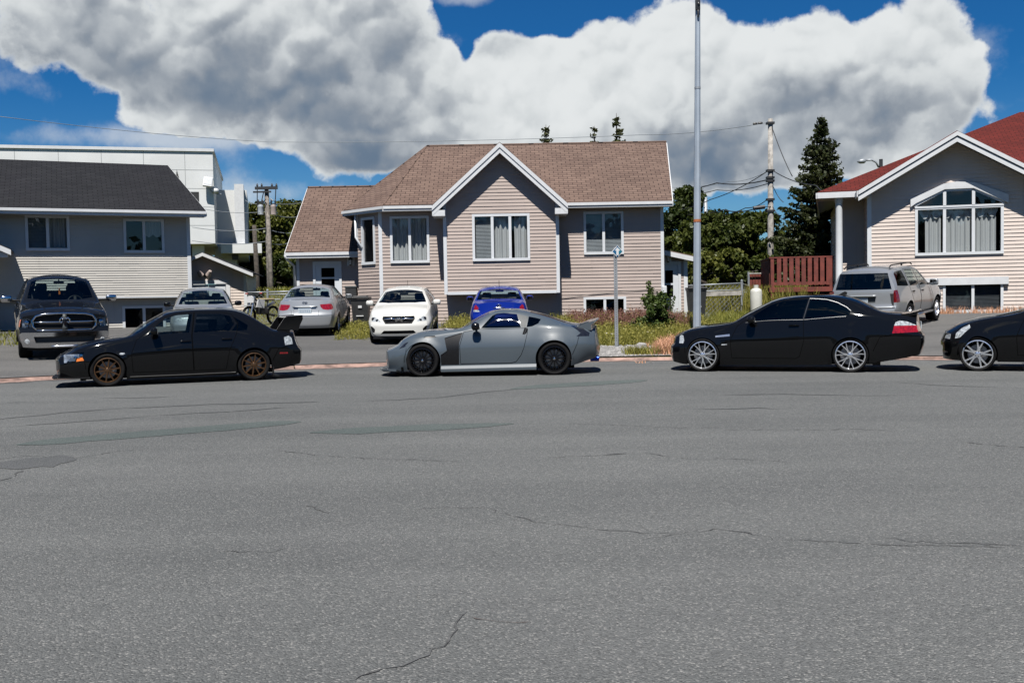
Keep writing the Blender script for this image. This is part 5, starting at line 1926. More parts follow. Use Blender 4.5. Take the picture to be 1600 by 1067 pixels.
def asphalt_mat(name, dark, light, speck, patch=.5):
    dark, light, speck = [tuple(v * ALB for v in c) for c in (dark, light, speck)]
    m = bpy.data.materials.new(name)
    m.use_nodes = True
    t = m.node_tree
    p = t.nodes['Principled BSDF']
    N = NT(t)
    tc = N.n('ShaderNodeTexCoord')
    ob = tc.outputs['Object']
    vor = N.n('ShaderNodeTexVoronoi', feature='F1')
    vor.inputs['Scale'].default_value = 105.0
    t.links.new(ob, vor.inputs['Vector'])
    sepc = N.n('ShaderNodeSeparateColor')
    t.links.new(vor.outputs['Color'], sepc.inputs[0])
    stone = sepc.outputs[0]                      # one grey per aggregate stone
    big = N.noise(ob, .16, 5.0, .6)
    mid = N.noise(ob, 1.1, 5.0, .62)
    mp = N.n('ShaderNodeMapping')
    mp.inputs['Scale'].default_value = (.09, .75, 1)
    t.links.new(ob, mp.inputs['Vector'])
    lane = N.noise(mp.outputs[0], 1.0, 5.0, .6)
    oil = N.ss(N.noise(ob, .55, 3.0, .5), .70, .80, 0.0, .35)
    f = N.m('ADD', N.m('MULTIPLY', N.m('SUBTRACT', big, .5), 1.3 * patch), N.m('MULTIPLY', N.m('SUBTRACT', lane, .5), 1.5 * patch))
    f = N.m('ADD', N.m('SUBTRACT', f, oil), N.m('MULTIPLY', N.m('SUBTRACT', big, .5), .2 * patch), N.m('MULTIPLY', N.m('SUBTRACT', mid, .5), .9 * patch))
    base = N.mix(N.ss(f, -.35, .35), c4(dark), c4(light))
    pale = N.ss(stone, .84, .97, 0.0, .40)
    blk = N.ss(stone, .40, .05, 0.0, .50)
    col = N.mix(blk, base, c4(tuple(v * .45 for v in dark)))
    col = N.mix(pale, col, c4(speck))
    N.put(p.inputs['Base Color'], col)
    p.inputs['Roughness'].default_value = .86
    p.inputs['Specular IOR Level'].default_value = .25
    bn = N.n('ShaderNodeBump')
    bn.inputs['Strength'].default_value = .75
    bn.inputs['Distance'].default_value = .006
    N.put(bn.inputs['Height'], N.m('ADD', N.m('MULTIPLY', vor.outputs['Distance'], -2.2), N.noise(ob, 40.0, 3.0)))
    N.put(p.inputs['Normal'], bn.outputs[0])
    MATS[name] = m


asphalt_mat('asphalt', (.110, .116, .117), (.182, .188, .186), (.46, .45, .43))
asphalt_mat('asphalt_drive', (.112, .112, .112), (.180, .177, .172), (.36, .35, .33), patch=.9)
asphalt_mat('asphalt_green', (.094, .116, .113), (.130, .154, .148), (.26, .28, .27), patch=.8)
asphalt_mat('asphalt_dark', (.092, .098, .102), (.135, .140, .142), (.22, .22, .22), patch=.8)
mat('crack', (.085, .087, .088), rough=.95, var=.5, vscale=9)
mat('grit', (.27, .22, .19), rough=.95, var=.6, vscale=12)
mat('rust_stain', (.11, .085, .075), rough=.95, var=.3, vscale=9)


def ground_mat():
    m = bpy.data.materials.new('grass_ground')
    m.use_nodes = True
    t = m.node_tree
    p = t.nodes['Principled BSDF']
    N = NT(t)
    tc = N.n('ShaderNodeTexCoord')
    ob = tc.outputs['Object']
    a = N.noise(ob, .5, 5.0, .6)
    b = N.noise(ob, 9.0, 5.0, .7)
    col = N.mix(N.ss(a, .35, .65), (.055, .062, .016, 1), (.11, .095, .036, 1))
    col = N.mix(N.ss(b, .35, .7), col, (.035, .045, .012, 1))
    N.put(p.inputs['Base Color'], col)
    p.inputs['Roughness'].default_value = .95
    bn = N.n('ShaderNodeBump')
    bn.inputs['Strength'].default_value = .8
    bn.inputs['Distance'].default_value = .06
    N.put(bn.inputs['Height'], N.noise(ob, 14.0, 5.0, .7))
    N.put(p.inputs['Normal'], bn.outputs[0])
    MATS['grass_ground'] = m


ground_mat()
mat('gravel', (.30, .29, .28), rough=.95, base2=(.16, .155, .15), vscale=26, bump=1.0, bscale=30)
mat('gravel_stone', (.36, .35, .34), rough=.9, var=.5, vscale=2.0)


def leaf_mat(name, c1, c2, c3=None, trans=.25, scale=.9, fine=14.0):
    c1, c2 = [tuple(v * (1.15 if scale > 1.5 else .85) for v in c) for c in (c1, c2)]
    m = bpy.data.materials.new(name)
    m.use_nodes = True
    t = m.node_tree
    t.nodes.clear()
    N = NT(t)
    out = N.n('ShaderNodeOutputMaterial')
    tc = N.n('ShaderNodeTexCoord')
    f = N.noise(tc.outputs['Object'], scale, 4.0, .6)
    g = N.noise(tc.outputs['Object'], fine, 2.0, .6)
    k = N.m('ADD', N.m('MULTIPLY', f, .6), N.m('MULTIPLY', g, .5))
    col = N.mix(N.ss(k, .40, .70), c4(c1), c4(c2))
    if c3:
        col = N.mix(N.ss(g, .62, .72), col, c4(c3))
    d = N.n('ShaderNodeBsdfDiffuse')
    N.put(d.inputs[0], col)
    tr = N.n('ShaderNodeBsdfTranslucent')
    N.put(tr.inputs[0], N.mix(1.0, col, (1.1, 1.25, .6, 1), 'MULTIPLY'))
    gl = N.n('ShaderNodeBsdfGlossy')
    gl.inputs['Roughness'].default_value = .45
    gl.inputs['Color'].default_value = (.6, .62, .6, 1)
    m1 = N.n('ShaderNodeMixShader')
    m1.inputs[0].default_value = trans
    t.links.new(d.outputs[0], m1.inputs[1])
    t.links.new(tr.outputs[0], m1.inputs[2])
    m2 = N.n('ShaderNodeMixShader')
    m2.inputs[0].default_value = .02
    t.links.new(m1.outputs[0], m2.inputs[1])
    t.links.new(gl.outputs[0], m2.inputs[2])
    t.links.new(m2.outputs[0], out.inputs['Surface'])
    MATS[name] = m


leaf_mat('leaf_bright', (.032, .046, .010), (.135, .138, .030))
leaf_mat('leaf_dark', (.016, .028, .008), (.060, .075, .020))
leaf_mat('leaf_mid', (.022, .036, .009), (.088, .100, .023))
leaf_mat('needle', (.014, .022, .010), (.050, .058, .022), (.085, .072, .032))
leaf_mat('needle_tip', (.030, .038, .014), (.075, .075, .028), (.11, .085, .04))
leaf_mat('weed_green', (.10, .105, .022), (.22, .195, .050), scale=3.0, fine=40)
leaf_mat('weed_purple', (.105, .050, .045), (.19, .10, .075), scale=3.0, fine=40)
leaf_mat('dry_grass', (.33, .165, .105), (.50, .29, .19), scale=3.0, fine=40)
leaf_mat('bush_leaf', (.020, .038, .010), (.075, .100, .026), scale=4.0, fine=30)
leaf_mat('lawn_blade', (.085, .100, .018), (.20, .185, .045), scale=2.0, fine=30)
mat('flower_white', (.70, .64, .60), rough=.8, var=.15, vscale=30)
mat('bark', (.075, .062, .050), rough=.95, var=.5, vscale=6.0, bump=.6, bscale=20)
mat('brown_stem', (.10, .07, .045), rough=.9, var=.4, vscale=10)

# ------------------------------------------------------------------ ground and road
CX, CY, CR = 1.15, 2.34, 21.0


def tz(x, y):
    rr = math.hypot(x - CX, y - CY) - CR
    z = .05 + .060 * max(0.0, min(rr, 11.0))
    if rr > 11:
        z += .02 * min(rr - 11, 10)
    if x < -3 and y > 38:                       # bank behind the wire fence on the left
        k = max(0.0, min(1.0, (y - 38) / 7.0)) * max(0.0, min(1.0, (-3 - x) / 3.0))
        z += 1.15 * k * k * (3 - 2 * k)
    return z


def on_ground(px, py):
    """point of the terrain seen at a photo pixel"""
    d = ray(px, py)
    Y = 3.0
    while Y < 120:
        if HCAM + d.z * Y < tz(d.x * Y, Y) if math.hypot(d.x * Y - CX, Y - CY) > CR else HCAM + d.z * Y < 0:
            return Vector((d.x * Y, Y, HCAM + d.z * Y))
        Y += .02
    return None


def road_point(px, py):
    d = ray(px, py)
    Y = -HCAM / d.z
    return Vector((d.x * Y, Y, 0))


b = MB()
b.poly([(-90, -120, 0), (90, -120, 0), (90, 60, 0), (-90, 60, 0)], 'asphalt')


def ribbon(pts, w, m, z, jit=.35):
    L_, R_ = [], []
    n = len(pts)
    for i in range(n):
        a, c = Vector(pts[max(0, i - 1)]), Vector(pts[min(n - 1, i + 1)])
        d = (c - a)
        d.z = 0
        d.normalize()
        nr = Vector((-d.y, d.x, 0))
        k = w * (1 + jit * (random.random() - .5) * 2) * (min(1.0, i / 2 + .15) if i < 2 else 1) * (min(1.0, (n - 1 - i) / 2 + .15) if n - 1 - i < 2 else 1)
        p = Vector(pts[i])
        p.z = z
        L_.append(p + nr * k)
        R_.append(p - nr * k)
    for i in range(n - 1):
        b.poly([R_[i], R_[i + 1], L_[i + 1], L_[i]], m)


def crack(pix, w, m='crack', step=.05, rough=.016):
    P = [road_point(*p) for p in pix]
    out = []
    for i in range(len(P) - 1):
        k = max(2, int((P[i + 1] - P[i]).length / step))
        for j in range(k):
            q = P[i].lerp(P[i + 1], j / k)
            out.append(q + Vector((random.gauss(0, rough), random.gauss(0, rough), 0)))
    out.append(P[-1])
    ribbon(out, w * (.62 if m != 'asphalt_dark' else 1.5), m, .0042, .9)


crack([(700, 793), (760, 793), (800, 806), (850, 818), (905, 822), (950, 829), (1000, 832), (1060, 832), (1120, 827), (1170, 834), (1215, 842), (1280, 846), (1380, 851), (1480, 853), (1640, 858)], .005)
crack([(640, 797), (700, 792), (745, 795)], .005)
crack([(1020, 842), (1090, 828)], .004)
crack([(480, 788), (500, 796), (520, 802)], .006)
crack([(330, 862), (420, 861), (460, 858)], .005)
crack([(716, 962), (760, 970), (800, 973), (830, 972)], .005, 'rust_stain')
crack([(530, 1067), (580, 1050), (640, 1035), (690, 1010), (712, 985), (718, 962), (725, 950)], .006)
crack([(430, 704), (500, 712), (570, 716), (640, 718), (720, 721)], .008)
crack([(0, 718), (40, 712), (120, 716), (180, 705), (230, 702)], .010)
crack([(0, 752), (20, 745), (35, 735)], .012)
crack([(0, 655), (120, 643), (160, 640), (330, 632), (420, 630), (500, 628)], .03, 'asphalt_dark', .25, .03)
crack([(0, 668), (60, 664), (140, 658), (240, 650), (330, 644), (470, 636)], .02, 'asphalt_dark', .25, .03)
crack([(150, 622), (210, 622), (300, 619)], .02, 'asphalt_dark', .25, .03)
crack([(560, 628), (680, 622), (760, 612), (850, 606)], .014, 'asphalt_dark', .25, .03)
crack([(1050, 592), (1100, 590)], .02, 'asphalt_dark', .25, .03)
crack([(1130, 617), (1230, 616), (1330, 618), (1440, 617)], .02, 'asphalt_dark', .25, .03)
crack([(1130, 672), (1240, 671), (1290, 672), (1330, 670), (1400, 674)], .010)
crack([(880, 662), (960, 664), (1050, 668), (1180, 668)], .008)
crack([(1080, 640), (1180, 638), (1230, 640)], .014, 'asphalt_dark', .25, .03)
crack([(850, 715), (930, 712), (1010, 708), (1080, 718), (1140, 716), (1240, 723)], .007)
crack([(1400, 598), (1480, 603), (1600, 606)], .018, 'asphalt_dark', .25, .03)
crack([(1500, 690), (1560, 697), (1630, 700)], .012)
crack([(980, 708), (948, 710)], .03, 'asphalt_dark', .2, .01)
crack([(1380, 842), (1420, 846), (1600, 852)], .006)
crack([(900, 905), (925, 900)], .006)
crack([(860, 940), (885, 936)], .006)


def repair(pix, w, m):
    P = [road_point(*p) for p in pix]
    out = []
    for i in range(len(P) - 1):
        k = max(2, int((P[i + 1] - P[i]).length / .22))
        for j in range(k):
            out.append(P[i].lerp(P[i + 1], j / k))
    out.append(P[-1])
    ribbon(out, w, m, .0038, .16)


repair([(484, 676), (560, 673), (640, 669), (720, 666), (802, 662)], .27, 'asphalt_green')
repair([(26, 695), (130, 686), (240, 677), (340, 669), (420, 662), (470, 659)], .28, 'asphalt_green')
repair([(-30, 727), (40, 724), (90, 720), (118, 719)], .34, 'asphalt_dark')
repair([(800, 608), (860, 603), (930, 599), (1010, 594)], .34, 'asphalt_green')
# grit and dirt lying in the gutter
def gutter(a0, a1, m, w, off):
    out = []
    k = a0
    while k < a1:
        r = CR - off + random.gauss(0, .03)
        out.append((CX + r * math.sin(R(k)), CY + r * math.cos(R(k)), 0))
        k += .6
    ribbon(out, w, m, .0050, .8)


for a0, a1, m, w, off in ((-44, -31, 'grit', .05, .36), (-29, -12, 'grit', .06, .37), (-11, -2, 'asphalt_dark', .05, .40), (0, 9, 'grit', .07, .37), (10, 22, 'grit', .05, .38), (22, 34, 'asphalt_dark', .05, .40), (-50, -20, 'asphalt_dark', .04, .48)):
    gutter(a0, a1, m, w, off)
struct(b.build('road', recalc=False))

b = MB()
vs, fs = [], []
rad_ = [0, .1, .22] + [.5 * k for k in range(1, 28)] + [15, 16.5, 18, 20, 23, 26, 30, 36, 45, 60, 90, 140, 220, 400, 800]
ang_ = [R(a) for a in np.arange(-104, 104.1, 1.0)]
for a in ang_:
    for r in rad_:
        x, y = CX + (CR + r) * math.sin(a), CY + (CR + r) * math.cos(a)
        vs.append((x, y, tz(x, y) - .012))
nr_ = len(rad_)
for i in range(len(ang_) - 1):
    for j in range(nr_ - 1):
        fs.append((i * nr_ + j, (i + 1) * nr_ + j, (i + 1) * nr_ + j + 1, i * nr_ + j + 1))
b.mesh(vs, fs, 'grass_ground')
struct(b.build('ground', smooth=True))

b = MB()
prof = [(-.24, .006), (-.02, .016), (.0, .048), (.03, .058), (.11, .060), (.19, .03)]
seg_ = 3.05 / CR
a0_ = R(-100)
n = len(prof)
while a0_ < R(100):
    vs, fs = [], []
    dr, dz = random.gauss(0, .012), random.gauss(0, .006)
    for i in range(9):
        a = a0_ + (seg_ - .0011) * i / 8
        for j, (r, z) in enumerate(prof):
            q = .0 if j == 0 else 1.0
            vs.append((CX + (CR + r + dr * q) * math.sin(a), CY + (CR + r + dr * q) * math.cos(a), z + dz * q + .004 * random.random() * q))
    for i in range(8):
        for j in range(n - 1):
            fs.append((i * n + j, (i + 1) * n + j, (i + 1) * n + j + 1, i * n + j + 1))
    b.mesh(vs, fs, 'curb_stone')
    a0_ += seg_
struct(b.build('kerb', recalc=False, smooth=True, sharp=40))


def sheet(name, A, B_, C_, D, m, lift, nu=40, nv=40, edge=0.0):
    """asphalt laid on the terrain: A-B along the kerb, D-C at the far end"""
    mb = MB()
    vs, fs = [], []
    for i in range(nu + 1):
        for j in range(nv + 1):
            u, v = i / nu, j / nv
            x = (A[0] * (1 - u) + B_[0] * u) * (1 - v) + (D[0] * (1 - u) + C_[0] * u) * v
            y = (A[1] * (1 - u) + B_[1] * u) * (1 - v) + (D[1] * (1 - u) + C_[1] * u) * v
            if edge and i in (0, nu):
                x += random.gauss(0, edge)
            if edge and j in (0, nv):
                y += random.gauss(0, edge)
            rr = math.hypot(x - CX, y - CY)
            if rr < CR + .19:
                k = (CR + .19) / rr
                x, y = CX + (x - CX) * k, CY + (y - CY) * k
            vs.append((x, y, tz(x, y) + lift))
    for i in range(nu):
        for j in range(nv):
            fs.append((i * (nv + 1) + j, (i + 1) * (nv + 1) + j, (i + 1) * (nv + 1) + j + 1, i * (nv + 1) + j + 1))
    mb.mesh(vs, fs, m)
    return mb.build(name, smooth=True)


struct(sheet('driveway', (-16.5, 15.0), (-6.6, 21.0), (-10.6, 37.0), (-19.5, 29.5), 'asphalt_drive', .012, 40, 60))
struct(sheet('driveway', (-6.8, 21.0), (1.9, 22.6), (1.9, 33.9), (-8.2, 36.2), 'asphalt_drive', .014, 40, 60))
struct(sheet('driveway', (8.6, 21.0), (14.5, 18.0), (17.8, 33.5), (10.4, 33.5), 'asphalt_drive', .012, 40, 60))
# ------------------------------------------------------------------ house kit
def frame(x, y, deg):
    return Matrix.Translation((x, y, 0)) @ Matrix.Rotation(R(deg), 4, 'Z')


def on(M, px, py, y0=0.0):
    """photo pixel -> (u, z) on the plane local y = y0 of frame M"""
    Mi = M.inverted()
    o = Mi @ Vector((0, 0, HCAM))
    d = Mi.to_3x3() @ ray(px, py)
    t = (y0 - o.y) / d.y
    p = o + d * t
    return p.x, p.z


def rect_on(M, x0, y0, x1, y1, d=0.0):
    u0, za = on(M, x0, (y0 + y1) / 2, d)
    u1, zb = on(M, x1, (y0 + y1) / 2, d)
    zt = (on(M, x0, y0, d)[1] + on(M, x1, y0, d)[1]) / 2
    z0 = (on(M, x0, y1, d)[1] + on(M, x1, y1, d)[1]) / 2
    return u0, z0, u1, zt


def span(poly, z):
    xs = []
    n = len(poly)
    for i in range(n):
        (x1, z1), (x2, z2) = poly[i], poly[(i + 1) % n]
        if (z1 <= z < z2) or (z2 <= z < z1):
            xs.append(x1 + (x2 - x1) * (z - z1) / (z2 - z1))
    return (min(xs), max(xs)) if len(xs) >= 2 else None


def joints(k, poly):
    lo = min(p[0] for p in poly)
    r = random.Random(int(k * 7919 + lo * 100))
    x = lo + r.uniform(.6, 3.6)
    out = []
    while x < max(p[0] for p in poly):
        out.append(x)
        x += 3.66
    return out


def siding(mb, M, poly, y0, holes, course, m, lap=.018, z_ref=0.0):
    """lap siding: one board per course, leaning out at its foot; poly (u, z) convex; holes (u0, z0, u1, z1)"""
    zmin, zmax = min(p[1] for p in poly), max(p[1] for p in poly)
    cuts = sorted(set([h[1] for h in holes] + [h[3] for h in holes] + [p[1] for p in poly]))
    k = math.floor((zmin - z_ref) / course)
    while z_ref + k * course < zmax:
        c0, c1 = z_ref + k * course, z_ref + (k + 1) * course
        k += 1
        zs = [max(c0, zmin)] + [c for c in cuts if max(c0, zmin) + 1e-4 < c < min(c1, zmax) - 1e-4] + [min(c1, zmax)]
        for za, zb in zip(zs[:-1], zs[1:]):
            if zb - za < 1e-4:
                continue
            s0, s1 = span(poly, za + 1e-5), span(poly, zb - 1e-5)
            if not s0 or not s1:
                continue
            cutl = sorted((h[0], h[2]) for h in holes if h[1] < (za + zb) / 2 < h[3])
            L0, L1 = s0[0], s1[0]
            segs = []
            for h0, h1 in cutl:
                segs.append((L0, h0, h0, L1))
                L0 = L1 = h1
            segs.append((L0, s0[1], s1[1], L1))
            oa, ob = lap * (c1 - za) / course, lap * (c1 - zb) / course
            cut = []
            for a0, b0, b1, a1 in segs:              # boards butt with a small overlap every few metres
                if b0 - a0 < .002 and b1 - a1 < .002:
                    continue
                js = [j for j in joints(k, poly) if max(a0, a1) + .15 < j < min(b0, b1) - .15]
                for q, j in enumerate(js):
                    cut.append((a0, j, j, a1, q % 2))
                    a0 = a1 = j
                cut.append((a0, b0, b1, a1, len(js) % 2))
            for a0, b0, b1, a1, q in cut:
                oa, ob = lap * (c1 - za) / course + .003 * q, lap * (c1 - zb) / course + .003 * q
                mb.poly([M @ Vector((a0, y0 - oa, za)), M @ Vector((b0, y0 - oa, za)), M @ Vector((b1, y0 - ob, zb)), M @ Vector((a1, y0 - ob, zb))], m)
                if abs(za - c0) < 1e-4:
                    mb.poly([M @ Vector((a0, y0, za)), M @ Vector((b0, y0, za)), M @ Vector((b0, y0 - oa, za)), M @ Vector((a0, y0 - oa, za))], m)


def mbox(mb, M, u0, u1, d0, d1, z0, z1, m):
    mb.box((u0, d0, z0), (u1, d1, z1), m, M)


def window(parent, M, rect, y0, cols, frame_w=.065, mull=.09, glass='house_glass', curtains=None, room='room_dark', rows=None, deep=.7, trim=None, lab=None):
    """frame (with its dark room), panes and curtains as children; rect (u0, z0, u1, z1) on plane y0"""
    u0, z0, u1, z1 = rect
    f = MB()
    fo = .045
    mbox(f, M, u0 - .02, u1 + .02, y0 - fo, y0 + .06, z1 - frame_w, z1 + .015, 'white_vinyl')
    mbox(f, M, u0 - .02, u1 + .02, y0 - fo - .02, y0 + .06, z0 - .025, z0 + frame_w, 'white_vinyl')
    mbox(f, M, u0 - .02, u0 + frame_w, y0 - fo, y0 + .06, z0 + frame_w, z1 - frame_w, 'white_vinyl')
    mbox(f, M, u1 - frame_w, u1 + .02, y0 - fo, y0 + .06, z0 + frame_w, z1 - frame_w, 'white_vinyl')
    edges = [u0 + frame_w] + [u0 + (u1 - u0) * c for c in cols] + [u1 - frame_w]
    for c in edges[1:-1]:
        mbox(f, M, c - mull / 2, c + mull / 2, y0 - fo + .008, y0 + .06, z0 + frame_w, z1 - frame_w, 'white_vinyl')
    o = f.build('window', parent)
    if lab:
        o['label'] = lab
    g = MB()
    g.poly([M @ Vector(p) for p in ((u0 + .01, y0 + .02, z0 + .02), (u1 - .01, y0 + .02, z0 + .02), (u1 - .01, y0 + .02, z1 - .02), (u0 + .01, y0 + .02, z1 - .02))], glass)
    g.build('pane', o, recalc=False)
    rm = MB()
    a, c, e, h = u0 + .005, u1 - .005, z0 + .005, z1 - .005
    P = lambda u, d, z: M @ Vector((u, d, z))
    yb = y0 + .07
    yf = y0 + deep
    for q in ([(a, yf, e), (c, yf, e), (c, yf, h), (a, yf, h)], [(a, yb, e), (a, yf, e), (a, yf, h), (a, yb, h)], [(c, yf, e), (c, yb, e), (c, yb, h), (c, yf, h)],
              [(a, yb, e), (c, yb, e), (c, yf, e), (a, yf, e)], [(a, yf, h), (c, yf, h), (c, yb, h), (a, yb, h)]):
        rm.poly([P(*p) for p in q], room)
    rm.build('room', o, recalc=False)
    for cu in curtains or []:
        kind, ca, cb = cu[:3]
        ua, ub = u0 + (u1 - u0) * ca, u0 + (u1 - u0) * cb
        if kind == 'curtain':
            low = cu[3] if len(cu) > 3 else 0.0
            n = max(10, int((ub - ua) / .018))
            vs, fs = [], []
            ph = random.random() * 6
            for i in range(n + 1):
                t = i / n
                uu = ua + (ub - ua) * t
                dd = y0 + .16 + .035 * math.sin(t * (ub - ua) * 42 + ph) + .02 * math.sin(t * (ub - ua) * 17 + 2 * ph)
                zl = z0 + low * (z1 - z0)
                vs += [P(uu, dd, zl), P(uu + .01 * math.sin(ph + t * 9), dd * 1.0, h)]
            for i in range(n):
                fs.append((2 * i, 2 * i + 2, 2 * i + 3, 2 * i + 1))
            k = MB()
            k.mesh(vs, fs, 'curtain')
            k.build('curtain', o, smooth=True, recalc=False)
        elif kind == 'blind':
            k = MB()
            za, zb = z0 + (z1 - z0) * cu[3], z0 + (z1 - z0) * cu[4]
            n = int((zb - za) / .045)
            for i in range(n):
                z = za + (zb - za) * i / n
                k.poly([P(ua, y0 + .10, z), P(ub, y0 + .10, z), P(ub, y0 + .12, z + .040), P(ua, y0 + .12, z + .040)], 'blind')
            k.build('blind', o, recalc=False)
        elif kind == 'valance':
            n = 40
            vs, fs = [], []
            for i in range(n + 1):
                t = i / n
                zl = z1 - (cu[3] + cu[4] * abs(math.sin(math.pi * t * cu[5]))) * (z1 - z0)
                dd = y0 + .11 + .012 * math.sin(t * 60)
                vs += [P(ua + (ub - ua) * t, dd, zl), P(ua + (ub - ua) * t, dd, h)]
            for i in range(n):
                fs.append((2 * i, 2 * i + 2, 2 * i + 3, 2 * i + 1))
            k = MB()
            k.mesh(vs, fs, cu[6] if len(cu) > 6 else 'valance')
            k.build('valance', o, recalc=False)
    return o


def roof_plane(mb, pts, m, th=.07, e0=0, e1=1):
    """slab; the eave edge runs pts[e0] -> pts[e1]; courses follow it"""
    pts = [Vector(p) for p in pts]
    ex = (pts[e1] - pts[e0]).normalized()
    nrm = Vector((0, 0, 0))
    for i in range(len(pts)):
        nrm += (pts[i] - pts[0]).cross(pts[(i + 1) % len(pts)] - pts[0])
    nrm.normalize()
    if nrm.z < 0:
        nrm = -nrm
        pts = pts[::-1]
    up = nrm.cross(ex).normalized()
    if up.z < 0:
        up = -up
    o = pts[e0]
    top = [p + nrm * 0 for p in pts]
    mb.poly(top, m, [((p - o).dot(ex) + 50, (p - o).dot(up) + 50) for p in top])
    bot = [p - Vector((0, 0, th)) for p in pts]
    mb.poly(bot[::-1], 'soffit')
    for i in range(len(pts)):
        j = (i + 1) % len(pts)
        mb.poly([bot[i], bot[j], top[j], top[i]], m, [(0, 0), (0, .05), (.05, .05), (.05, 0)])


def board(mb, a, b_, drop, th, m, out):
    """fascia board hanging under the edge a-b, pushed outwards by th along out"""
    a, b_, out = Vector(a), Vector(b_), Vector(out).normalized()
    vs = []
    for p in (a, b_):
        for q in (0, th):
            for z in (0, -drop):
                vs.append(p + out * q + Vector((0, 0, z)))
    mb.mesh(vs, [(0, 1, 3, 2), (4, 6, 7, 5), (0, 4, 5, 1), (2, 3, 7, 6), (0, 2, 6, 4), (1, 5, 7, 3)], m)


def post(mb, M, u, d, z0, z1, w, m):
    mb.box((u - w / 2, d - w / 2, z0), (u + w / 2, d + w / 2, z1), m, M)


def wall_door(parent, M, u0, u1, z0, z1, y0, light=None, knob=.9, panel=True, trim=.09):
    """trimmed door; light: list of glazed (a, b, c, d) fractions of the leaf; returns the door"""
    d = MB()
    mbox(d, M, u0 - trim, u0, y0 - .05, y0 + .05, z0, z1 + trim, 'white_vinyl')
    mbox(d, M, u1, u1 + trim, y0 - .05, y0 + .05, z0, z1 + trim, 'white_vinyl')
    mbox(d, M, u0, u1, y0 - .05, y0 + .05, z1, z1 + trim, 'white_vinyl')
    W_, H_ = u1 - u0, z1 - z0
    holes = [(u0 + a * W_, z0 + c * H_, u0 + b_ * W_, z0 + e * H_) for a, b_, c, e in (light or [])]
    # leaf cut round the glass
    us = sorted(set([u0, u1] + [h[0] for h in holes] + [h[2] for h in holes]))
    zs = sorted(set([z0, z1] + [h[1] for h in holes] + [h[3] for h in holes]))
    for ua, ub in zip(us[:-1], us[1:]):
        for za, zb in zip(zs[:-1], zs[1:]):
            mid = ((ua + ub) / 2, (za + zb) / 2)
            if any(h[0] < mid[0] < h[2] and h[1] < mid[1] < h[3] for h in holes):
                continue
            mbox(d, M, ua, ub, y0 - .012, y0 + .03, za, zb, 'door_white')
    if panel:
        for a, c in ((.16, .47), (.53, .84)):
            mbox(d, M, u0 + a * W_, u0 + c * W_, y0 - .017, y0 - .010, z0 + .08 * H_, z0 + .22 * H_, 'white_vinyl')
            mbox(d, M, u0 + a * W_, u0 + c * W_, y0 - .017, y0 - .010, z0 + .25 * H_, z0 + .40 * H_, 'white_vinyl')
    o = d.build('door', parent)
    for h in holes:
        g = MB()
        g.poly([M @ Vector(p) for p in ((h[0], y0 + .008, h[1]), (h[2], y0 + .008, h[1]), (h[2], y0 + .008, h[3]), (h[0], y0 + .008, h[3]))], 'dark_house_glass')
        g.build('pane', o, recalc=False)
        g = MB()
        P = lambda u, dd, z: M @ Vector((u, dd, z))
        g.poly([P(h[0] - .05, y0 + .2, h[1] - .05), P(h[2] + .05, y0 + .2, h[1] - .05), P(h[2] + .05, y0 + .2, h[3] + .05), P(h[0] - .05, y0 + .2, h[3] + .05)], 'room_dark')
        g.build('room', o, recalc=False)
    k = MB()
    k.lathe([(0, .05), (.02, .048), (.028, .035), (.02, .02), (.012, .0)], 'brushed', 12, M @ Matrix.Translation((u0 + knob * W_, y0 - .012, z0 + .46 * H_)) @ Matrix.Rotation(R(90), 4, 'X'))
    k.build('handle', o, smooth=True)
    return o


def lantern(parent, M, u, d, z, h=.34):
    b = MB()
    mbox(b, M, u - .13, u + .13, d - .02, d, z - .12, z + .22, 'white_vinyl')
    mbox(b, M, u - .03, u + .03, d - .14, d - .02, z + .12, z + .15, 'lamp_black')
    Mx = M @ Matrix.Translation((u, d - .13, z - .12))
    b.lathe([(0, .0), (.035, .0), (.05, .03), (.075, .20), (.09, .21), (.05, .27), (.0, .30)], 'lamp_black', 6, Mx)
    b.lathe([(.052, .035), (.073, .195)], 'lantern_glass', 6, Mx @ Matrix.Scale(1.03, 4))
    return b.build('wall_lantern', parent)


# ================================================================== centre house (beige siding, brown roof)
H1 = empty('house', (0, 34, .6))
tag(H1, 'beige sided house with a brown shingle roof and a white edged front gable', 'house')
H1['_o'] = 1


def kids(root, since):
    pass


MAIN_Y, BUMP_Y, ENT_Y, SIDE_Y = 34.0, 33.2, 36.5, 36.2
W_ = Matrix.Identity(4)


class Shift:
    """parts are modelled in world space; the house root stands at its base"""


def fix_children(root):
    inv = Matrix.Translation(root.location).inverted() if root.rotation_euler.z == 0 else (Matrix.Translation(root.location) @ Matrix.Rotation(root.rotation_euler.z, 4, 'Z')).inverted()
    for c in root.children:
        c.matrix_parent_inverse = inv


Z0 = .3
wl = MB()
uR = on(W_, 1036, 420, MAIN_Y)[0]
uB = on(W_, 595, 400, MAIN_Y)[0]
zE = (on(W_, 950, 316.5, MAIN_Y)[1])          # soffit height at the wall
r_w3 = rect_on(W_, 912.8, 331.3, 973.3, 396.4, MAIN_Y)
r_w4 = rect_on(W_, 912.8, 464.5, 977.5, 507, MAIN_Y)
r_w1 = rect_on(W_, 610.5, 338.6, 670, 410, MAIN_Y)
r_w2 = rect_on(W_, 739, 335, 827, 406.5, BUMP_Y)
CO = .1145
siding(wl, W_, [(uB, Z0), (uR, Z0), (uR, zE), (uB, zE)], MAIN_Y, [r_w1, r_w3, r_w4], CO, 'siding_beige')
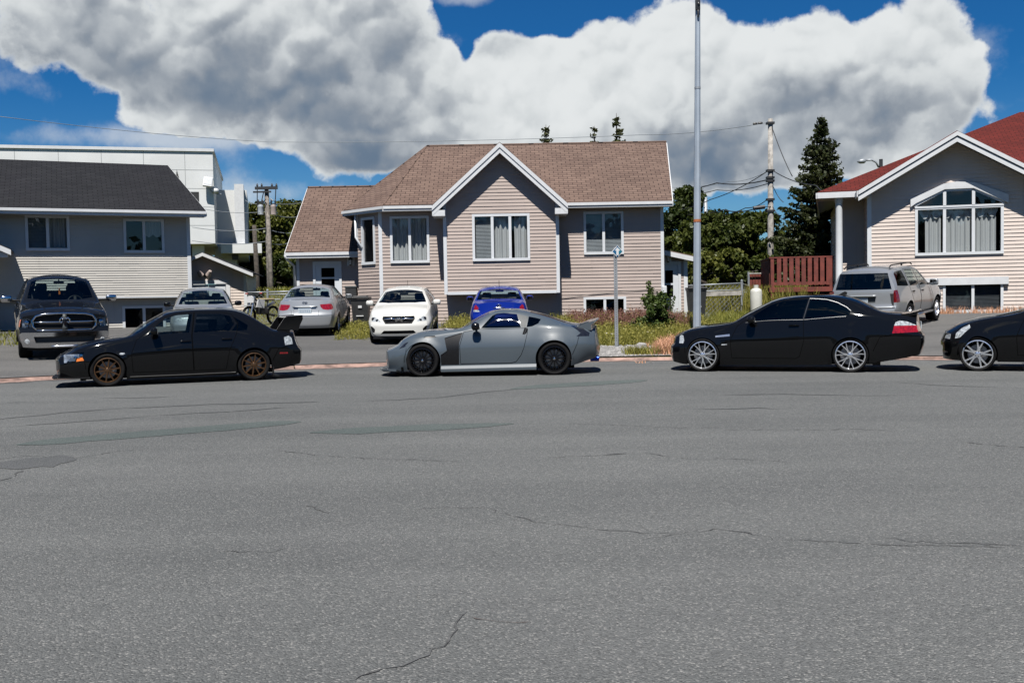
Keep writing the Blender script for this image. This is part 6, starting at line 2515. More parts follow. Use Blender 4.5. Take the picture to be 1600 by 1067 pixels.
# projecting gable part
gL, gR = on(W_, 694.5, 400, BUMP_Y)[0], on(W_, 873, 400, BUMP_Y)[0]
zF = on(W_, 780, 457, BUMP_Y)[1]
apx = on(W_, 780.5, 222, BUMP_Y - .38)
eL, eR = on(W_, 675, 320, BUMP_Y - .38), on(W_, 887, 317.5, BUMP_Y - .38)
zEv = (eL[1] + eR[1]) / 2
sl = (apx[1] - zEv) / ((eR[0] - eL[0]) / 2)
gA = (gL + gR) / 2
zwall = zEv + sl * ((gL - eL[0])) - .12
gpoly = [(gL, zF), (gR, zF), (gR, zwall), (gA, zwall + sl * (gR - gL) / 2), (gL, zwall)]
siding(wl, W_, gpoly, BUMP_Y, [r_w2], CO, 'siding_beige')
for u, s in ((gL, -1), (gR, 1)):
    Ms = Matrix.Translation((u, 0, 0)) @ Matrix.Rotation(R(90 * s), 4, 'Z')     # side returns
    if s > 0:
        siding(wl, Ms, [(BUMP_Y, zF), (MAIN_Y, zF), (MAIN_Y, zwall), (BUMP_Y, zwall)], 0, [], CO, 'siding_beige')
    else:
        siding(wl, Ms, [(-MAIN_Y, zF), (-BUMP_Y, zF), (-BUMP_Y, zwall), (-MAIN_Y, zwall)], 0, [], CO, 'siding_beige')
wl.poly([(gL, BUMP_Y, zF), (gR, BUMP_Y, zF), (gR, MAIN_Y, zF), (gL, MAIN_Y, zF)][::-1], 'soffit')
# angled bay side
t45 = .904
MA = Matrix.Translation((uB - t45, MAIN_Y + t45, 0)) @ Matrix.Rotation(R(-45), 4, 'Z')
LA = t45 * math.sqrt(2)
r_w0 = rect_on(MA, 566.5, 340.5, 586.3, 412.5, 0)
siding(wl, MA, [(0, Z0), (LA, Z0), (LA, zE), (0, zE)], 0, [r_w0], CO, 'siding_beige')
# left return, right end, back
Ml = Matrix.Translation((uB - t45, 0, 0)) @ Matrix.Rotation(R(-90), 4, 'Z')
siding(wl, Ml, [(-42, Z0), (-(MAIN_Y + t45), Z0), (-(MAIN_Y + t45), zE), (-42, zE)], 0, [], CO, 'siding_beige')
Mr = Matrix.Translation((uR, 0, 0)) @ Matrix.Rotation(R(90), 4, 'Z')
RY, BY = 37.1, 40.6                                   # ridge and back eave depth
zR = on(W_, 1040, 222.0, RY)[1]
siding(wl, Mr, [(MAIN_Y, Z0), (BY - .4, Z0), (BY - .4, zE), (RY, zR - .12), (MAIN_Y, zE)], 0, [], CO, 'siding_beige')
wl.poly([(uR, BY - .4, Z0), (uB - t45, BY - .4, Z0), (uB - t45, BY - .4, zE), (uR, BY - .4, zE)], 'siding_beige')
# entry part on the left
MEn = W_
enL, enR = on(W_, 464.5, 450, ENT_Y)[0], uB - t45 + .05
zEn = on(W_, 500, 400, ENT_Y)[1]
d_r = rect_on(W_, 494, 412.5, 531, 509, ENT_Y)
dfr = (d_r[0] - .1, Z0, d_r[2] + .1, d_r[3] + .1)
siding(wl, W_, [(enL, Z0), (enR, Z0), (enR, zEn), (enL, zEn)], ENT_Y, [(d_r[0] - .02, Z0, d_r[2] + .02, d_r[3] + .02)], CO, 'siding_beige')
Mel = Matrix.Translation((enL, 0, 0)) @ Matrix.Rotation(R(-90), 4, 'Z')
EBY = 42.4
eRY = 39.4
zEr = on(W_, 500, 292.5, eRY)[1]
siding(wl, Mel, [(-EBY, Z0), (-ENT_Y, Z0), (-ENT_Y, zEn), (-eRY, zEr - .1), (-EBY, zEn)], 0, [], CO, 'siding_beige')
# lean-to on the right
sdR = on(W_, 1074, 450, SIDE_Y)[0]
zs_l, zs_r = on(W_, 1036, 388, SIDE_Y)[1] - .10, on(W_, 1074, 399, SIDE_Y)[1] - .05
sd_r = rect_on(W_, 1033, 413, 1060, 504, SIDE_Y)
siding(wl, W_, [(uR, Z0), (sdR, Z0), (sdR, zs_r), (uR, zs_l)], SIDE_Y, [(uR, Z0, sd_r[2] + .02, sd_r[3] + .02)], CO, 'siding_beige')
Msr = Matrix.Translation((sdR, 0, 0)) @ Matrix.Rotation(R(90), 4, 'Z')
siding(wl, Msr, [(SIDE_Y, Z0), (SIDE_Y + 2.4, Z0), (SIDE_Y + 2.4, zs_r), (SIDE_Y, zs_r)], 0, [], CO, 'siding_beige')
wl.build('wall', H1, recalc=False)

# corner boards and trims
cw = .11


def corner(u, d, z0, z1, s=-1, w=cw):
    tr = MB()
    tr.box((u - w / 2, d - .028, z0), (u + w / 2, d + w - .028, z1), 'white_vinyl')
    tr.build('corner_board', H1)


corner(uR - .02, MAIN_Y, Z0, zE)
corner(gL + .03, BUMP_Y, zF - .04, zwall + .06)
corner(gR - .03, BUMP_Y, zF - .04, zwall + .06)
tr = MB()
tr.box((gL + .09, BUMP_Y - .03, zF - .05), (gR - .09, BUMP_Y + .02, zF + .045), 'white_vinyl')
tr.build('skirt_board', H1)
corner(uB, MAIN_Y + .01, Z0, zE, w=.12)
corner(uB - t45 + .02, MAIN_Y + t45 + .0, on(W_, 557, 383, MAIN_Y + t45)[1], zE, w=.08)
corner(enL + .04, ENT_Y, Z0, zEn)
corner(enR - .05, ENT_Y - .01, Z0, zEn, w=.08)
corner(sdR - .06, SIDE_Y, Z0, zs_r + .03, w=.14)

# roofs
rf = MB()
FY = MAIN_Y - .45
E_L, E_R = at(599, 321, FY), at(1050.5, 312.5, FY)
ze = (E_L.z + E_R.z) / 2
E_L.z = E_R.z = ze
R_L, R_R = at(667, 229, RY), at(1041, 221.5, RY)
zr_ = (R_L.z + R_R.z) / 2
R_L.z = R_R.z = zr_
x2 = (541.5 - 800) / FPX
tt = (E_L.x - x2 * FY) / (1 + x2)
E_2 = Vector((E_L.x - tt, FY + tt, ze))
E_3 = Vector((E_2.x, BY, ze))
B_R = Vector((E_R.x + .25, BY, ze))
roof_plane(rf, [E_L, E_R, R_R, R_L], 'shingle_brown')
roof_plane(rf, [E_2, E_L, R_L], 'shingle_brown')
roof_plane(rf, [E_3, E_2, R_L], 'shingle_brown')
roof_plane(rf, [B_R, E_3, R_L, R_R], 'shingle_brown')
# ridge cap
rf.tube([R_L, R_R], .045, 'shingle_brown', 6)
rf.tube([R_L, E_2 + (R_L - E_2) * .01], .03, 'shingle_brown', 6)
rf.tube([R_L, E_L + (R_L - E_L) * .01], .03, 'shingle_brown', 6)
# cross gable
GY = BUMP_Y - .38
GA, GL, GR = Vector((apx[0], GY, apx[1])), Vector((eL[0], GY, zEv)), Vector((eR[0], GY, zEv))
gb = FY + (RY - FY) * (apx[1] - ze) / (zr_ - ze) + .1
ge = FY + (RY - FY) * max(0, (zEv - ze)) / (zr_ - ze) + .25
roof_plane(rf, [Vector((GL.x, ge, zEv)), GL, GA, Vector((GA.x, gb, GA.z))], 'shingle_brown', .05, 0, 1)
roof_plane(rf, [GR, Vector((GR.x, ge, zEv)), Vector((GA.x, gb, GA.z)), GA], 'shingle_brown', .05, 0, 1)
# entry roof
EFY = ENT_Y - .45
N_L, N_R = at(445.5, 394, EFY), at(575, 391, EFY)
zn = (N_L.z + N_R.z) / 2
N_L.z = N_R.z = zn
M_L, M_R = at(481, 293, eRY), at(600, 291, eRY)
zm = (M_L.z + M_R.z) / 2
M_L.z = M_R.z = zm
N_R.x = E_2.x + .9
M_R.x = N_R.x + .4
roof_plane(rf, [N_L, N_R, M_R, M_L], 'shingle_brown')
N_LB = Vector((N_L.x, EBY + .3, zn))
N_RB = Vector((M_R.x, EBY + .3, zn))
roof_plane(rf, [N_RB, N_LB, M_L, M_R], 'shingle_brown')
rf.tube([M_L, M_R], .045, 'shingle_brown', 6)
# lean-to roof
SFY = SIDE_Y - .32
S_L, S_R = at(1034, 386.5, SFY), at(1083, 399.5, SFY)
S_L.x = uR
roof_plane(rf, [S_L, S_R, Vector((S_R.x, SIDE_Y + 2.6, S_R.z)), Vector((S_L.x, SIDE_Y + 2.6, S_L.z))], 'shingle_brown', .05, 1, 2)
rf.build('roof', H1, recalc=False)

fa = MB()
dn = Vector((0, -1, 0))
off = Vector((0, 0, -.035))


def eave(a, b_, drop=.17, out=(0, -1, 0)):
    o = Vector(out).normalized()
    board(fa, Vector(a) + off, Vector(b_) + off, drop * .55, .075, 'white_trim', o)
    board(fa, Vector(a) + off - Vector((0, 0, drop * .55)), Vector(b_) + off - Vector((0, 0, drop * .55)), drop * .45, .04, 'white_trim', o)


eave(E_L, Vector((GL.x + .05, FY, ze)))
eave(Vector((GR.x - .05, FY, ze)), E_R)
eave(E_2, E_L, out=(-1, -1, 0))
eave(E_3, E_2, out=(-1, 0, 0))
eave(N_L, Vector((uB - t45 - .02, EFY, zn)), .2)
for a, b_ in ((GL, GA), (GA, GR)):
    o1 = Vector((0, 0, -.03))
    board(fa, a + o1, b_ + o1, .15, .065, 'white_trim', dn)
    o2 = Vector((0, 0, -.185))
    board(fa, a + o2, b_ + o2, .17, .035, 'white_trim', dn)
for p, s in ((GL, 1), (GR, -1)):            # boxed ends of the gable eaves
    fa.box((min(p.x, p.x + s * .42), GY - .03, zEv - .36), (max(p.x, p.x + s * .42), MAIN_Y - .1, zEv - .17), 'white_trim')
board(fa, E_R + off, R_R + off, .16, .03, 'white_trim', (1, 0, 0))
board(fa, M_L + off, N_L + off, .16, .03, 'white_trim', (-1, 0, 0))
board(fa, S_L + off, S_R + off, .17, .05, 'white_trim', dn)
# soffits
fa.poly([(E_2.x, E_2.y, ze - .19), (E_L.x, E_L.y, ze - .19), (E_R.x, E_R.y, ze - .19), (E_R.x, MAIN_Y + .02, ze - .19), (uB, MAIN_Y + .02, ze - .19), (uB - t45, MAIN_Y + t45, ze - .19)], 'soffit')
fa.poly([(N_L.x, EFY, zn - .2), (N_R.x, EFY, zn - .2), (N_R.x, ENT_Y + .02, zn - .2), (N_L.x, ENT_Y + .02, zn - .2)], 'soffit')
fa.build('fascia', H1, recalc=True)

gt = MB()
gx = enL - .02
gt.tube([(gx - .28, EFY - .05, zn - .12), (gx - .25, EFY + .05, zn - .26), (gx - .05, ENT_Y - .10, zn - .50), (gx - .04, ENT_Y - .09, .6)], .05, 'white_vinyl', 8)
gt.build('downspout', H1, smooth=True)
gt = MB()
p0 = on(W_, 556, 370, MAIN_Y + t45 - .1)
gt.tube([(uB - t45 - .06, MAIN_Y + t45 - .10, zE - .05), (uB - t45 - .06, MAIN_Y + t45 - .10, p0[1] - .02), (uB - t45 + .18, MAIN_Y + t45 - .25, on(W_, 562, 388, MAIN_Y + t45 - .2)[1])], .04, 'white_vinyl', 8)
gt.build('downspout', H1, smooth=True)

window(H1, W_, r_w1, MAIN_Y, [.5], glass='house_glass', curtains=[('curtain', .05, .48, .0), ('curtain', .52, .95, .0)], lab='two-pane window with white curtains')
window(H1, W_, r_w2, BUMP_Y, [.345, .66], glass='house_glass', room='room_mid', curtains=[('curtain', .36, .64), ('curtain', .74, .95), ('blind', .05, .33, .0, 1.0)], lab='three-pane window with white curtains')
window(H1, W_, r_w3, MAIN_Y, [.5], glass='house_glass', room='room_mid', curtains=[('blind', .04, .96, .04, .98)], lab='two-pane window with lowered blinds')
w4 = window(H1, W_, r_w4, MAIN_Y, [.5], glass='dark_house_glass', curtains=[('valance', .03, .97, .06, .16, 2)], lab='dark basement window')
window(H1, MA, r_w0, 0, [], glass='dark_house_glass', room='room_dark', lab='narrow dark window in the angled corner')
wall_door(H1, W_, d_r[0], d_r[2], Z0 + .55, d_r[3], ENT_Y, [(.24, .80, .56, .735), (.24, .80, .765, .93)])
wall_door(H1, W_, sd_r[0], sd_r[2], Z0 + .15, sd_r[3], SIDE_Y, [(.25, .70, .46, .66), (.25, .70, .69, .90)], knob=.12)
lu, lz = on(W_, 548.5, 410, ENT_Y)
lantern(H1, W_, lu, ENT_Y - .02, lz)
lu, lz = on(W_, 1043, 405, SIDE_Y)
lantern(H1, W_, lu, SIDE_Y - .02, lz)
mb_ = MB()
mu = rect_on(W_, 540.5, 447, 558, 466.5, ENT_Y)
mb_.box((mu[0], ENT_Y - .16, mu[1]), (mu[2], ENT_Y - .02, mu[3] - .06), 'bin_black', bev=.02)
mb_.box((mu[0] - .015, ENT_Y - .18, mu[3] - .07), (mu[2] + .015, ENT_Y - .02, mu[3]), 'grey_plastic', bev=.012)
tag(mb_.build('mailbox'), 'black wall mailbox under the lantern right of the white front door', 'mailbox')
mt = MB()
mu = rect_on(W_, 1030.5, 447, 1036, 458, MAIN_Y - .03)
mt.box((uR - .06, MAIN_Y - .14, mu[1]), (uR + .1, MAIN_Y - .03, mu[3]), 'white_vinyl', bev=.02)
mt.build('meter_box', H1)
cb = MB()
pts = [at(x, y, MAIN_Y - .04) for x, y in ((876, 466), (900, 463), (935, 458.5), (975, 455), (1010, 453), (1028, 456))]
cb.tube(pts, .008, 'wire', 5)
cb.build('wall_cable', H1)
fix_children(H1)

# ================================================================== left house (grey-cream siding, black roof)
M1 = frame(-10.9, 34.0, 24)
H2 = empty('house', (-10.9, 34.0, .5), R(24))
tag(H2, 'pale sided house with a black shingle roof at the left edge', 'house')
wl = MB()
eq = on(M1, 322, 340.5, -.62)
e0 = on(M1, 0, 333, -.62)
zE2 = (eq[1] + e0[1]) / 2 + .05
zB2 = on(M1, 200, 464, 0)[1]
LW = -12.5
q1 = rect_on(M1, 40.6, 337.5, 107.8, 391, 0)
q2 = rect_on(M1, 194, 343, 255.6, 394.4, 0)
q3 = rect_on(M1, 192.4, 478.4, 257.8, 517.8, .42)
C2 = .0785
siding(wl, M1, [(LW, zB2), (0, zB2), (0, zE2), (LW, zE2)], 0, [q1, q2], C2, 'siding_grey', lap=.020)
siding(wl, M1, [(LW, .25), (-.05, .25), (-.05, zB2), (LW, zB2)], .42, [q3], C2, 'siding_grey', lap=.020)
wl.poly([M1 @ Vector(p) for p in ((LW, 0, zB2), (LW, .42, zB2), (0, .42, zB2), (0, 0, zB2))], 'soffit')
rz2 = on(M1, 262, 258.5, 3.6)
Mr = M1 @ Matrix.Rotation(R(90), 4, 'Z')
siding(wl, Mr, [(0, .25), (7.2, .25), (7.2, zE2), (3.6, rz2[1] - .15), (0, zE2)], 0, [], C2, 'siding_grey', lap=.020)
wl.poly([M1 @ Vector(p) for p in ((0, 7.2, .2), (LW, 7.2, .2), (LW, 7.2, zE2), (0, 7.2, zE2))], 'siding_grey')
wl.build('wall', H2, recalc=False)
rf = MB()
A = M1 @ Vector((LW, -.62, zE2 + .17))
Bv = M1 @ Vector((eq[0], -.62, zE2 + .17))
Cc = M1 @ Vector((rz2[0], 3.6, rz2[1]))
D = M1 @ Vector((LW, 3.6, rz2[1]))
roof_plane(rf, [A, Bv, Cc, D], 'shingle_black')
roof_plane(rf, [M1 @ Vector((eq[0], 7.8, zE2 + .17)), M1 @ Vector((LW, 7.8, zE2 + .17)), D, Cc], 'shingle_black')
rf.build('roof', H2, recalc=False)
fa = MB()
o_ = M1.to_3x3() @ Vector((0, -1, 0))
ox = M1.to_3x3() @ Vector((1, 0, 0))
board(fa, A - Vector((0, 0, .03)), Bv - Vector((0, 0, .03)), .09, .09, 'white_trim', o_)
board(fa, A - Vector((0, 0, .125)), Bv - Vector((0, 0, .125)), .09, .04, 'white_trim', o_)
board(fa, Bv - Vector((0, 0, .03)), Cc - Vector((0, 0, .03)), .16, .03, 'white_trim', ox)
fa.poly([M1 @ Vector(p) for p in ((LW, -.62, zE2 - .02), (eq[0], -.62, zE2 - .02), (eq[0], .01, zE2 - .02), (LW, .01, zE2 - .02))], 'soffit')
fa.build('fascia', H2)
cbd = MB()
mbox(cbd, M1, -.10, .02, -.03, .08, zB2 - .03, zE2, 'white_vinyl')
mbox(cbd, M1, LW, -.1, -.018, .0, zB2 - .035, zB2 + .03, 'white_vinyl')
cbd.build('corner_board', H2)
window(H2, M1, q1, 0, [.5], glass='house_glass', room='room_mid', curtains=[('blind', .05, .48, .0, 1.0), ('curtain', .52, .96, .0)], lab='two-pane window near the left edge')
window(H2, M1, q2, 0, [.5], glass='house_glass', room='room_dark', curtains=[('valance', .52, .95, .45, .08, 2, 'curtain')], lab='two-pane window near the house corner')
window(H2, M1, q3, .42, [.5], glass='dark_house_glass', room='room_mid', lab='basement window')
# small porch at the left end, its gable end toward the street
pr = MB()
pe = on(M1, 17, 389, -1.7)
pu1 = pe[0]
pu0 = pu1 - 3.6
pa = ((pu0 + pu1) / 2, pe[1] + .85)
for s, (ua, ub) in enumerate(((pu1, pa[0]), (pa[0], pu0))):
    za, zb = (pe[1], pa[1]) if s == 0 else (pa[1], pe[1])
    roof_plane(pr, [M1 @ Vector((ua, 0, za)), M1 @ Vector((ua, -1.7, za)), M1 @ Vector((ub, -1.7, zb)), M1 @ Vector((ub, 0, zb))] if s == 0 else
               [M1 @ Vector((ub, -1.7, zb)), M1 @ Vector((ub, 0, zb)), M1 @ Vector((ua, 0, za)), M1 @ Vector((ua, -1.7, za))], 'shingle_black', .05, 0, 1)
    board(pr, M1 @ Vector((ua, -1.7, za - .03)), M1 @ Vector((ub, -1.7, zb - .03)), .16, .05, 'white_trim', o_)
pr.poly([M1 @ Vector(p) for p in ((pu0 + .15, -1.62, pe[1] - .08), (pu1 - .15, -1.62, pe[1] - .08), (pa[0], -1.62, pa[1] - .14))], 'white_trim')
mbox(pr, M1, pu0 + .1, pu1 - .1, -1.62, -1.48, pe[1] - .25, pe[1] - .08, 'white_trim')
mbox(pr, M1, pu0 + .1, pu1 - .1, -1.62, 0.0, pe[1] - .11, pe[1] - .08, 'soffit')
post(pr, M1, pu1 - 1.2, -1.5, .3, pe[1] - .2, .12, 'white_vinyl')
post(pr, M1, pu0 + .2, -1.5, .3, pe[1] - .2, .12, 'white_vinyl')
mbox(pr, M1, pu0 - .6, pu1 - .9, -1.6, .5, .3, 1.6, 'siding_grey')
pr.build('porch', H2, recalc=True)
fix_children(H2)

# ================================================================== right house (cream siding, red roof)
M2 = frame(12.53, 35.0, -15)
H3 = empty('house', (12.53, 35.0, .5), R(-15))
tag(H3, 'cream sided house with a red shingle roof and an arched front window', 'house')
wl = MB()
C3 = .127
OV = .67
ga = on(M2, 1495.5, 204, -OV)
gl = on(M2, 1341, 297, -OV)
sl3 = (ga[1] - gl[1]) / (ga[0] - gl[0])
gr_u = 2 * ga[0] - gl[0]
zc = gl[1] + sl3 * (0 - gl[0]) - .26
RWd = 2 * ga[0]
zap = zc + sl3 * ga[0]
m1 = rect_on(M2, 1430.5, 323, 1567, 397, 0)
m_top = (m1[0], m1[3], m1[2], rect_on(M2, 1430.5, 296, 1567, 323, 0)[3])
m2_ = rect_on(M2, 1474, 442, 1566.5, 487, 0)
hole_top = (m1[0], m1[1], m1[2], m1[3])
siding(wl, M2, [(0, .35), (RWd, .35), (RWd, zc), (ga[0], zap), (0, zc)], 0, [hole_top, m2_], C3, 'siding_cream', lap=.021)
# recessed side wall behind the post
RC = 1.5
uP = on(M2, 1316, 380, RC)[0]
zP = on(M2, 1316, 318, RC)[1] + .3
siding(wl, M2, [(uP, .35), (.02, .35), (.02, zP), (uP, zP)], RC, [], C3, 'siding_cream', lap=.021)
Ms = M2 @ Matrix.Rotation(R(-90), 4, 'Z')
siding(wl, Ms, [(-RC, .35), (0, .35), (0, zP), (-RC, zP)], 0, [], C3, 'siding_cream', lap=.021)
Mq = M2 @ Matrix.Translation((uP, 0, 0)) @ Matrix.Rotation(R(-90), 4, 'Z')
siding(wl, Mq, [(-9.5, .35), (-RC, .35), (-RC, zP), (-9.5, zP)], 0, [], C3, 'siding_cream', lap=.021)
mbox(wl, M2, -.0, RWd, -.022, .02, .2, m2_[1] - .12, 'concrete')
Mrr = M2 @ Matrix.Translation((RWd, 0, 0)) @ Matrix.Rotation(R(90), 4, 'Z')
siding(wl, Mrr, [(0, .35), (1.2, .35), (1.2, zc), (0, zc)], 0, [], C3, 'siding_cream', lap=.017)
siding(wl, M2, [(RWd, .35), (17.4, .35), (17.4, zP), (RWd, zP)], 1.2, [], C3, 'siding_cream', lap=.017)
Mr2 = M2 @ Matrix.Translation((17.4, 0, 0)) @ Matrix.Rotation(R(90), 4, 'Z')
siding(wl, Mr2, [(1.2, .35), (12.4, .35), (12.4, zP), (1.2, zP)], 0, [], C3, 'siding_cream', lap=.017)
wl.build('wall', H3, recalc=False)
rf = MB()
V = lambda u, d, z: M2 @ Vector((u, d, z))
roof_plane(rf, [V(gl[0], 6, gl[1]), V(gl[0], -OV, gl[1]), V(ga[0], -OV, ga[1]), V(ga[0], 6, ga[1])], 'shingle_red', .06, 0, 1)
roof_plane(rf, [V(gr_u, -OV, gl[1]), V(gr_u, 6, gl[1]), V(ga[0], 6, ga[1]), V(ga[0], -OV, ga[1])], 'shingle_red', .06, 0, 1)
# main roof behind
EV = .25
ev = on(M2, 1277, 300.5, EV)
pk = on(M2, 1593.5, 175.5, 6.8)
roof_plane(rf, [V(ev[0], EV, ev[1]), V(18, EV, ev[1]), V(18, 6.8, pk[1]), V(pk[0], 6.8, pk[1])], 'shingle_red', .06, 0, 1)
roof_plane(rf, [V(ev[0] + .62, 13.4, ev[1]), V(ev[0], EV, ev[1]), V(pk[0], 6.8, pk[1])], 'shingle_red', .06, 0, 1)
wl = MB()
wl.poly([V(17.4, .7, ev[1] - .1), V(17.4, 13.0, ev[1] - .1), V(17.4, 6.8, pk[1] - .1)], 'siding_cream')
wl.build('gable_wall', H3)
roof_plane(rf, [V(18, 13.4, ev[1]), V(ev[0] + .62, 13.4, ev[1]), V(pk[0], 6.8, pk[1]), V(18, 6.8, pk[1])], 'shingle_red', .06, 0, 1)
rf.build('roof', H3, recalc=False)
fa = MB()
o_ = M2.to_3x3() @ Vector((0, -1, 0))
ol = M2.to_3x3() @ Vector((-1, 0, 0))
for (ua, za, ub, zb) in ((gl[0], gl[1], ga[0], ga[1]), (ga[0], ga[1], gr_u, gl[1])):
    board(fa, V(ua, -OV, za - .03), V(ub, -OV, zb - .03), .14, .075, 'white_trim', o_)
    board(fa, V(ua, -OV, za - .215), V(ub, -OV, zb - .215), .16, .035, 'white_trim', o_)
    board(fa, V(ua, -OV, za - .165), V(ub, -OV, zb - .165), .06, .01, 'trim_grey', o_)
board(fa, V(ev[0], EV, ev[1] - .03), V(gl[0] + .2, EV, ev[1] - .03), .20, .07, 'white_trim', o_)
board(fa, V(ev[0] + .62, 13.4, ev[1] - .03), V(ev[0], EV, ev[1] - .03), .20, .05, 'white_trim', ol)
board(fa, V(gl[0], EV, gl[1] - .03), V(gl[0], -OV, gl[1] - .03), .20, .05, 'white_trim', ol)
fa.poly([V(ev[0], EV, ev[1] - .21), V(gl[0] + .3, EV, ev[1] - .21), V(gl[0] + .3, RC + .1, ev[1] - .21), V(ev[0], RC + .1, ev[1] - .21)], 'soffit')
fa.poly([V(gl[0], -OV, gl[1] - .24), V(.02, -OV, gl[1] - .24), V(.02, EV, gl[1] - .24), V(gl[0], EV, gl[1] - .24)], 'soffit')
fa.build('fascia', H3)
cbd = MB()
mbox(cbd, M2, -.02, .12, -.03, .09, .35, zc + .05, 'white_vinyl')
cbd.build('corner_board', H3)
pc = MB()
pp = on(M2, 1311, 380, .45)
ztop = ev[1] - .22
Mp = M2 @ Matrix.Translation((pp[0], .45, 0))
pc.lathe([(.0, .4), (.15, .4), (.15, .55), (.125, .60), (.12, ztop - .22), (.135, ztop - .15), (.15, ztop - .12), (.15, ztop), (0, ztop)], 'white_vinyl', 20, Mp)
pc.build('porch_column', H3, smooth=True, sharp=40)
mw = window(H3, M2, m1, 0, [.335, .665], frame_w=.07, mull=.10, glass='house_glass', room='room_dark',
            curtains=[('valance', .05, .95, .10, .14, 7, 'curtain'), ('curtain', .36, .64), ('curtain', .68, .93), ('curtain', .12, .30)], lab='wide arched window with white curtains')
# transom lights over the main window
f = MB()
zb_, zt_ = m1[3] + .02, m_top[3]
u0, u1 = m1[0], m1[2]
uc0, uc1 = u0 + (u1 - u0) * .335, u0 + (u1 - u0) * .665
zs0 = zb_ + (zt_ - zb_) * .16


def arch_z(u):
    if uc0 <= u <= uc1:
        return zt_
    t = (uc0 - u) / (uc0 - u0) if u < uc0 else (u - uc1) / (u1 - uc1)
    return zt_ + (zs0 - zt_) * t


Mw = M2 @ Matrix(((1, 0, 0, 0), (0, 0, 1, -.062), (0, 1, 0, 0), (0, 0, 0, 1)))
segs = [(u0, uc0 - .05), (uc0 + .05, uc1 - .05), (uc1 + .05, u1)]
g = MB()
for a, c in segs:
    za, zc_ = arch_z(max(a, u0)), arch_z(min(c, u1))
    g.prism([(a, zb_ + .03), (c, zb_ + .03), (c, zc_ - .05), (a, za - .05)], .004, 'dark_house_glass', M2 @ Matrix(((1, 0, 0, 0), (0, 0, 1, -.036), (0, 1, 0, 0), (0, 0, 0, 1))))
    f.prism([(a, zb_ + .03), (c, zb_ + .03), (c, zc_ - .05), (a, za - .05)], .002, 'room_dark', M2 @ Matrix(((1, 0, 0, 0), (0, 0, 1, -.030), (0, 1, 0, 0), (0, 0, 0, 1))))
for c in (uc0, uc1):
    f.prism([(c - .05, zb_), (c + .05, zb_), (c + .05, zt_), (c - .05, zt_)], .05, 'white_vinyl', Mw)
f.prism([(u0 - .02, zb_ - .035), (u1 + .02, zb_ - .035), (u1 + .02, zb_ + .03), (u0 - .02, zb_ + .03)], .052, 'white_vinyl', Mw)
f.prism([(u0 - .02, zs0 - .06), (u0 - .02, zs0 + .02), (uc0, zt_ + .02), (uc1, zt_ + .02), (u1 + .02, zs0 + .02), (u1 + .02, zs0 - .06), (uc1, zt_ - .06), (uc0, zt_ - .06)], .054, 'white_vinyl', Mw)
for uu in (u0, u1):
    f.prism([(uu - .035, zb_), (uu + .035, zb_), (uu + .035, zs0), (uu - .035, zs0)], .05, 'white_vinyl', Mw)
fo = f.build('transom_window', H3)
g.build('pane', fo)
hd = MB()
hp = [on(M2, x, y, -.06) for x, y in ((1422.5, 324), (1422.5, 312), (1474, 287.5), (1495, 284), (1522, 285), (1575.5, 304), (1575.5, 317), (1566, 313), (1521, 294), (1476, 296), (1431, 318))]
Mh = M2 @ Matrix(((1, 0, 0, 0), (0, 0, 1, -.11), (0, 1, 0, 0), (0, 0, 0, 1)))
hd.prism(hp, .09, 'white_trim', Mh)
hd.build('window_hood', H3)
window(H3, M2, m2_, 0, [.5], glass='dark_house_glass', room='room_mid', curtains=[('blind', .04, .96, .03, .97)], lab='basement window with grey blinds')
hd = MB()
k = rect_on(M2, 1440, 433.5, 1575.5, 445, -.05)
mbox(hd, M2, k[0], k[2], -.11, -.02, k[1], k[3], 'white_trim')
mbox(hd, M2, k[2] - .14, k[2] + .0, -.10, -.02, k[1] - .08, k[1], 'lamp_black')
hd.build('window_hood', H3)
fix_children(H3)

# red deck beside it
dk = empty('deck', tuple(M2 @ Vector((-2.5, .6, .5))), R(-15))
tag(dk, 'dark red wooden deck with a slatted railing beside the cream house', 'deck')
MD = frame(*(at(1252, 430, 36.5).xy), -8)
du0, _ = on(MD, 1204, 430, 0)
du1, _ = on(MD, 1303, 430, 0)
zr1 = on(MD, 1245, 401, 0)[1]
zf1, zf0 = on(MD, 1245, 448.5, 0)[1], on(MD, 1245, 456, 0)[1]
zb1, zb0 = on(MD, 1245, 440.5, 0)[1], on(MD, 1245, 445, 0)[1]
b = MB()
mbox(b, MD, du0 - .05, du1, -.06, .12, zr1 - .05, zr1, 'red_wood')
b.build('rail_cap', dk)
b = MB()
mbox(b, MD, du0, du1, -.01, .05, zr1 - .14, zr1 - .052, 'red_wood')
mbox(b, MD, du0, du1, -.03, .03, zb0, zb1, 'red_wood')
b.build('rail', dk)
n = 9
for i in range(n):
    u = du0 + .30 + (du1 - du0 - .5) * i / (n - 1)
    b = MB()
    mbox(b, MD, u - .075, u + .075, -.055, -.032, zb0 - .02, zr1 - .06, 'red_wood')
    b.build('baluster', dk)
for u in (du0 + .06, du1 - .1):
    b = MB()
    mbox(b, MD, u - .06, u + .06, -.05, .07, zf0 - .5, zr1 - .052, 'red_wood')
    b.build('post', dk)
b = MB()
mbox(b, MD, du0 - .05, du1, -.075, -.03, zf0, zf1, 'red_wood')
mbox(b, MD, du0 - .05, du1, -.02, 3.2, zf1 - .04, zf1, 'red_wood')
mbox(b, MD, du0 - .02, du0 + .03, .0, 3.2, zf0, zf1 - .05, 'red_wood')
b.build('deck_floor', dk)
b = MB()
for i in range(9):                       # side railing running back
    mbox(b, MD, du0 - .02, du0 + .02, .25 + i * .33, .40 + i * .33, zb0, zr1 - .06, 'red_wood')
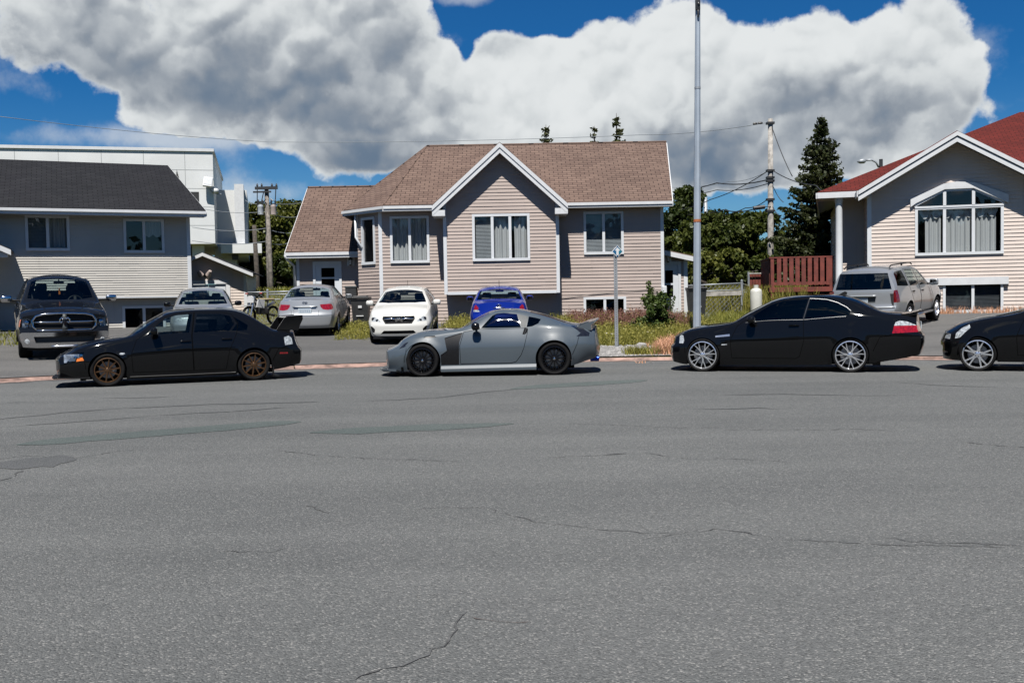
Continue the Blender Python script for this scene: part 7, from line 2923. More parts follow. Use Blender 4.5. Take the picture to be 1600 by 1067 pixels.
mbox(b, MD, du0 - .04, du0 + .06, .13, 3.2, zr1 - .05, zr1 - .002, 'red_wood')
b.build('side_rail', dk)
for u in (du0 + .1, (du0 + du1) / 2, du1 - .1):
    b = MB()
    mbox(b, MD, u - .07, u + .07, .1, .24, .3, zf0, 'red_wood')
    b.build('post', dk)
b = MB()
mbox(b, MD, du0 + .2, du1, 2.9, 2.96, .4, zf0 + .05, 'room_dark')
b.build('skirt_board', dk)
inv = (Matrix.Translation(dk.location) @ Matrix.Rotation(dk.rotation_euler.z, 4, 'Z')).inverted()
for c in dk.children:
    c.matrix_parent_inverse = inv

# low brown fence behind the deck
fz = MB()
fe = empty('fence', tuple(at(1180, 455, 39.5).xy) + (.7,))
tag(fe, 'short brown board fence just left of the red deck', 'fence')
for i in range(5):
    x0, x1 = 1171 + i * 4.6, 1175 + i * 4.6
    p0, p1 = at(x0, 428, 39.5), at(x1, 428, 39.5)
    fz.box((p0.x, 39.5, .6), (p1.x, 39.53, p0.z), 'red_wood')
fz.build('board_panel', fe)
fz = MB()
fz.tube([at(1169.5, 427, 39.4) - Vector((0, 0, 1.6)), at(1169.5, 425, 39.4)], .04, 'galvanised', 8)
fz.build('post', fe)
fz = MB()
fz.tube([at(1169.5, 428, 39.4), at(1192, 427.5, 39.4)], .03, 'grey_wood', 8)
fz.build('rail', fe)
fix_children(fe)

# ================================================================== shed between the houses
MS = frame(*(at(300, 440, 40.0).xy), 9)
sh = empty('shed', tuple(at(340, 440, 40.0).xy) + (.8,), R(9))
tag(sh, 'small sided shed with white double doors under a low gable roof', 'shed')
wl = MB()
s1 = on(MS, 385, 450, 0)[0]
sa = on(MS, 319, 400.5, 0)
s0 = 2 * sa[0] - s1
ze_s = on(MS, 385, 427, 0)[1]
dd = rect_on(MS, 296, 440, 356, 484, 0)
siding(wl, MS, [(s0, .5), (s1, .5), (s1, ze_s), (sa[0], sa[1]), (s0, ze_s)], 0, [(dd[0], .5, dd[2], dd[3])], .115, 'siding_cream')
Mr = MS @ Matrix.Translation((s1, 0, 0)) @ Matrix.Rotation(R(90), 4, 'Z')
siding(wl, Mr, [(0, .5), (4, .5), (4, ze_s), (0, ze_s)], 0, [], .115, 'siding_cream')
mbox(wl, MS, s1 - .1, s1 + .02, -.03, .08, .5, ze_s, 'white_vinyl')
wl.build('wall', sh, recalc=False)
rf = MB()
V = lambda u, d, z: MS @ Vector((u, d, z))
oh = .32
k = (sa[1] - ze_s) / (s1 - sa[0])
za = sa[1] + .14
zr_s = za - k * (s1 - sa[0] + oh)
roof_plane(rf, [V(s1 + oh, -.45, zr_s), V(s1 + oh, 4.2, zr_s), V(sa[0], 4.2, za), V(sa[0], -.45, za)], 'shingle_black', .05, 0, 1)
roof_plane(rf, [V(s0 - oh, 4.2, zr_s), V(s0 - oh, -.45, zr_s), V(sa[0], -.45, za), V(sa[0], 4.2, za)], 'shingle_black', .05, 0, 1)
rf.build('roof', sh, recalc=False)
fa = MB()
o_ = MS.to_3x3() @ Vector((0, -1, 0))
board(fa, V(sa[0], -.45, za - .02), V(s1 + oh, -.45, zr_s - .02), .13, .04, 'white_trim', o_)
board(fa, V(s0 - oh, -.45, zr_s - .02), V(sa[0], -.45, za - .02), .13, .04, 'white_trim', o_)
fa.build('fascia', sh)
du = (dd[0] + dd[2]) / 2
for a, c in ((dd[0] + .08, du - .01), (du + .01, dd[2] - .08)):
    b = MB()
    mbox(b, MS, a, c, .0, .05, .6, dd[3] - .12, 'door_white')
    for z0_, z1_ in ((.75, 1.5), (1.62, dd[3] - .3)):
        mbox(b, MS, a + .12, c - .12, -.012, .0, z0_, z1_, 'white_vinyl')
    b.build('door', sh)
b = MB()
mbox(b, MS, dd[0] - .05, dd[2] + .05, -.06, .02, dd[3] - .10, dd[3] + .05, 'white_trim')
mbox(b, MS, dd[2] - .06, dd[2] + .10, -.04, .02, .5, dd[3] - .1, 'white_trim')
b.build('door_trim', sh)
b = MB()
fu, fzz = on(MS, 321, 430, 0)
b.lathe([(0, 0), (.07, 0), (.07, .04), (0, .05)], 'lamp_black', 12, MS @ Matrix.Translation((fu, 0, fzz)) @ Matrix.Rotation(R(90), 4, 'X'))
for s in (-1, 1):
    Ml = MS @ Matrix.Translation((fu + s * .17, -.22, fzz + .05)) @ Matrix.Rotation(R(s * 30), 4, 'Y') @ Matrix.Rotation(R(35), 4, 'X')
    b.lathe([(0, .16), (.06, .15), (.085, .06), (.115, -.08), (.11, -.085), (.07, .03), (0, .05)], 'tan_can', 16, Ml)
    b.tube([MS @ Vector((fu, -.04, fzz)), MS @ Vector((fu + s * .12, -.16, fzz + .02)), MS @ Vector((fu + s * .17, -.22, fzz + .12))], .018, 'lamp_black', 6)
b.build('floodlight', sh, smooth=True, sharp=40)
inv = (Matrix.Translation(sh.location) @ Matrix.Rotation(sh.rotation_euler.z, 4, 'Z')).inverted()
for c in sh.children:
    c.matrix_parent_inverse = inv

# ================================================================== white panelled building far behind
MW = frame(*(at(337, 400, 75).xy), 14)
wb = empty('commercial_building', tuple(at(337, 400, 75).xy) + (0,), R(14))
tag(wb, 'large white metal panelled building behind the houses', 'building')
b = MB()
tz_ = on(MW, 336, 237.5, 0)[1]
bz_ = on(MW, 336, 381, 0)[1]
x0 = -34.0
mbox(b, MW, x0, 0, 0, 18, bz_, tz_, 'metal_panel')
mbox(b, MW, x0 - .1, .1, -.12, 18.1, tz_, tz_ + .22, 'white_trim')
mbox(b, MW, x0, -1.9, 2.5, 18, 0, bz_, 'room_mid')
mbox(b, MW, -1.75, -.9, 1.2, 2.2, 0, bz_, 'metal_panel')
b.build('wall', wb)
b = MB()
hgt = tz_ - bz_
for i in range(1, 5):
    z = bz_ + hgt * i / 5
    mbox(b, MW, x0, 0, -.006, .001, z - .02, z + .02, 'panel_gap')
for i in range(0, 12):
    u = -2.0 - i * 2.9
    mbox(b, MW, u - .02, u + .02, -.007, .001, bz_ + .05, tz_ - .02, 'panel_gap')
b.build('panel_joint', wb)
b = MB()
ra, rb_ = on(MW, 337, 400, 5)[0], on(MW, 372, 400, 5)[0]
rt = on(MW, 350, 297, 5)[1]
mbox(b, MW, -.3, rb_ + .8, 5, 17, on(MW, 350, 390, 5)[1] - .6, rt, 'metal_panel')
mbox(b, MW, -.3, rb_ - .2, 5.6, 17, 0, on(MW, 350, 390, 5)[1] - .6, 'metal_panel')
b.build('wing_wall', wb)
b = MB()
f0, f1 = on(MW, 367.5, 350, 4)[0], on(MW, 382, 350, 4)[0]
mbox(b, MW, f0, f1, 3.9, 6, on(MW, 375, 384, 4)[1], on(MW, 375, 288, 4)[1], 'white_trim')
b.build('fin', wb)
b = MB()
c0, c1 = on(MW, 345, 388, 3)[0], on(MW, 409, 388, 3)[0]
mbox(b, MW, c0, c1, 3, 7, on(MW, 380, 395.5, 3)[1], on(MW, 380, 380.5, 3)[1], 'metal_panel')
b.build('canopy', wb)
b = MB()
wu = rect_on(MW, 298, 300, 311, 318, 0)
mbox(b, MW, wu[0], wu[2], -.02, .02, wu[1], wu[3], 'room_dark')
b.build('window', wb)
b = MB()
lu, lz = on(MW, 325, 285, -.4)
Ml = MW @ Matrix.Translation((lu, -.5, lz)) @ Matrix.Rotation(R(-20), 4, 'X') @ Matrix.Rotation(R(8), 4, 'Y')
b.box((-.34, -.12, -.38), (.34, .12, .38), 'white_trim', Ml, bev=.05)
b.box((-.28, -.14, -.26), (.28, -.11, .32), 'grey_can', Ml)
b.tube([MW @ Vector((lu, -.4, lz - .4)), MW @ Vector((lu + .3, -.25, lz - .75)), MW @ Vector((lu + .9, .02, lz - .85))], .05, 'galvanised', 8)
b.build('floodlight', wb)
b = MB()
b.lathe([(0, -.2), (.18, -.16), (.25, 0), (.18, .16), (0, .2)], 'white_trim', 14, MW @ Matrix.Translation((.15, -.2, on(MW, 339, 299, 0)[1])))
b.build('camera_dome', wb, smooth=True)
b = MB()
ku = rect_on(MW, 362, 397, 372, 405, 3.5)
mbox(b, MW, ku[0], ku[2], 4.5, 5.0, ku[1], ku[3], 'dark_metal')
b.build('wall_unit', wb)
inv = (Matrix.Translation(wb.location) @ Matrix.Rotation(wb.rotation_euler.z, 4, 'Z')).inverted()
for c in wb.children:
    c.matrix_parent_inverse = inv
# ------------------------------------------------------------------ vegetation
def quads_mesh(name, V, F, m, parent=None, loc=None):
    me = bpy.data.meshes.new(name)
    V = np.asarray(V, np.float32).reshape(-1, 3)
    F = np.asarray(F, np.int32)
    k = F.shape[1]
    me.vertices.add(len(V))
    me.vertices.foreach_set('co', V.ravel())
    me.loops.add(F.size)
    me.loops.foreach_set('vertex_index', F.ravel())
    me.polygons.add(len(F))
    me.polygons.foreach_set('loop_start', np.arange(0, F.size, k, dtype=np.int32))
    me.polygons.foreach_set('loop_total', np.full(len(F), k, np.int32))
    me.materials.append(MATS[m])
    me.update(calc_edges=True)
    me.validate()
    o = bpy.data.objects.new(name, me)
    C.objects.link(o)
    if parent:
        o.parent = parent
    if loc is not None:
        o.location = loc
    return o


def leaves(centres, size, flat=.0):
    """one bent leaf-like quad per centre, random direction"""
    n = len(centres)
    a = rng.normal(size=(n, 3))
    a[:, 2] *= (1 - flat)
    a /= np.linalg.norm(a, axis=1)[:, None]
    b = rng.normal(size=(n, 3))
    b -= (b * a).sum(1)[:, None] * a
    b /= np.linalg.norm(b, axis=1)[:, None]
    s = size * rng.uniform(.6, 1.35, (n, 1))
    w = s * rng.uniform(.45, .75, (n, 1))
    c = np.asarray(centres)
    V = np.stack([c - a * s, c + b * w, c + a * s, c - b * w], 1).reshape(-1, 3)
    F = np.arange(4 * n).reshape(n, 4)
    return V, F


def crown_points(clumps, n_leaf):
    """leaf centres spread through clumps (centre, radius), more of them near each clump's skin"""
    P = []
    tot = sum(r ** 2 for _, r in clumps)
    for c, r in clumps:
        n = max(10, int(n_leaf * r ** 2 / tot))
        d = rng.normal(size=(n, 3))
        d /= np.linalg.norm(d, axis=1)[:, None]
        k = rng.uniform(.35, 1.0, (n, 1)) ** .6 * (1 + .18 * rng.normal(size=(n, 1)))
        P.append(np.array(c) + d * k * r * np.array([1, 1, .85]))
    return np.concatenate(P)


def leafy_tree(x, y, z0, h, w, label, m='leaf_mid', n=5200, leaf=.20, trunk=.28, group='leafy trees behind the houses', low=.18, clumps=44):
    root = empty('leafy_tree', (x, y, z0))
    tag(root, label, 'tree', group)
    b = MB()
    top = h * .72
    pts = [(0, 0, -.3)] + [(random.gauss(0, .12) * k, random.gauss(0, .12) * k, top * k / 5) for k in range(1, 6)]
    b.tube(pts, [trunk * (1 - .75 * k / 5) for k in range(6)], 'bark', 8)
    cl = []
    for i in range(clumps):
        t = random.random()
        zz = h * (low + (1 - low) * t)
        prof = math.sin(math.pi * min(1.0, .16 + .80 * t)) ** .7
        a = random.uniform(0, 2 * math.pi)
        rr = w * prof * math.sqrt(random.uniform(.12, 1.0))
        r = h * random.uniform(.065, .125)
        cl.append(((rr * math.cos(a), rr * math.sin(a), min(zz, h - r * .6)), r))
        if i % 4 == 0:
            c = Vector(cl[-1][0])
            s = Vector((0, 0, max(.6, c.z * .55)))
            b.tube([s, s.lerp(c, .5) + Vector((0, 0, .15)), c], [trunk * .3, trunk * .2, trunk * .06], 'bark', 5)
    b.build('trunk', root, smooth=True)
    V, F = leaves(crown_points(cl, int(n * 2.0)), leaf * .72)
    quads_mesh('crown', V, F, m, root)
    return root


def spruce(x, y, z0, h, w, label, n_whorl=30, m='needle', group=None, tip=None, lean=0.0, gap=.0):
    root = empty('spruce_tree', (x, y, z0))
    tag(root, label, 'tree', group)
    b = MB()
    b.tube([(0, 0, -.3), (lean * .3, 0, h * .4), (lean * .7, 0, h * .75), (lean, 0, h)], [h * .022, h * .016, h * .009, .012], 'bark', 8)
    V, C_ = [], []
    for i in range(n_whorl):
        t = (i + random.uniform(-.3, .3)) / n_whorl
        t = min(.99, max(.03, t))
        z = h * (.05 + .95 * t)
        cx = lean * t
        L_ = w * (1 - t) ** 1.05 * random.uniform(.62, 1.20) + .10
        nb = 9 if t < .85 else 6
        a0 = random.uniform(0, 6.28)
        for k in range(nb):
            if random.random() < gap:
                continue
            a = a0 + 2 * math.pi * k / nb + random.gauss(0, .22)
            L = L_ * random.uniform(.62, 1.12)
            droop = -.18 - .25 * (1 - t)
            ns = max(4, int(L / .14))
            p0 = np.array([cx, 0, z])
            d = np.array([math.cos(a), math.sin(a), 0])
            pts = []
            for j in range(ns + 1):
                s = j / ns
                pts.append(p0 + d * L * s + np.array([0, 0, droop * L * s + .34 * L * s * s]))
            b.tube([tuple(pts[0]), tuple(pts[ns // 2]), tuple(pts[-1])], [.028 * (1 - t) + .012, .014, .005], 'bark', 4, cap=False)
            for j in range(1, ns + 1):
                wd = (.34 * (1 - .6 * j / ns)) * min(1.0, L / 1.0) + .05
                q = max(3, int(7 * wd / .2))
                side = np.array([-d[1], d[0], 0])
                off = rng.uniform(-1, 1, (q, 1)) * wd * side + rng.normal(0, .05, (q, 3)) + np.array([0, 0, -.06]) * rng.uniform(0, 1.6, (q, 1))
                C_.append(pts[j] + off)
    b.build('trunk', root, smooth=True)
    P = np.concatenate(C_)
    V, F = leaves(P, .105, .35)
    quads_mesh('crown', V, F, m, root)
    return root


def blades(n, area, hgt, width, m, name, label=None, kind='stuff', lean=.35, zoff=0.0, obj=None):
    """upright blades spread over a list of ground points"""
    idx = rng.integers(0, len(area), n)
    A = np.array(area)[idx] + np.concatenate([rng.normal(0, .07, (n, 2)), np.zeros((n, 1))], 1)
    A[:, 2] = [tz(p[0], p[1]) - .02 + zoff for p in A]
    h = hgt * rng.uniform(.35, 1.15, n)
    ang = rng.uniform(0, 2 * np.pi, n)
    dx = np.stack([np.cos(ang), np.sin(ang), np.zeros(n)], 1)
    la = rng.uniform(0, 2 * np.pi, n)
    ld = np.stack([np.cos(la), np.sin(la), np.zeros(n)], 1) * (lean * h * rng.uniform(.2, 1.0, n))[:, None]
    w = (width * rng.uniform(.6, 1.4, n))[:, None]
    up = np.array([0, 0, 1.0])
    mid = A + ld * .35 + up * (h * .55)[:, None]
    tip = A + ld + up * h[:, None]
    V = np.stack([A - dx * w, A + dx * w, mid + dx * w * .8, mid - dx * w * .8, tip + dx * w * .15, tip - dx * w * .15], 1).reshape(-1, 3)
    base = np.arange(n)[:, None] * 6
    F = np.concatenate([base + np.array([[0, 1, 2, 3]]), base + np.array([[3, 2, 4, 5]])])
    return V, F, tip


def region(poly_px, n, jitter=0.0):
    """ground points inside a polygon given by photo pixels of its corners on the ground"""
    P = [on_ground(*p) for p in poly_px]
    xs, ys = [p.x for p in P], [p.y for p in P]
    out = []
    poly = [(p.x, p.y) for p in P]
    while len(out) < n:
        X = rng.uniform(min(xs), max(xs), 400)
        Y = rng.uniform(min(ys), max(ys), 400)
        ok = in_poly(X, Y, poly)
        for x, y in zip(X[ok], Y[ok]):
            out.append((x, y, tz(x, y)))
    return out[:n]


def world_region(poly, n):
    xs, ys = [p[0] for p in poly], [p[1] for p in poly]
    out = []
    while len(out) < n:
        X = rng.uniform(min(xs), max(xs), 400)
        Y = rng.uniform(min(ys), max(ys), 400)
        ok = in_poly(X, Y, poly)
        for x, y in zip(X[ok], Y[ok]):
            out.append((x, y, tz(x, y)))
    return out[:n]


def weed_patch(poly, n, h, m, leaf=.024, per=1.2, lean=.45, w=.007):
    V, F, T = blades(n, world_region(poly, max(200, n // 4)), h, w, m, 'x', lean=lean)
    k = int(n * per)
    base = T[rng.integers(0, len(T), k)]
    P = base + rng.normal(0, .045, (k, 3)) - np.array([0, 0, 1.0]) * rng.uniform(0, .75, (k, 1)) * h
    P[:, 2] = np.maximum(P[:, 2], [tz(p[0], p[1]) + .01 for p in P])
    V2, F2 = leaves(P, leaf)
    return np.concatenate([V, V2]), np.concatenate([F, F2 + len(V)])


# --- garden in front of the centre house
garden = [(2.2, 25.9), (4.0, 26.1), (5.6, 27.9), (6.2, 29.0), (6.0, 33.6), (1.9, 33.7), (1.9, 27.5)]
V, F = weed_patch(garden, 9000, .34, 'weed_green', .026, 2.2)
tag(quads_mesh('weeds', V, F, 'weed_green'), 'yellow green weeds growing before the centre house', 'weeds', kind='stuff')
V, F, T = blades(5200, world_region([(2.0, 30.0), (5.4, 29.4), (5.2, 33.4), (1.9, 33.4)], 1500), .46, .010, 'weed_purple', 'x', lean=.3)
V2, F2 = leaves(T[rng.integers(0, len(T), 7000)] + rng.normal(0, .05, (7000, 3)) - np.array([0, 0, .05]), .026)
tag(quads_mesh('tall_weeds', np.concatenate([V, V2]), np.concatenate([F, F2 + len(V)]), 'weed_purple'), 'reddish purple tall weeds along the foot of the house wall', 'weeds', kind='stuff')
V, F = weed_patch([(1.2, 28.6), (2.0, 28.6), (2.0, 33.4), (1.2, 33.4)], 1400, .40, 'weed_purple', .024, 1.6)
tag(quads_mesh('tall_weeds', V, F, 'weed_green'), 'dry weeds between the grey coupe tail and the house wall', 'weeds', kind='stuff')
V, F = weed_patch([(-2.1, 28.6), (-.95, 28.6), (-.95, 33.4), (-2.1, 33.4)], 1600, .40, 'weed_green', .026, 1.6)
tag(quads_mesh('weeds', V, F, 'weed_green'), 'weeds growing between the white hatchback and the blue car', 'weeds', kind='stuff')
V, F = weed_patch([(-5.0, 28.4), (-4.05, 28.4), (-4.3, 34.5), (-5.5, 34.5)], 1800, .24, 'weed_green', .024, 2.4)
tag(quads_mesh('weeds', V, F, 'weed_green'), 'weeds on the strip between the silver sedan and the white hatchback', 'weeds', kind='stuff')
V, F, T = blades(8500, world_region([(3.35, 23.75), (5.0, 23.55), (6.5, 24.0), (6.6, 28.0), (4.2, 26.8), (3.6, 25.2)], 1800), .26, .008, 'dry_grass', 'x', lean=.9)
tag(quads_mesh('dry_grass', V, F, 'dry_grass'), 'dry orange brown grass beside the nose of the black coupe', 'grass', kind='stuff')
V, F, T = blades(700, world_region([(2.75, 23.8), (3.6, 23.75), (3.6, 24.2), (2.8, 24.3)], 200), .22, .010, 'weed_green', 'x', lean=.6)
tag(quads_mesh('weeds', V, F, 'weed_green'), 'small tuft of weeds at the kerb below the gravel strip', 'weeds', kind='stuff')
V, F, T = blades(22, [road_point(1003, 567)] * 4, .05, .010, 'weed_green', 'x', lean=1.2)
V[:, 2] -= .03
tag(quads_mesh('weeds', V, F, 'dry_grass'), 'tiny tuft growing out of the gutter', 'weeds', kind='stuff')
# yard to the right of the lean-to, up to the wire fence
V, F, T = blades(9000, world_region([(6.0, 27.0), (10.2, 27.0), (11.0, 33.0), (10.6, 36.0), (7.6, 36.0), (6.4, 33.0)], 2500), .24, .013, 'lawn_blade', 'x', lean=.6)
tag(quads_mesh('lawn', V, F, 'lawn_blade'), 'yellow green lawn between the lean-to and the red deck', 'lawn', kind='stuff')
V, F, T = blades(7000, world_region([(7.9, 36.3), (11.0, 36.0), (12.0, 41.0), (8.0, 41.0)], 2000), 1.0, .016, 'weed_green', 'x', lean=.35)
tag(quads_mesh('tall_grass', V, F, 'weed_green'), 'tall wild grass behind the wire fence right of the lean-to', 'grass', kind='stuff')
V, F, T = blades(6000, world_region([(-14.0, 38.5), (-8.0, 38.5), (-8.0, 46.0), (-14.0, 46.0)], 2000), .22, .014, 'lawn_blade', 'x', lean=.6)
tag(quads_mesh('grass_bank', V, F, 'dry_grass' if False else 'lawn_blade'), 'grassy bank behind the wire fence left of the centre house', 'grass', kind='stuff')
V, F, T = blades(1500, world_region([(-16.0, 25.0), (-13.1, 26.3), (-13.6, 30.5), (-17.5, 29.0)], 500), .16, .012, 'lawn_blade', 'x', lean=.6)
tag(quads_mesh('lawn', V, F, 'lawn_blade'), 'strip of lawn left of the black pickup', 'lawn', kind='stuff')
V, F, T = blades(900, world_region([(12.6, 33.2), (17.6, 31.9), (17.8, 32.8), (12.8, 34.2)], 300), .25, .010, 'dry_grass', 'x', lean=.5)
tag(quads_mesh('dry_grass', V, F, 'dry_grass'), 'dry weeds along the foot of the cream house', 'grass', kind='stuff')


# white flower heads (yarrow)
def flower(px, py, r, lab):
    p = on_ground(px, py + 8)
    f = empty('flower', p)
    tag(f, lab, 'flower', 'white flowers in the weeds')
    h = at(px, py, p.y).z - p.z
    b = MB()
    b.tube([(0, 0, 0), (.02, 0, h)], .006, 'brown_stem', 5)
    b.build('stem', f)
    b = MB()
    for i in range(14):
        a, q = random.uniform(0, 6.28), r * math.sqrt(random.random())
        b.lathe([(0, .016), (.02, .010), (.028, 0), (0, -.01)], 'flower_white', 7, Matrix.Translation((.02 + q * math.cos(a), q * math.sin(a) * .8, h + .02 - .25 * q * q / r)))
    b.build('head', f, smooth=True)


for px, py, r, lab in ((1002, 511, .10, 'largest white flower head, left of the green bush'), (1010, 519.5, .08, 'white flower head just below the largest one'), (956.5, 522.5, .06, 'white flower head left of the sign post'),
                       (946, 521.5, .045, 'small white flower head farthest left'), (989.5, 505.5, .04, 'small white flower head above the largest one'), (1020, 518.5, .04, 'small white flower head at the foot of the bush'),
                       (1005.5, 500.5, .045, 'white flower head highest against the purple weeds')):
    flower(px, py, r, lab)

# gravel strip with single stones in it
gr = MB()
gp = [(1.9, 23.62), (3.75, 23.55), (3.95, 25.3), (3.3, 25.95), (1.9, 26.0)]
o = sheet('gravel', gp[0], gp[1], (3.9, 25.6), (1.9, 26.0), 'gravel', .02, 24, 24, .03)
o['kind'] = 'structure'
st = MB()
for x, y, z in world_region(gp, 700):
    s = random.uniform(.012, .045)
    M_ = Matrix.Translation((x, y, z + .02)) @ Matrix.Rotation(random.uniform(0, 6), 4, 'Z') @ Matrix.Diagonal((s * random.uniform(.8, 1.5), s, s * .6, 1))
    st.mesh([M_ @ Vector(v) for v in ((1, 0, 0), (0, 1, 0), (-1, 0, 0), (0, -1, 0), (.2, .1, 1), (0, 0, -1))], [(0, 1, 4), (1, 2, 4), (2, 3, 4), (3, 0, 4), (1, 0, 5), (2, 1, 5), (3, 2, 5), (0, 3, 5)], 'gravel_stone')
tag(st.build('gravel_stones'), 'loose grey stones on the gravel strip by the sign post', 'stones', kind='stuff')


def rock(px, py, sx, sz, lab):
    p = on_ground(px, py)
    bm = bmesh.new()
    bmesh.ops.create_icosphere(bm, subdivisions=2, radius=1)
    for v in bm.verts:
        v.co *= 1 + random.gauss(0, .10)
        v.co = Vector((v.co.x * sx, v.co.y * sx * .7, v.co.z * sz))
    b = MB()
    b.mesh([v.co.copy() for v in bm.verts], [[v.index for v in f.verts] for f in bm.faces], 'gravel_stone')
    bm.free()
    tag(b.build('rock', loc=p), lab, 'rock', 'rocks by the gravel strip')


rock(1003, 541, .15, .10, 'pale flat rock at the right end of the gravel strip')
rock(1012, 547, .17, .08, 'low grey rock in front of the pale one')

# bush in front of the lean-to
p = on_ground(1031, 525)
bush = empty('bush', (p.x, 29.6, tz(p.x, 29.6)))
tag(bush, 'dark green leafy bush in front of the white side door', 'bush')
b = MB()
cl = []
for i in range(60):
    a, q, zz = random.uniform(0, 6.28), .66 * math.sqrt(random.random()), random.uniform(.03, 1.0) ** 1.5
    q *= 1.15 - .75 * zz
    c = (q * math.cos(a), q * math.sin(a), zz * 1.05)
    cl.append((c, random.uniform(.10, .2)))
    if i % 2 == 0:
        b.tube([(0, 0, -.05), (c[0] * .4, c[1] * .4, c[2] * .6), c], [.015, .010, .004], 'brown_stem', 5)
for dx, h in ((-.12, 1.55), (-.05, 1.35), (.5, 1.3), (.58, 1.1)):
    b.tube([(dx * .5, 0, 0), (dx, 0, h * .6), (dx * 1.1, 0, h)], [.012, .008, .003], 'brown_stem', 5)
    for k in range(5):
        cl.append(((dx * (.9 + .04 * k), 0, h * (.62 + .08 * k)), .05 if dx > 0 else .075))
b.build('stem', bush)
V, F = leaves(crown_points(cl, 6500), .042)
quads_mesh('foliage', V, F, 'bush_leaf', bush)

# --- trees
def tree_at(px, ptop, Y, w, lab, m, n=5000, leaf=.2, z0=None, low=.14, clumps=44, group='leafy trees behind the houses'):
    t = at(px, ptop, Y)
    z = tz(t.x, Y) if z0 is None else z0
    return leafy_tree(t.x, Y, z, t.z - z, w, lab, m, n, leaf, group=group, low=low, clumps=clumps)


tree_at(402, 322, 97, 2.6, 'leafy tree behind the double utility pole on its left', 'leaf_bright', 5200, .25)
tree_at(426, 345, 93, 2.8, 'low leafy tree directly behind the double utility pole', 'leaf_mid', 4200, .25)
tree_at(453, 318, 91, 3.2, 'bright leafy tree between the double utility pole and the brown roof', 'leaf_bright', 7600, .24)
tree_at(484, 322, 93, 3.4, 'leafy tree half hidden by the lower brown roof', 'leaf_bright', 5200, .25)
tree_at(1046, 356, 57, 2.2, 'leafy tree hidden by the right end of the beige house', 'leaf_mid', 4200, .19)
tree_at(1069, 297, 58, 2.1, 'tallest leafy tree, left of the steel street lamp', 'leaf_dark', 6800, .18)
tree_at(1108, 336, 54, 2.2, 'leafy tree just right of the steel street lamp', 'leaf_mid', 6200, .18)
tree_at(1146, 335, 54, 2.4, 'round leafy tree left of the single utility pole', 'leaf_mid', 7000, .18)
tree_at(1184, 336, 55, 2.2, 'leafy tree behind the single utility pole', 'leaf_mid', 6400, .18)
tree_at(1228, 372, 52, 2.0, 'low leafy tree between the utility pole and the big spruce', 'leaf_dark', 5200, .18)
tree_at(1128, 392, 49, 2.0, 'low pale leafy shrub tree above the wire fence', 'leaf_bright', 5200, .16, low=.05)
tree_at(1090, 396, 49, 1.9, 'low leafy shrub tree behind the steel street lamp', 'leaf_bright', 4200, .16, low=.05)
tree_at(1172, 398, 48, 1.9, 'low leafy shrub tree left of the red deck', 'leaf_mid', 4600, .16, low=.05)
tree_at(1225, 398, 47, 2.0, 'low leafy shrub tree behind the red deck', 'leaf_dark', 4600, .17, low=.05)
for i, (px, Y) in enumerate(((402, 97), (426, 92), (456, 89))):
    tree_at(px, 398, Y, 2.6, ['dark undergrowth shrub beside the white canopy', 'dark undergrowth shrub at the foot of the double pole', 'dark undergrowth shrub by the entry wall'][i], 'leaf_dark', 3600, .25, low=.02, clumps=36, group='undergrowth shrubs on the left bank')

t = at(1281, 180, 46)
spruce(t.x - .25, 46, .8, t.z - .8, 3.5, 'big dark spruce tree behind the red deck', 44, 'needle', lean=.35, gap=.20)
for px, py, lab in ((853, 195, 'spruce top showing over the roof, leftmost of three'), (928.5, 197, 'shorter spruce top over the roof, middle of three'), (963, 177, 'tallest spruce top over the brown roof')):
    t = at(px, py, 62)
    spruce(t.x, 62, .9, t.z - .9, 3.4, lab, 34, 'needle_tip', group='spruce tops over the brown roof', gap=.2)
for px, py, w, lab in ((384, 310, .9, 'dark spruce tip right of the white building'), (468, 320, .9, 'dark tree tip by the brown entry roof')):
    t = at(px, py, 100)
    spruce(t.x, 100, .9, t.z - .9, w * 2.6, lab, 26, 'needle', group='far spruce tips')


# ------------------------------------------------------------------ poles and wires
def wire(pts, r, lab, m='wire', sag=0.0, group='overhead wires'):
    b = MB()
    out = []
    for i in range(len(pts) - 1):
        a, c = Vector(pts[i]), Vector(pts[i + 1])
        for k in range(12):
            t = k / 12
            p = a.lerp(c, t)
            p.z -= sag * 4 * t * (1 - t)
            out.append(p)
    out.append(Vector(pts[-1]))
    b.tube(out, r, m, 5)
    return tag(b.build('overhead_wire', smooth=True), lab, 'wire', group)


# double pole with transformers
YP = 50.0
pA, pB = at(418, 440, YP), at(428, 440, YP)
up = empty('utility_pole', (pA.x, YP, tz(pA.x, YP)))
tag(up, 'twin wooden utility pole with a crossarm and two transformers', 'utility pole')
tA, tB = at(413.5, 295, YP), at(417, 292, YP)
b = MB()
b.tube([(pA.x + .1, YP, 0), (tA.x + .05, YP + .2, tA.z)], [.14, .11], 'old_wood', 10)
b.build('pole', up, smooth=True)
b = MB()
b.tube([(pB.x, YP - .35, 0), (tB.x, YP - .1, tB.z)], [.13, .10], 'old_wood', 10)
b.build('pole', up, smooth=True)
b = MB()
a0, a1 = at(399, 294.5, YP - .2), at(434, 294.5, YP - .2)
b.box((a0.x, YP - .32, a0.z - .07), (a1.x, YP - .2, a0.z + .07), 'dark_metal')
a0, a1 = at(396, 300.5, YP - .2), at(424, 300.5, YP - .2)
b.box((a0.x, YP - .30, a0.z - .04), (a1.x, YP - .22, a0.z + .04), 'dark_metal')
b.build('crossarm', up)
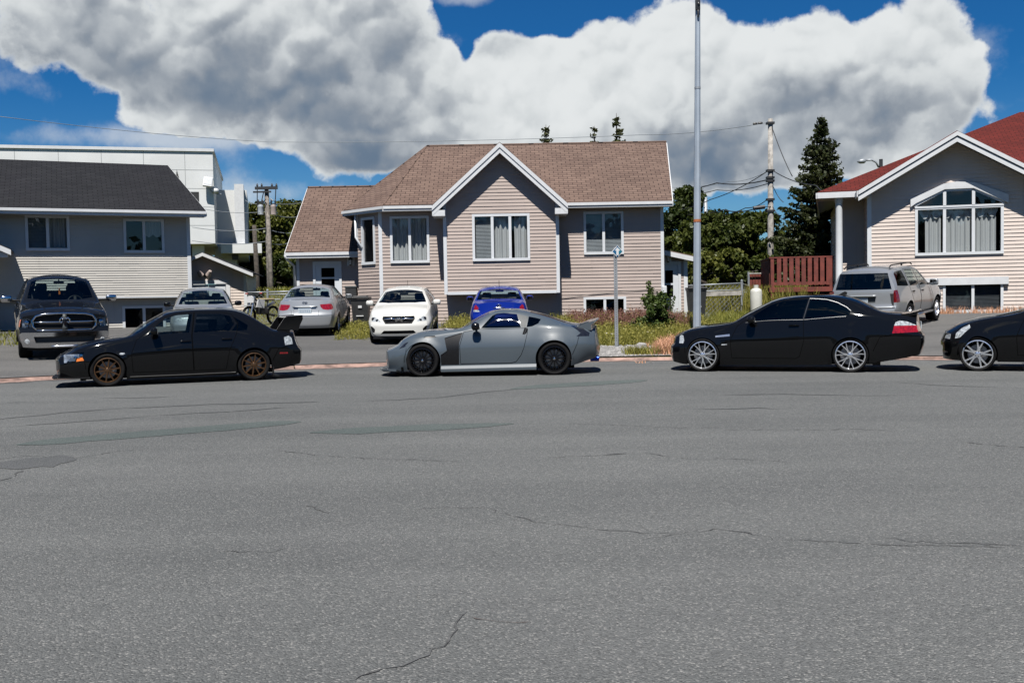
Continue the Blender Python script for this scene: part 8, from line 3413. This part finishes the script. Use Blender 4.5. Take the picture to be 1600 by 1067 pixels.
for px0, px1, m in ((403, 412, 'grey_can'), (423, 432, 'tan_can')):
    c = at((px0 + px1) / 2, 335.5, YP - .4)
    c0 = at((px0 + px1) / 2, 324, YP - .4)
    r = (px1 - px0) / 2 * YP / FPX
    b = MB()
    z = c.z
    b.lathe([(0, 0), (r, 0), (r, c0.z - z), (r * 1.06, c0.z - z + .02), (r * .9, c0.z - z + .1), (0, c0.z - z + .14)], m, 16, Matrix.Translation((c.x, YP - .4, z)))
    for s in (-.1, .1):
        b.lathe([(.05, 0), (.035, .1), (.055, .16), (.03, .26), (0, .3)], 'dark_metal', 8, Matrix.Translation((c.x + s, YP - .4, c0.z + .1)))
    b.build('transformer', up, smooth=True, sharp=40)
b = MB()
for (x0, y0, x1, y1) in ((402, 296, 402, 322), (431, 296, 430, 322), (412, 300, 408, 318), (422, 310, 427, 314), (407, 322, 415, 312), (420, 322, 430, 318)):
    b.tube([at(x0, y0, YP - .3), at(x1, y1, YP - .35)], .025, 'dark_metal', 5)
for px in (402, 409, 425, 432):
    q = at(px, 293.5, YP - .26)
    b.lathe([(.05, 0), (.03, .06), (.06, .1), (.02, .2), (0, .22)], 'dark_metal', 8, Matrix.Translation(q))
b.build('fittings', up)
b = MB()
b.lathe([(.20, .0), (.20, 2.6)], 'dark_metal', 10, Matrix.Translation((pA.x + .1, YP + .02, 1.0)))
fix_children(up)

sp_ = at(400.5, 420, 72)
b = MB()
b.tube([(sp_.x + .15, 72, 0), at(397, 352, 72)], [.2, .15], 'bark', 8)
tag(b.build('utility_pole', smooth=True), 'short bare wooden pole standing among trees left of the twin pole', 'utility pole')

# single pole on the right
YQ = 48.0
pt, pb = at(1203.8, 186, YQ), at(1205, 420, YQ)
sq = empty('utility_pole', (pb.x, YQ, tz(pb.x, YQ)))
tag(sq, 'tall weathered wooden utility pole behind the red deck', 'utility pole')
b = MB()
b.tube([(pb.x, YQ, 0), (pb.x - .02, YQ, 4), (pt.x, YQ, pt.z)], [.17, .15, .115], 'grey_wood', 12)
b.build('pole', sq, smooth=True)
b = MB()
c = at(1186, 324.5, YQ - .3)
b.tube([(c.x - .27, YQ - .3, c.z - .03), (c.x + .27, YQ - .3, c.z + .03)], .10, 'dark_metal', 10)
b.tube([(c.x + .27, YQ - .3, c.z + .03), (pt.x, YQ - .1, c.z + .06)], .02, 'dark_metal', 6)
b.build('cable_splice', sq, smooth=True, sharp=40)
b = MB()
for py in (193, 267, 278, 283, 312, 330):
    q = at(1203.8, py, YQ)
    b.box((q.x - .2, YQ - .18, q.z - .05), (q.x + .16, YQ + .12, q.z + .05), 'dark_metal')
for px, py in ((1180, 193.5), (1188, 192.5)):
    q = at(px, py, YQ - .1)
    b.lathe([(0, -.12), (.05, -.1), (.06, 0), (.05, .1), (0, .12)], 'dark_metal', 8, Matrix.Translation(q) @ Matrix.Rotation(R(90), 4, 'Y'))
b.build('fittings', sq)
fix_children(sq)

b = MB()
q0, q1 = at(1103.5, 400, 60), at(1102.3, 309, 60)
b.tube([(q0.x, 60, 0), q1], [.15, .11], 'galvanised', 8)
tag(b.build('utility_pole', smooth=True), 'thin grey pole among trees right of the steel street lamp', 'utility pole')

wr = [
    ([at(1203, 191, YQ), at(1000, 211, 56), at(420, 222, 70), at(-20, 180, 50)], .016, 'long top wire from the single pole across the sky', 'wire_light'),
    ([at(1203, 265, YQ), at(1110, 312, 53), at(1040, 330, 58)], .022, 'wire sloping steeply down left of the single pole', 'wire'),
    ([at(1203, 280, YQ), at(1120, 286, 55), at(1030, 300, 64)], .03, 'thick cable left of the single pole', 'wire'),
    ([at(1203, 286, YQ), at(1120, 297, 55), at(1030, 306, 64)], .022, 'wire under the thick cable left of the single pole', 'wire'),
    ([at(1203, 266, YQ), at(1140, 284, 54), at(1030, 292, 64)], .012, 'thin upper wire left of the single pole', 'wire_light'),
    ([at(1203, 308, YQ), at(1165, 325, 50), at(1100, 339, 56)], .022, 'lower sagging wire left of the single pole', 'wire'),
    ([at(1186, 324, YQ - .3), at(1130, 328, 52), at(1060, 334, 58)], .03, 'cable leading into the splice on the single pole', 'wire'),
    ([at(1203, 190, YQ), at(1238, 276, 47)], .022, 'guy wire right of the single pole, running down from its top', 'wire'),
    ([at(1205, 265, YQ), at(1275, 290, 42), at(1310, 305, 37)], .022, 'wire from the single pole to the cream house', 'wire'),
    ([at(1205, 284, YQ), at(1224, 316, 47)], .018, 'short guy wire below the middle fittings', 'wire'),
    ([at(1205, 318, YQ), at(1226, 344, 47)], .018, 'lowest short guy wire on the single pole', 'wire'),
    ([at(300, 323, 47), at(415, 331, YP - .3), at(470, 338, 52)], .013, 'upper thin wire passing the transformers', 'wire_light'),
    ([at(300, 355, 47), at(415, 357, YP - .3), at(470, 362, 52)], .016, 'thin wire passing the twin pole at mid height', 'wire_light'),
    ([at(300, 376, 47), at(415, 377.5, YP - .3), at(455, 378, 52)], .016, 'lowest thin wire passing the twin pole', 'wire_light'),
    ([at(383, 313, 60), at(415, 316, YP - .3), at(480, 314, 56)], .016, 'thin wire above the transformers', 'wire_light'),
]
for pts, r, lab, m in wr:
    wire(pts, r, lab, m, .15)

# ------------------------------------------------------------------ steel street lamp
LY = 25.6
lp, lt = at(1088.3, 500, LY), at(1091, 4, LY)
lz = tz(lp.x, LY)
lamp = empty('street_lamp', (lp.x, LY, lz))
tag(lamp, 'tall grey steel street lamp pole with an orange band beside the lean-to', 'street lamp')
b = MB()
n = 8
r0, r1 = .108, .060
H_ = lt.z + .9
vs, fs = [], []
for i in range(13):
    t = i / 12
    r = r0 + (r1 - r0) * t
    for k in range(n):
        a = 2 * math.pi * (k + .5) / n
        vs.append((lp.x + (lt.x - lp.x) * t * 1.0 + r * math.cos(a), LY + r * math.sin(a), lz - .1 + (H_ - lz + .1) * t))
for i in range(12):
    for k in range(n):
        fs.append((i * n + k, i * n + (k + 1) % n, (i + 1) * n + (k + 1) % n, (i + 1) * n + k))
b.mesh(vs, fs, 'pole_steel')
b.lathe([(.17, 0), (.17, .05), (.12, .06)], 'pole_steel', 12, Matrix.Translation((lp.x, LY, lz)))
b.build('pole', lamp)
for py, hh, m, nm in ((345, .07, 'orange_band', 'band'), (138, .05, 'galvanised', 'collar')):
    q = at(1090, py, LY)
    k = (q.z - lz) / (H_ - lz)
    b = MB()
    rr = r0 + (r1 - r0) * k + .004
    b.lathe([(rr, -hh / 2), (rr, hh / 2)], m, 16, Matrix.Translation((lp.x + (lt.x - lp.x) * k, LY, q.z)))
    b.build(nm, lamp, smooth=True)
b = MB()
q = at(1090, 8, LY)
b.box((q.x - .075, LY - .12, q.z - .16), (q.x + .05, LY - .05, q.z + .30), 'lamp_black', bev=.02)
b.box((q.x - .03, LY - .13, q.z - .33), (q.x + .02, LY - .07, q.z - .16), 'lamp_black', bev=.015)
b.lathe([(0, -.03), (.03, 0), (0, .03)], 'brushed', 8, Matrix.Translation((q.x + .0, LY - .14, q.z)))
b.build('bracket', lamp, smooth=True, sharp=40)
b = MB()
zt = H_
b.tube([(lt.x, LY, zt - .3), (lt.x, LY - .5, zt + .25), (lt.x, LY - 1.6, zt + .5), (lt.x, LY - 2.3, zt + .52)], [.05, .045, .04, .035], 'pole_steel', 10)
b.build('arm', lamp, smooth=True)
b = MB()
b.box((lt.x - .15, LY - 3.0, zt + .46), (lt.x + .15, LY - 2.25, zt + .62), 'galvanised', bev=.05)
b.build('lamp_head', lamp)
fix_children(lamp)

# far street lamp over the red roof
FY_ = 70.0
fl = at(1376, 262, FY_)
fe = empty('street_lamp', (fl.x, FY_, tz(fl.x, FY_)))
tag(fe, 'far street lamp with a curved arm showing above the red roof', 'street lamp')
b = MB()
b.tube([(fl.x, FY_, 1), at(1376.5, 249, FY_)], [.15, .13], 'dark_metal', 8)
b.build('pole', fe)
b = MB()
b.tube([at(1373, 262, FY_), at(1369, 254, FY_), at(1362, 250, FY_), at(1352, 250.5, FY_)], .07, 'galvanised', 8)
b.build('arm', fe, smooth=True)
b = MB()
a, c = at(1339.5, 253, FY_), at(1352.5, 251.5, FY_)
b.tube([a, a.lerp(c, .35), a.lerp(c, .8), c], [.05, .16, .18, .08], 'galvanised', 10)
b.build('lamp_head', fe, smooth=True)
fix_children(fe)

# ------------------------------------------------------------------ sign on its perforated post
SY = 25.5
sb = on_ground(965.5, 546)
sgn = empty('street_sign', (sb.x, SY, tz(sb.x, SY)))
tag(sgn, 'small blue diamond sign with a white arrow on a galvanised post', 'sign')
st_ = at(964.5, 386, SY)
b = MB()
w = .045
zz = tz(sb.x, SY) - .1
for a, c in (((-w, -.02), (-w + .02, .02)), ((w - .02, -.02), (w, .02)), ((-w + .02, .005), (w - .02, .02))):
    b.box((sb.x + a[0], SY + a[1], zz), (sb.x + c[0], SY + c[1], st_.z), 'galvanised')
k = zz + .3
while k < st_.z - .1:                      # punched holes read as dark dots
    b.lathe([(0, 0), (.011, 0)], 'dark_metal', 8, Matrix.Translation((sb.x, SY + .0045, k)) @ Matrix.Rotation(R(90), 4, 'X'))
    k += .06
b.build('post', sgn)
cz = at(964.6, 393, SY)
Mg = Matrix(((1, 0, 0, cz.x), (0, 0, 1, SY - .03), (0, 1, 0, cz.z), (0, 0, 0, 1)))
b = MB()
d = .150
b.prism([(0, d * 1.06), (d, 0), (0, -d * 1.06), (-d, 0)], .006, 'sign_white', Mg)
b.prism([(0, d * .86), (d * .84, 0), (0, -d * .86), (-d * .84, 0)], -.003, 'sign_blue', Mg)
b.prism([(.03, d * .74), (d * .78, 0.0), (.03, -d * .72)], -.0045, 'sign_teal', Mg)
b.prism([(-.030, -.095), (.030, -.095), (.030, .02), (.072, .02), (0, .105), (-.072, .02), (-.030, .02)], -.007, 'sign_white', Mg)
b.prism([(-.022, .118), (.022, .118), (0, .150)], -.0075, 'sign_blue', Mg)
b.prism([(-.022, -.118), (.022, -.118), (0, -.150)], -.0075, 'sign_blue', Mg)
b.build('sign_plate', sgn)
fix_children(sgn)

# ------------------------------------------------------------------ wire fences
def chain_panel(b, a, c, z0, z1, m='galvanised', step=.16, r=.006):
    a, c = Vector(a), Vector(c)
    L_ = (c - a).length
    H_ = z1 - z0
    k = -H_
    while k < L_:
        for s in (1, -1):
            if s > 0:
                t0, t1 = max(0.0, k), min(L_, k + H_)
                p0, p1 = z0 + (t0 - k), z0 + (t1 - k)
            else:
                t0, t1 = max(0.0, k), min(L_, k + H_)
                p0, p1 = z1 - (t0 - k), z1 - (t1 - k)
            if t1 - t0 > .02:
                A, B_ = a.lerp(c, t0 / L_), a.lerp(c, t1 / L_)
                b.tube([(A.x, A.y, p0), (B_.x, B_.y, p1)], r, m, 3, cap=False)
        k += step


GY_ = 37.5
fn = empty('fence', tuple(at(418, 470, GY_).xy) + (.7,))
tag(fn, 'chain link fence with a steel post left of the silver sedan', 'fence')
g0, g1, g2 = at(386, 457, GY_), at(418, 456.5, GY_), at(463, 456, GY_)
b = MB()
b.tube([(g1.x, GY_, .6), (g1.x, GY_, g1.z + .06)], .045, 'galvanised', 10)
b.lathe([(.05, 0), (.05, .03), (0, .07)], 'galvanised', 10, Matrix.Translation((g1.x, GY_, g1.z + .05)))
b.build('post', fn, smooth=True, sharp=40)
b = MB()
b.tube([(g0.x, GY_, g0.z), (g1.x, GY_, g1.z)], .028, 'galvanised', 8)
b.tube([(g1.x, GY_, g1.z), (g2.x, GY_, g2.z + .02)], .03, 'galvanised', 8)
b.tube([(g1.x, GY_, g1.z - .09), (g2.x, GY_, g2.z - .08)], .022, 'galvanised', 8)
b.build('rail', fn, smooth=True)
b = MB()
chain_panel(b, (g0.x, GY_, 0), (g2.x, GY_, 0), .75, g1.z)
b.build('wire_mesh', fn)
fix_children(fn)

HY = 36.3
fn = empty('fence', tuple(at(1130, 470, HY).xy) + (.7,))
tag(fn, 'chain link fence with a weathered plank between the lean-to and the propane tank', 'fence')
h0, h1 = at(1074, 446.5, HY), at(1159, 442.5, HY)
k0, k1 = at(1074, 464, HY), at(1159, 461, HY)
b = MB()
b.tube([(h1.x, HY, .6), (h1.x, HY, h1.z + .08)], .045, 'galvanised', 10)
b.lathe([(.05, 0), (.05, .03), (0, .07)], 'galvanised', 10, Matrix.Translation((h1.x, HY, h1.z + .07)))
b.build('post', fn, smooth=True, sharp=40)
q = at(1170, 446, HY + 2.2)
b = MB()
b.tube([(q.x, HY + 2.2, .6), (q.x, HY + 2.2, q.z + .4)], .04, 'galvanised', 10)
b.build('post', fn)
b = MB()
m1_ = at(1128, 452.5, HY)
b.tube([h0, h1], .024, 'galvanised', 8)
b.tube([at(1074, 456, HY), at(1159, 452.5, HY)], .018, 'galvanised', 8)
b.tube([h1, (q.x, HY + 2.2, h1.z - .12)], .024, 'galvanised', 8)
b.tube([at(1075, 450, HY), at(1084, 463, HY)], .014, 'galvanised', 6)
b.build('rail', fn, smooth=True)
b = MB()
vs = [k0 + Vector((0, 0, .16)), k1 + Vector((0, 0, .16)), k1 - Vector((0, 0, .0)), k0 - Vector((0, 0, .0))]
b.mesh([v + Vector((0, -.05, 0)) for v in vs] + [v + Vector((0, -.01, 0)) for v in vs], [(0, 1, 2, 3), (7, 6, 5, 4), (0, 4, 5, 1), (1, 5, 6, 2), (2, 6, 7, 3), (3, 7, 4, 0)], 'grey_wood')
b.build('plank', fn)
b = MB()
chain_panel(b, (h0.x, HY, 0), (h1.x, HY, 0), .75, h1.z)
chain_panel(b, (h1.x, HY, 0), (q.x, HY + 2.2, 0), .75, h1.z - .05)
b.build('wire_mesh', fn)
fix_children(fn)


# ------------------------------------------------------------------ bins, tank
def wheelie_bin(x, y, w, h, lab, rz=0.0):
    root = empty('wheelie_bin', (x, y, tz(x, y)), rz)
    tag(root, lab, 'bin', 'black wheelie bins')
    b = MB()
    a, c = w * .40, w * .5
    vs = [(-a, -a, .06), (a, -a, .06), (a, a, .06), (-a, a, .06), (-c, -c, h * .9), (c, -c, h * .9), (c, c, h * .9), (-c, c, h * .9)]
    b.mesh(vs, [(3, 2, 1, 0), (4, 5, 6, 7), (0, 1, 5, 4), (1, 2, 6, 5), (2, 3, 7, 6), (3, 0, 4, 7)], 'bin_black')
    b.box((-c - .02, -c - .02, h * .86), (c + .02, c + .02, h * .90), 'bin_black')
    b.build('body', root)
    b = MB()
    b.box((-c - .03, -c - .05, h * .905), (c + .03, c + .03, h * .96), 'bin_black', bev=.02)
    b.box((-c * .8, -c * .7, h * .95), (c * .8, c * .6, h * 1.0), 'bin_black', bev=.02)
    b.build('lid', root)
    b = MB()
    b.box((-.05, -c - .012, h * .60), (.07, -c + .05, h * .68), 'sign_white')
    b.build('sticker', root)
    b = MB()
    b.box((-.12, -a - .055, h * .33), (.12, -a + .02, h * .36), 'sign_white')
    b.build('grip_bar', root)
    for s in (-1, 1):
        b = MB()
        b.lathe([(0, -.03), (.10, -.03), (.10, .03), (0, .03)], 'tyre', 16, Matrix.Translation((s * a, a, .10)) @ Matrix.Rotation(R(90), 4, 'Y'))
        b.build('wheel', root)


q = at(564, 480, 33.2)
wheelie_bin(q.x, 33.2, .58, 1.02, 'black wheelie bin between the silver sedan and the white hatchback')
q = at(1088, 470, 35.2)
wheelie_bin(q.x, 35.2, .62, 1.1, 'black wheelie bin half hidden behind the steel street lamp pole')

q = at(1181.5, 470, 35.0)
tz_top = at(1181.5, 452, 35.0).z
pt_ = empty('propane_tank', (q.x, 35.0, tz(q.x, 35.0)))
tag(pt_, 'white upright propane tank in front of the red deck', 'propane tank')
g0 = tz(q.x, 35.0)
b = MB()
b.lathe([(0, .0), (.16, .0), (.16, .08), (.19, .10), (.205, .16), (.205, tz_top - g0 - .10), (.185, tz_top - g0 - .02), (.12, tz_top - g0 + .03), (.05, tz_top - g0 + .04), (0, tz_top - g0 + .04)], 'propane_white', 24)
b.build('tank', pt_, smooth=True, sharp=50)
b = MB()
b.lathe([(.085, tz_top - g0 + .03), (.09, tz_top - g0 + .15), (.08, tz_top - g0 + .15)], 'propane_white', 16)
b.box((-.03, -.03, tz_top - g0 + .03), (.03, .03, tz_top - g0 + .12), 'brushed')
b.build('valve_collar', pt_, smooth=True, sharp=40)

# ------------------------------------------------------------------ small motorbike by the left fence
bx = at(408, 480, 35.2)
mk = empty('dirt_bike', (bx.x, 35.2, tz(bx.x, 35.2)), R(62))
tag(mk, 'dirt bike with white panels and dark wheels parked by the chain link fence', 'motorbike')
for x in (-.62, .62):
    w = MB()
    Mw_ = Matrix.Translation((x, 0, .32)) @ Matrix.Rotation(R(90), 4, 'X')
    w.lathe([(.30 + .045 * math.cos(a), .045 * math.sin(a)) for a in np.linspace(0, 6.283, 11)[:-1]], 'tyre', 28, Mw_, closed=True)
    for k in range(12):
        a = math.pi * k / 6
        w.tube([Mw_ @ Vector((0, 0, 0)), Mw_ @ Vector((.27 * math.cos(a), .27 * math.sin(a), 0))], .005, 'brushed', 4)
    w.lathe([(0, -.05), (.05, -.05), (.05, .05), (0, .05)], 'dark_metal', 12, Mw_)
    w.build('wheel', mk, smooth=True, sharp=40)
b = MB()
for s in (-1, 1):
    b.tube([(-.62, s * .08, .32), (-.42, s * .08, 1.0)], .025, 'brushed', 8)
    b.tube([(.62, s * .07, .32), (.05, s * .07, .42)], .022, 'dark_metal', 8)
b.tube([(-.42, 0, .95), (-.1, 0, .45), (.25, 0, .42), (.35, 0, .82), (-.38, 0, .88)], .03, 'dark_metal', 8)
b.box((-.16, -.14, .36), (.22, .14, .66), 'dark_metal', bev=.06)
b.tube([(.1, .14, .5), (.45, .17, .60), (.85, .15, .78)], [.03, .05, .055], 'brushed', 10)
b.build('frame', mk, smooth=True, sharp=40)
b = MB()
b.tube([(-.36, -.36, 1.10), (-.40, -.12, 1.05), (-.40, .12, 1.05), (-.36, .36, 1.10)], .014, 'dark_metal', 8)
for s in (-1, 1):
    b.tube([(-.36, s * .26, 1.09), (-.36, s * .38, 1.10)], .022, 'bike_red', 8)
b.build('handlebar', mk, smooth=True)
b = MB()
b.prism([(-.16, -.02), (.16, -.02), (.13, .17), (.05, .22), (-.05, .22), (-.13, .17), (-.16, .05)], .05, 'bike_white', Matrix(((0, 0, 1, -.56), (1, 0, 0, 0), (0, 1, 0, .80), (0, 0, 0, 1))))
b.build('number_plate', mk)
b = MB()
b.box((-.95, -.06, .66), (-.45, .06, .69), 'bike_white', bev=.012)
b.build('fender', mk)
for s in (-1, 1):
    b = MB()
    b.prism([(-.40, .62), (-.02, .58), (.02, .86), (-.30, .92)], .03, 'bike_white', Matrix(((1, 0, 0, 0), (0, 0, 1, s * .15 - .015), (0, 1, 0, 0), (0, 0, 0, 1))))
    b.build('side_panel', mk)
b = MB()
b.box((-.15, -.11, .84), (.62, .11, .93), 'seat_tan', bev=.04)
b.box((.55, -.08, .86), (.95, .08, .90), 'bike_white', bev=.012)
b.build('seat', mk, smooth=True, sharp=50)
b = MB()
b.tube([(-.2, .12, .6), (-.32, .3, 1.0), (-.34, .34, 1.5)], .008, 'dark_metal', 5)
b.build('cable', mk)


# ------------------------------------------------------------------ unseen tree belt behind the camera, added so car paint mirrors something dark
cl = []
for i in range(150):
    a = R(random.uniform(95, 265))
    d = random.uniform(34, 58)
    r = random.uniform(2.2, 4.2)
    cl.append(((d * math.sin(a), d * math.cos(a), random.uniform(.6, 1.0) * r + random.choice((0, 0, 2.5, 4.5))), r))
b = MB()
for c, r in cl:
    bm = bmesh.new()
    bmesh.ops.create_icosphere(bm, subdivisions=1, radius=r * .72)
    b.mesh([v.co + Vector(c) for v in bm.verts], [[v.index for v in f.verts] for f in bm.faces], 'leaf_dark')
    bm.free()
V, F = leaves(crown_points(cl, 26000), .55)
b.mesh(V, F, 'leaf_dark')
tag(b.build('added_woodland', recalc=False), 'unseen belt of trees added behind the viewpoint for dark reflections in car paint', 'added_woodland', kind='stuff')
# ------------------------------------------------------------------ the cars, set on the ground
def park(fn, x, y, z, deg):
    return fn((x, y, z), R(deg))


def along(org, deg, near, L, W):
    """root position of a kerb-parked car from its near-side front corner"""
    u = Vector((math.cos(R(deg)), math.sin(R(deg)), 0))
    n = Vector((-u.y, u.x, 0))
    return Vector((org[0], org[1], 0)) + u * L / 2 + n * W


p = along((-8.304, 17.95), 20.5, 0, 4.55, .86)
black_sedan(p, R(20.5))
u = Vector((math.cos(R(-2.65)), math.sin(R(-2.65)), 0))
p = along((-2.506, 19.345), -2.65, 0, 4.36, .895) - u * .12
grey_coupe(p, R(-2.65))
p = along((2.96, 19.677), -19.2, 0, 4.86, .86)
black_coupe(p, R(-19.2))
w0 = road_point(1536, 580)
hd_ = -28
u = Vector((math.cos(R(hd_)), math.sin(R(hd_)), 0))
n_ = Vector((-u.y, u.x, 0))
right_hatch(w0 + u * (4.46 / 2 - .78) + n_ * .84, R(hd_))


def nose_at(px, Y, deg, L, tail=False, dz=0.0):
    """root of a car whose nose (or tail) centre stands at photo column px, depth Y; deg: nose-to-tail direction"""
    x = at(px, 500, Y).x
    u = Vector((math.cos(R(deg)), math.sin(R(deg)), 0))
    c = Vector((x, Y, 0)) + u * L / 2 * (-1 if tail else 1)
    return Vector((c.x, c.y, 0)), u


def pose(fn, px, Y, deg, L, wb, tail=False, dz=.015):
    c, u = nose_at(px, Y, deg, L, tail)
    f, r = c - u * wb / 2, c + u * wb / 2
    zf, zr = tz(f.x, f.y) + dz, tz(r.x, r.y) + dz
    root = fn((c.x, c.y, (zf + zr) / 2), 0)
    pitch = math.atan2(zr - zf, wb)
    root.rotation_euler = (0, -pitch, R(deg))
    return root


pose(white_hatch, 622.5, 26.9, 91.0, 4.42, 2.6)
pose(silver_sedan_tail, 476.5, 29.4, -87.5, 4.5, 2.65, tail=True)
pose(blue_sedan_tail, 780, 28.0, -90, 4.37, 2.57, tail=True)
pose(black_pickup, 101, 23.4, 117, 5.8, 3.57)
pose(silver_sedan_front, 317, 27.2, 106.5, 4.55, 2.68)
pose(silver_suv, 1347, 27.6, -128, 4.78, 2.7, tail=True)
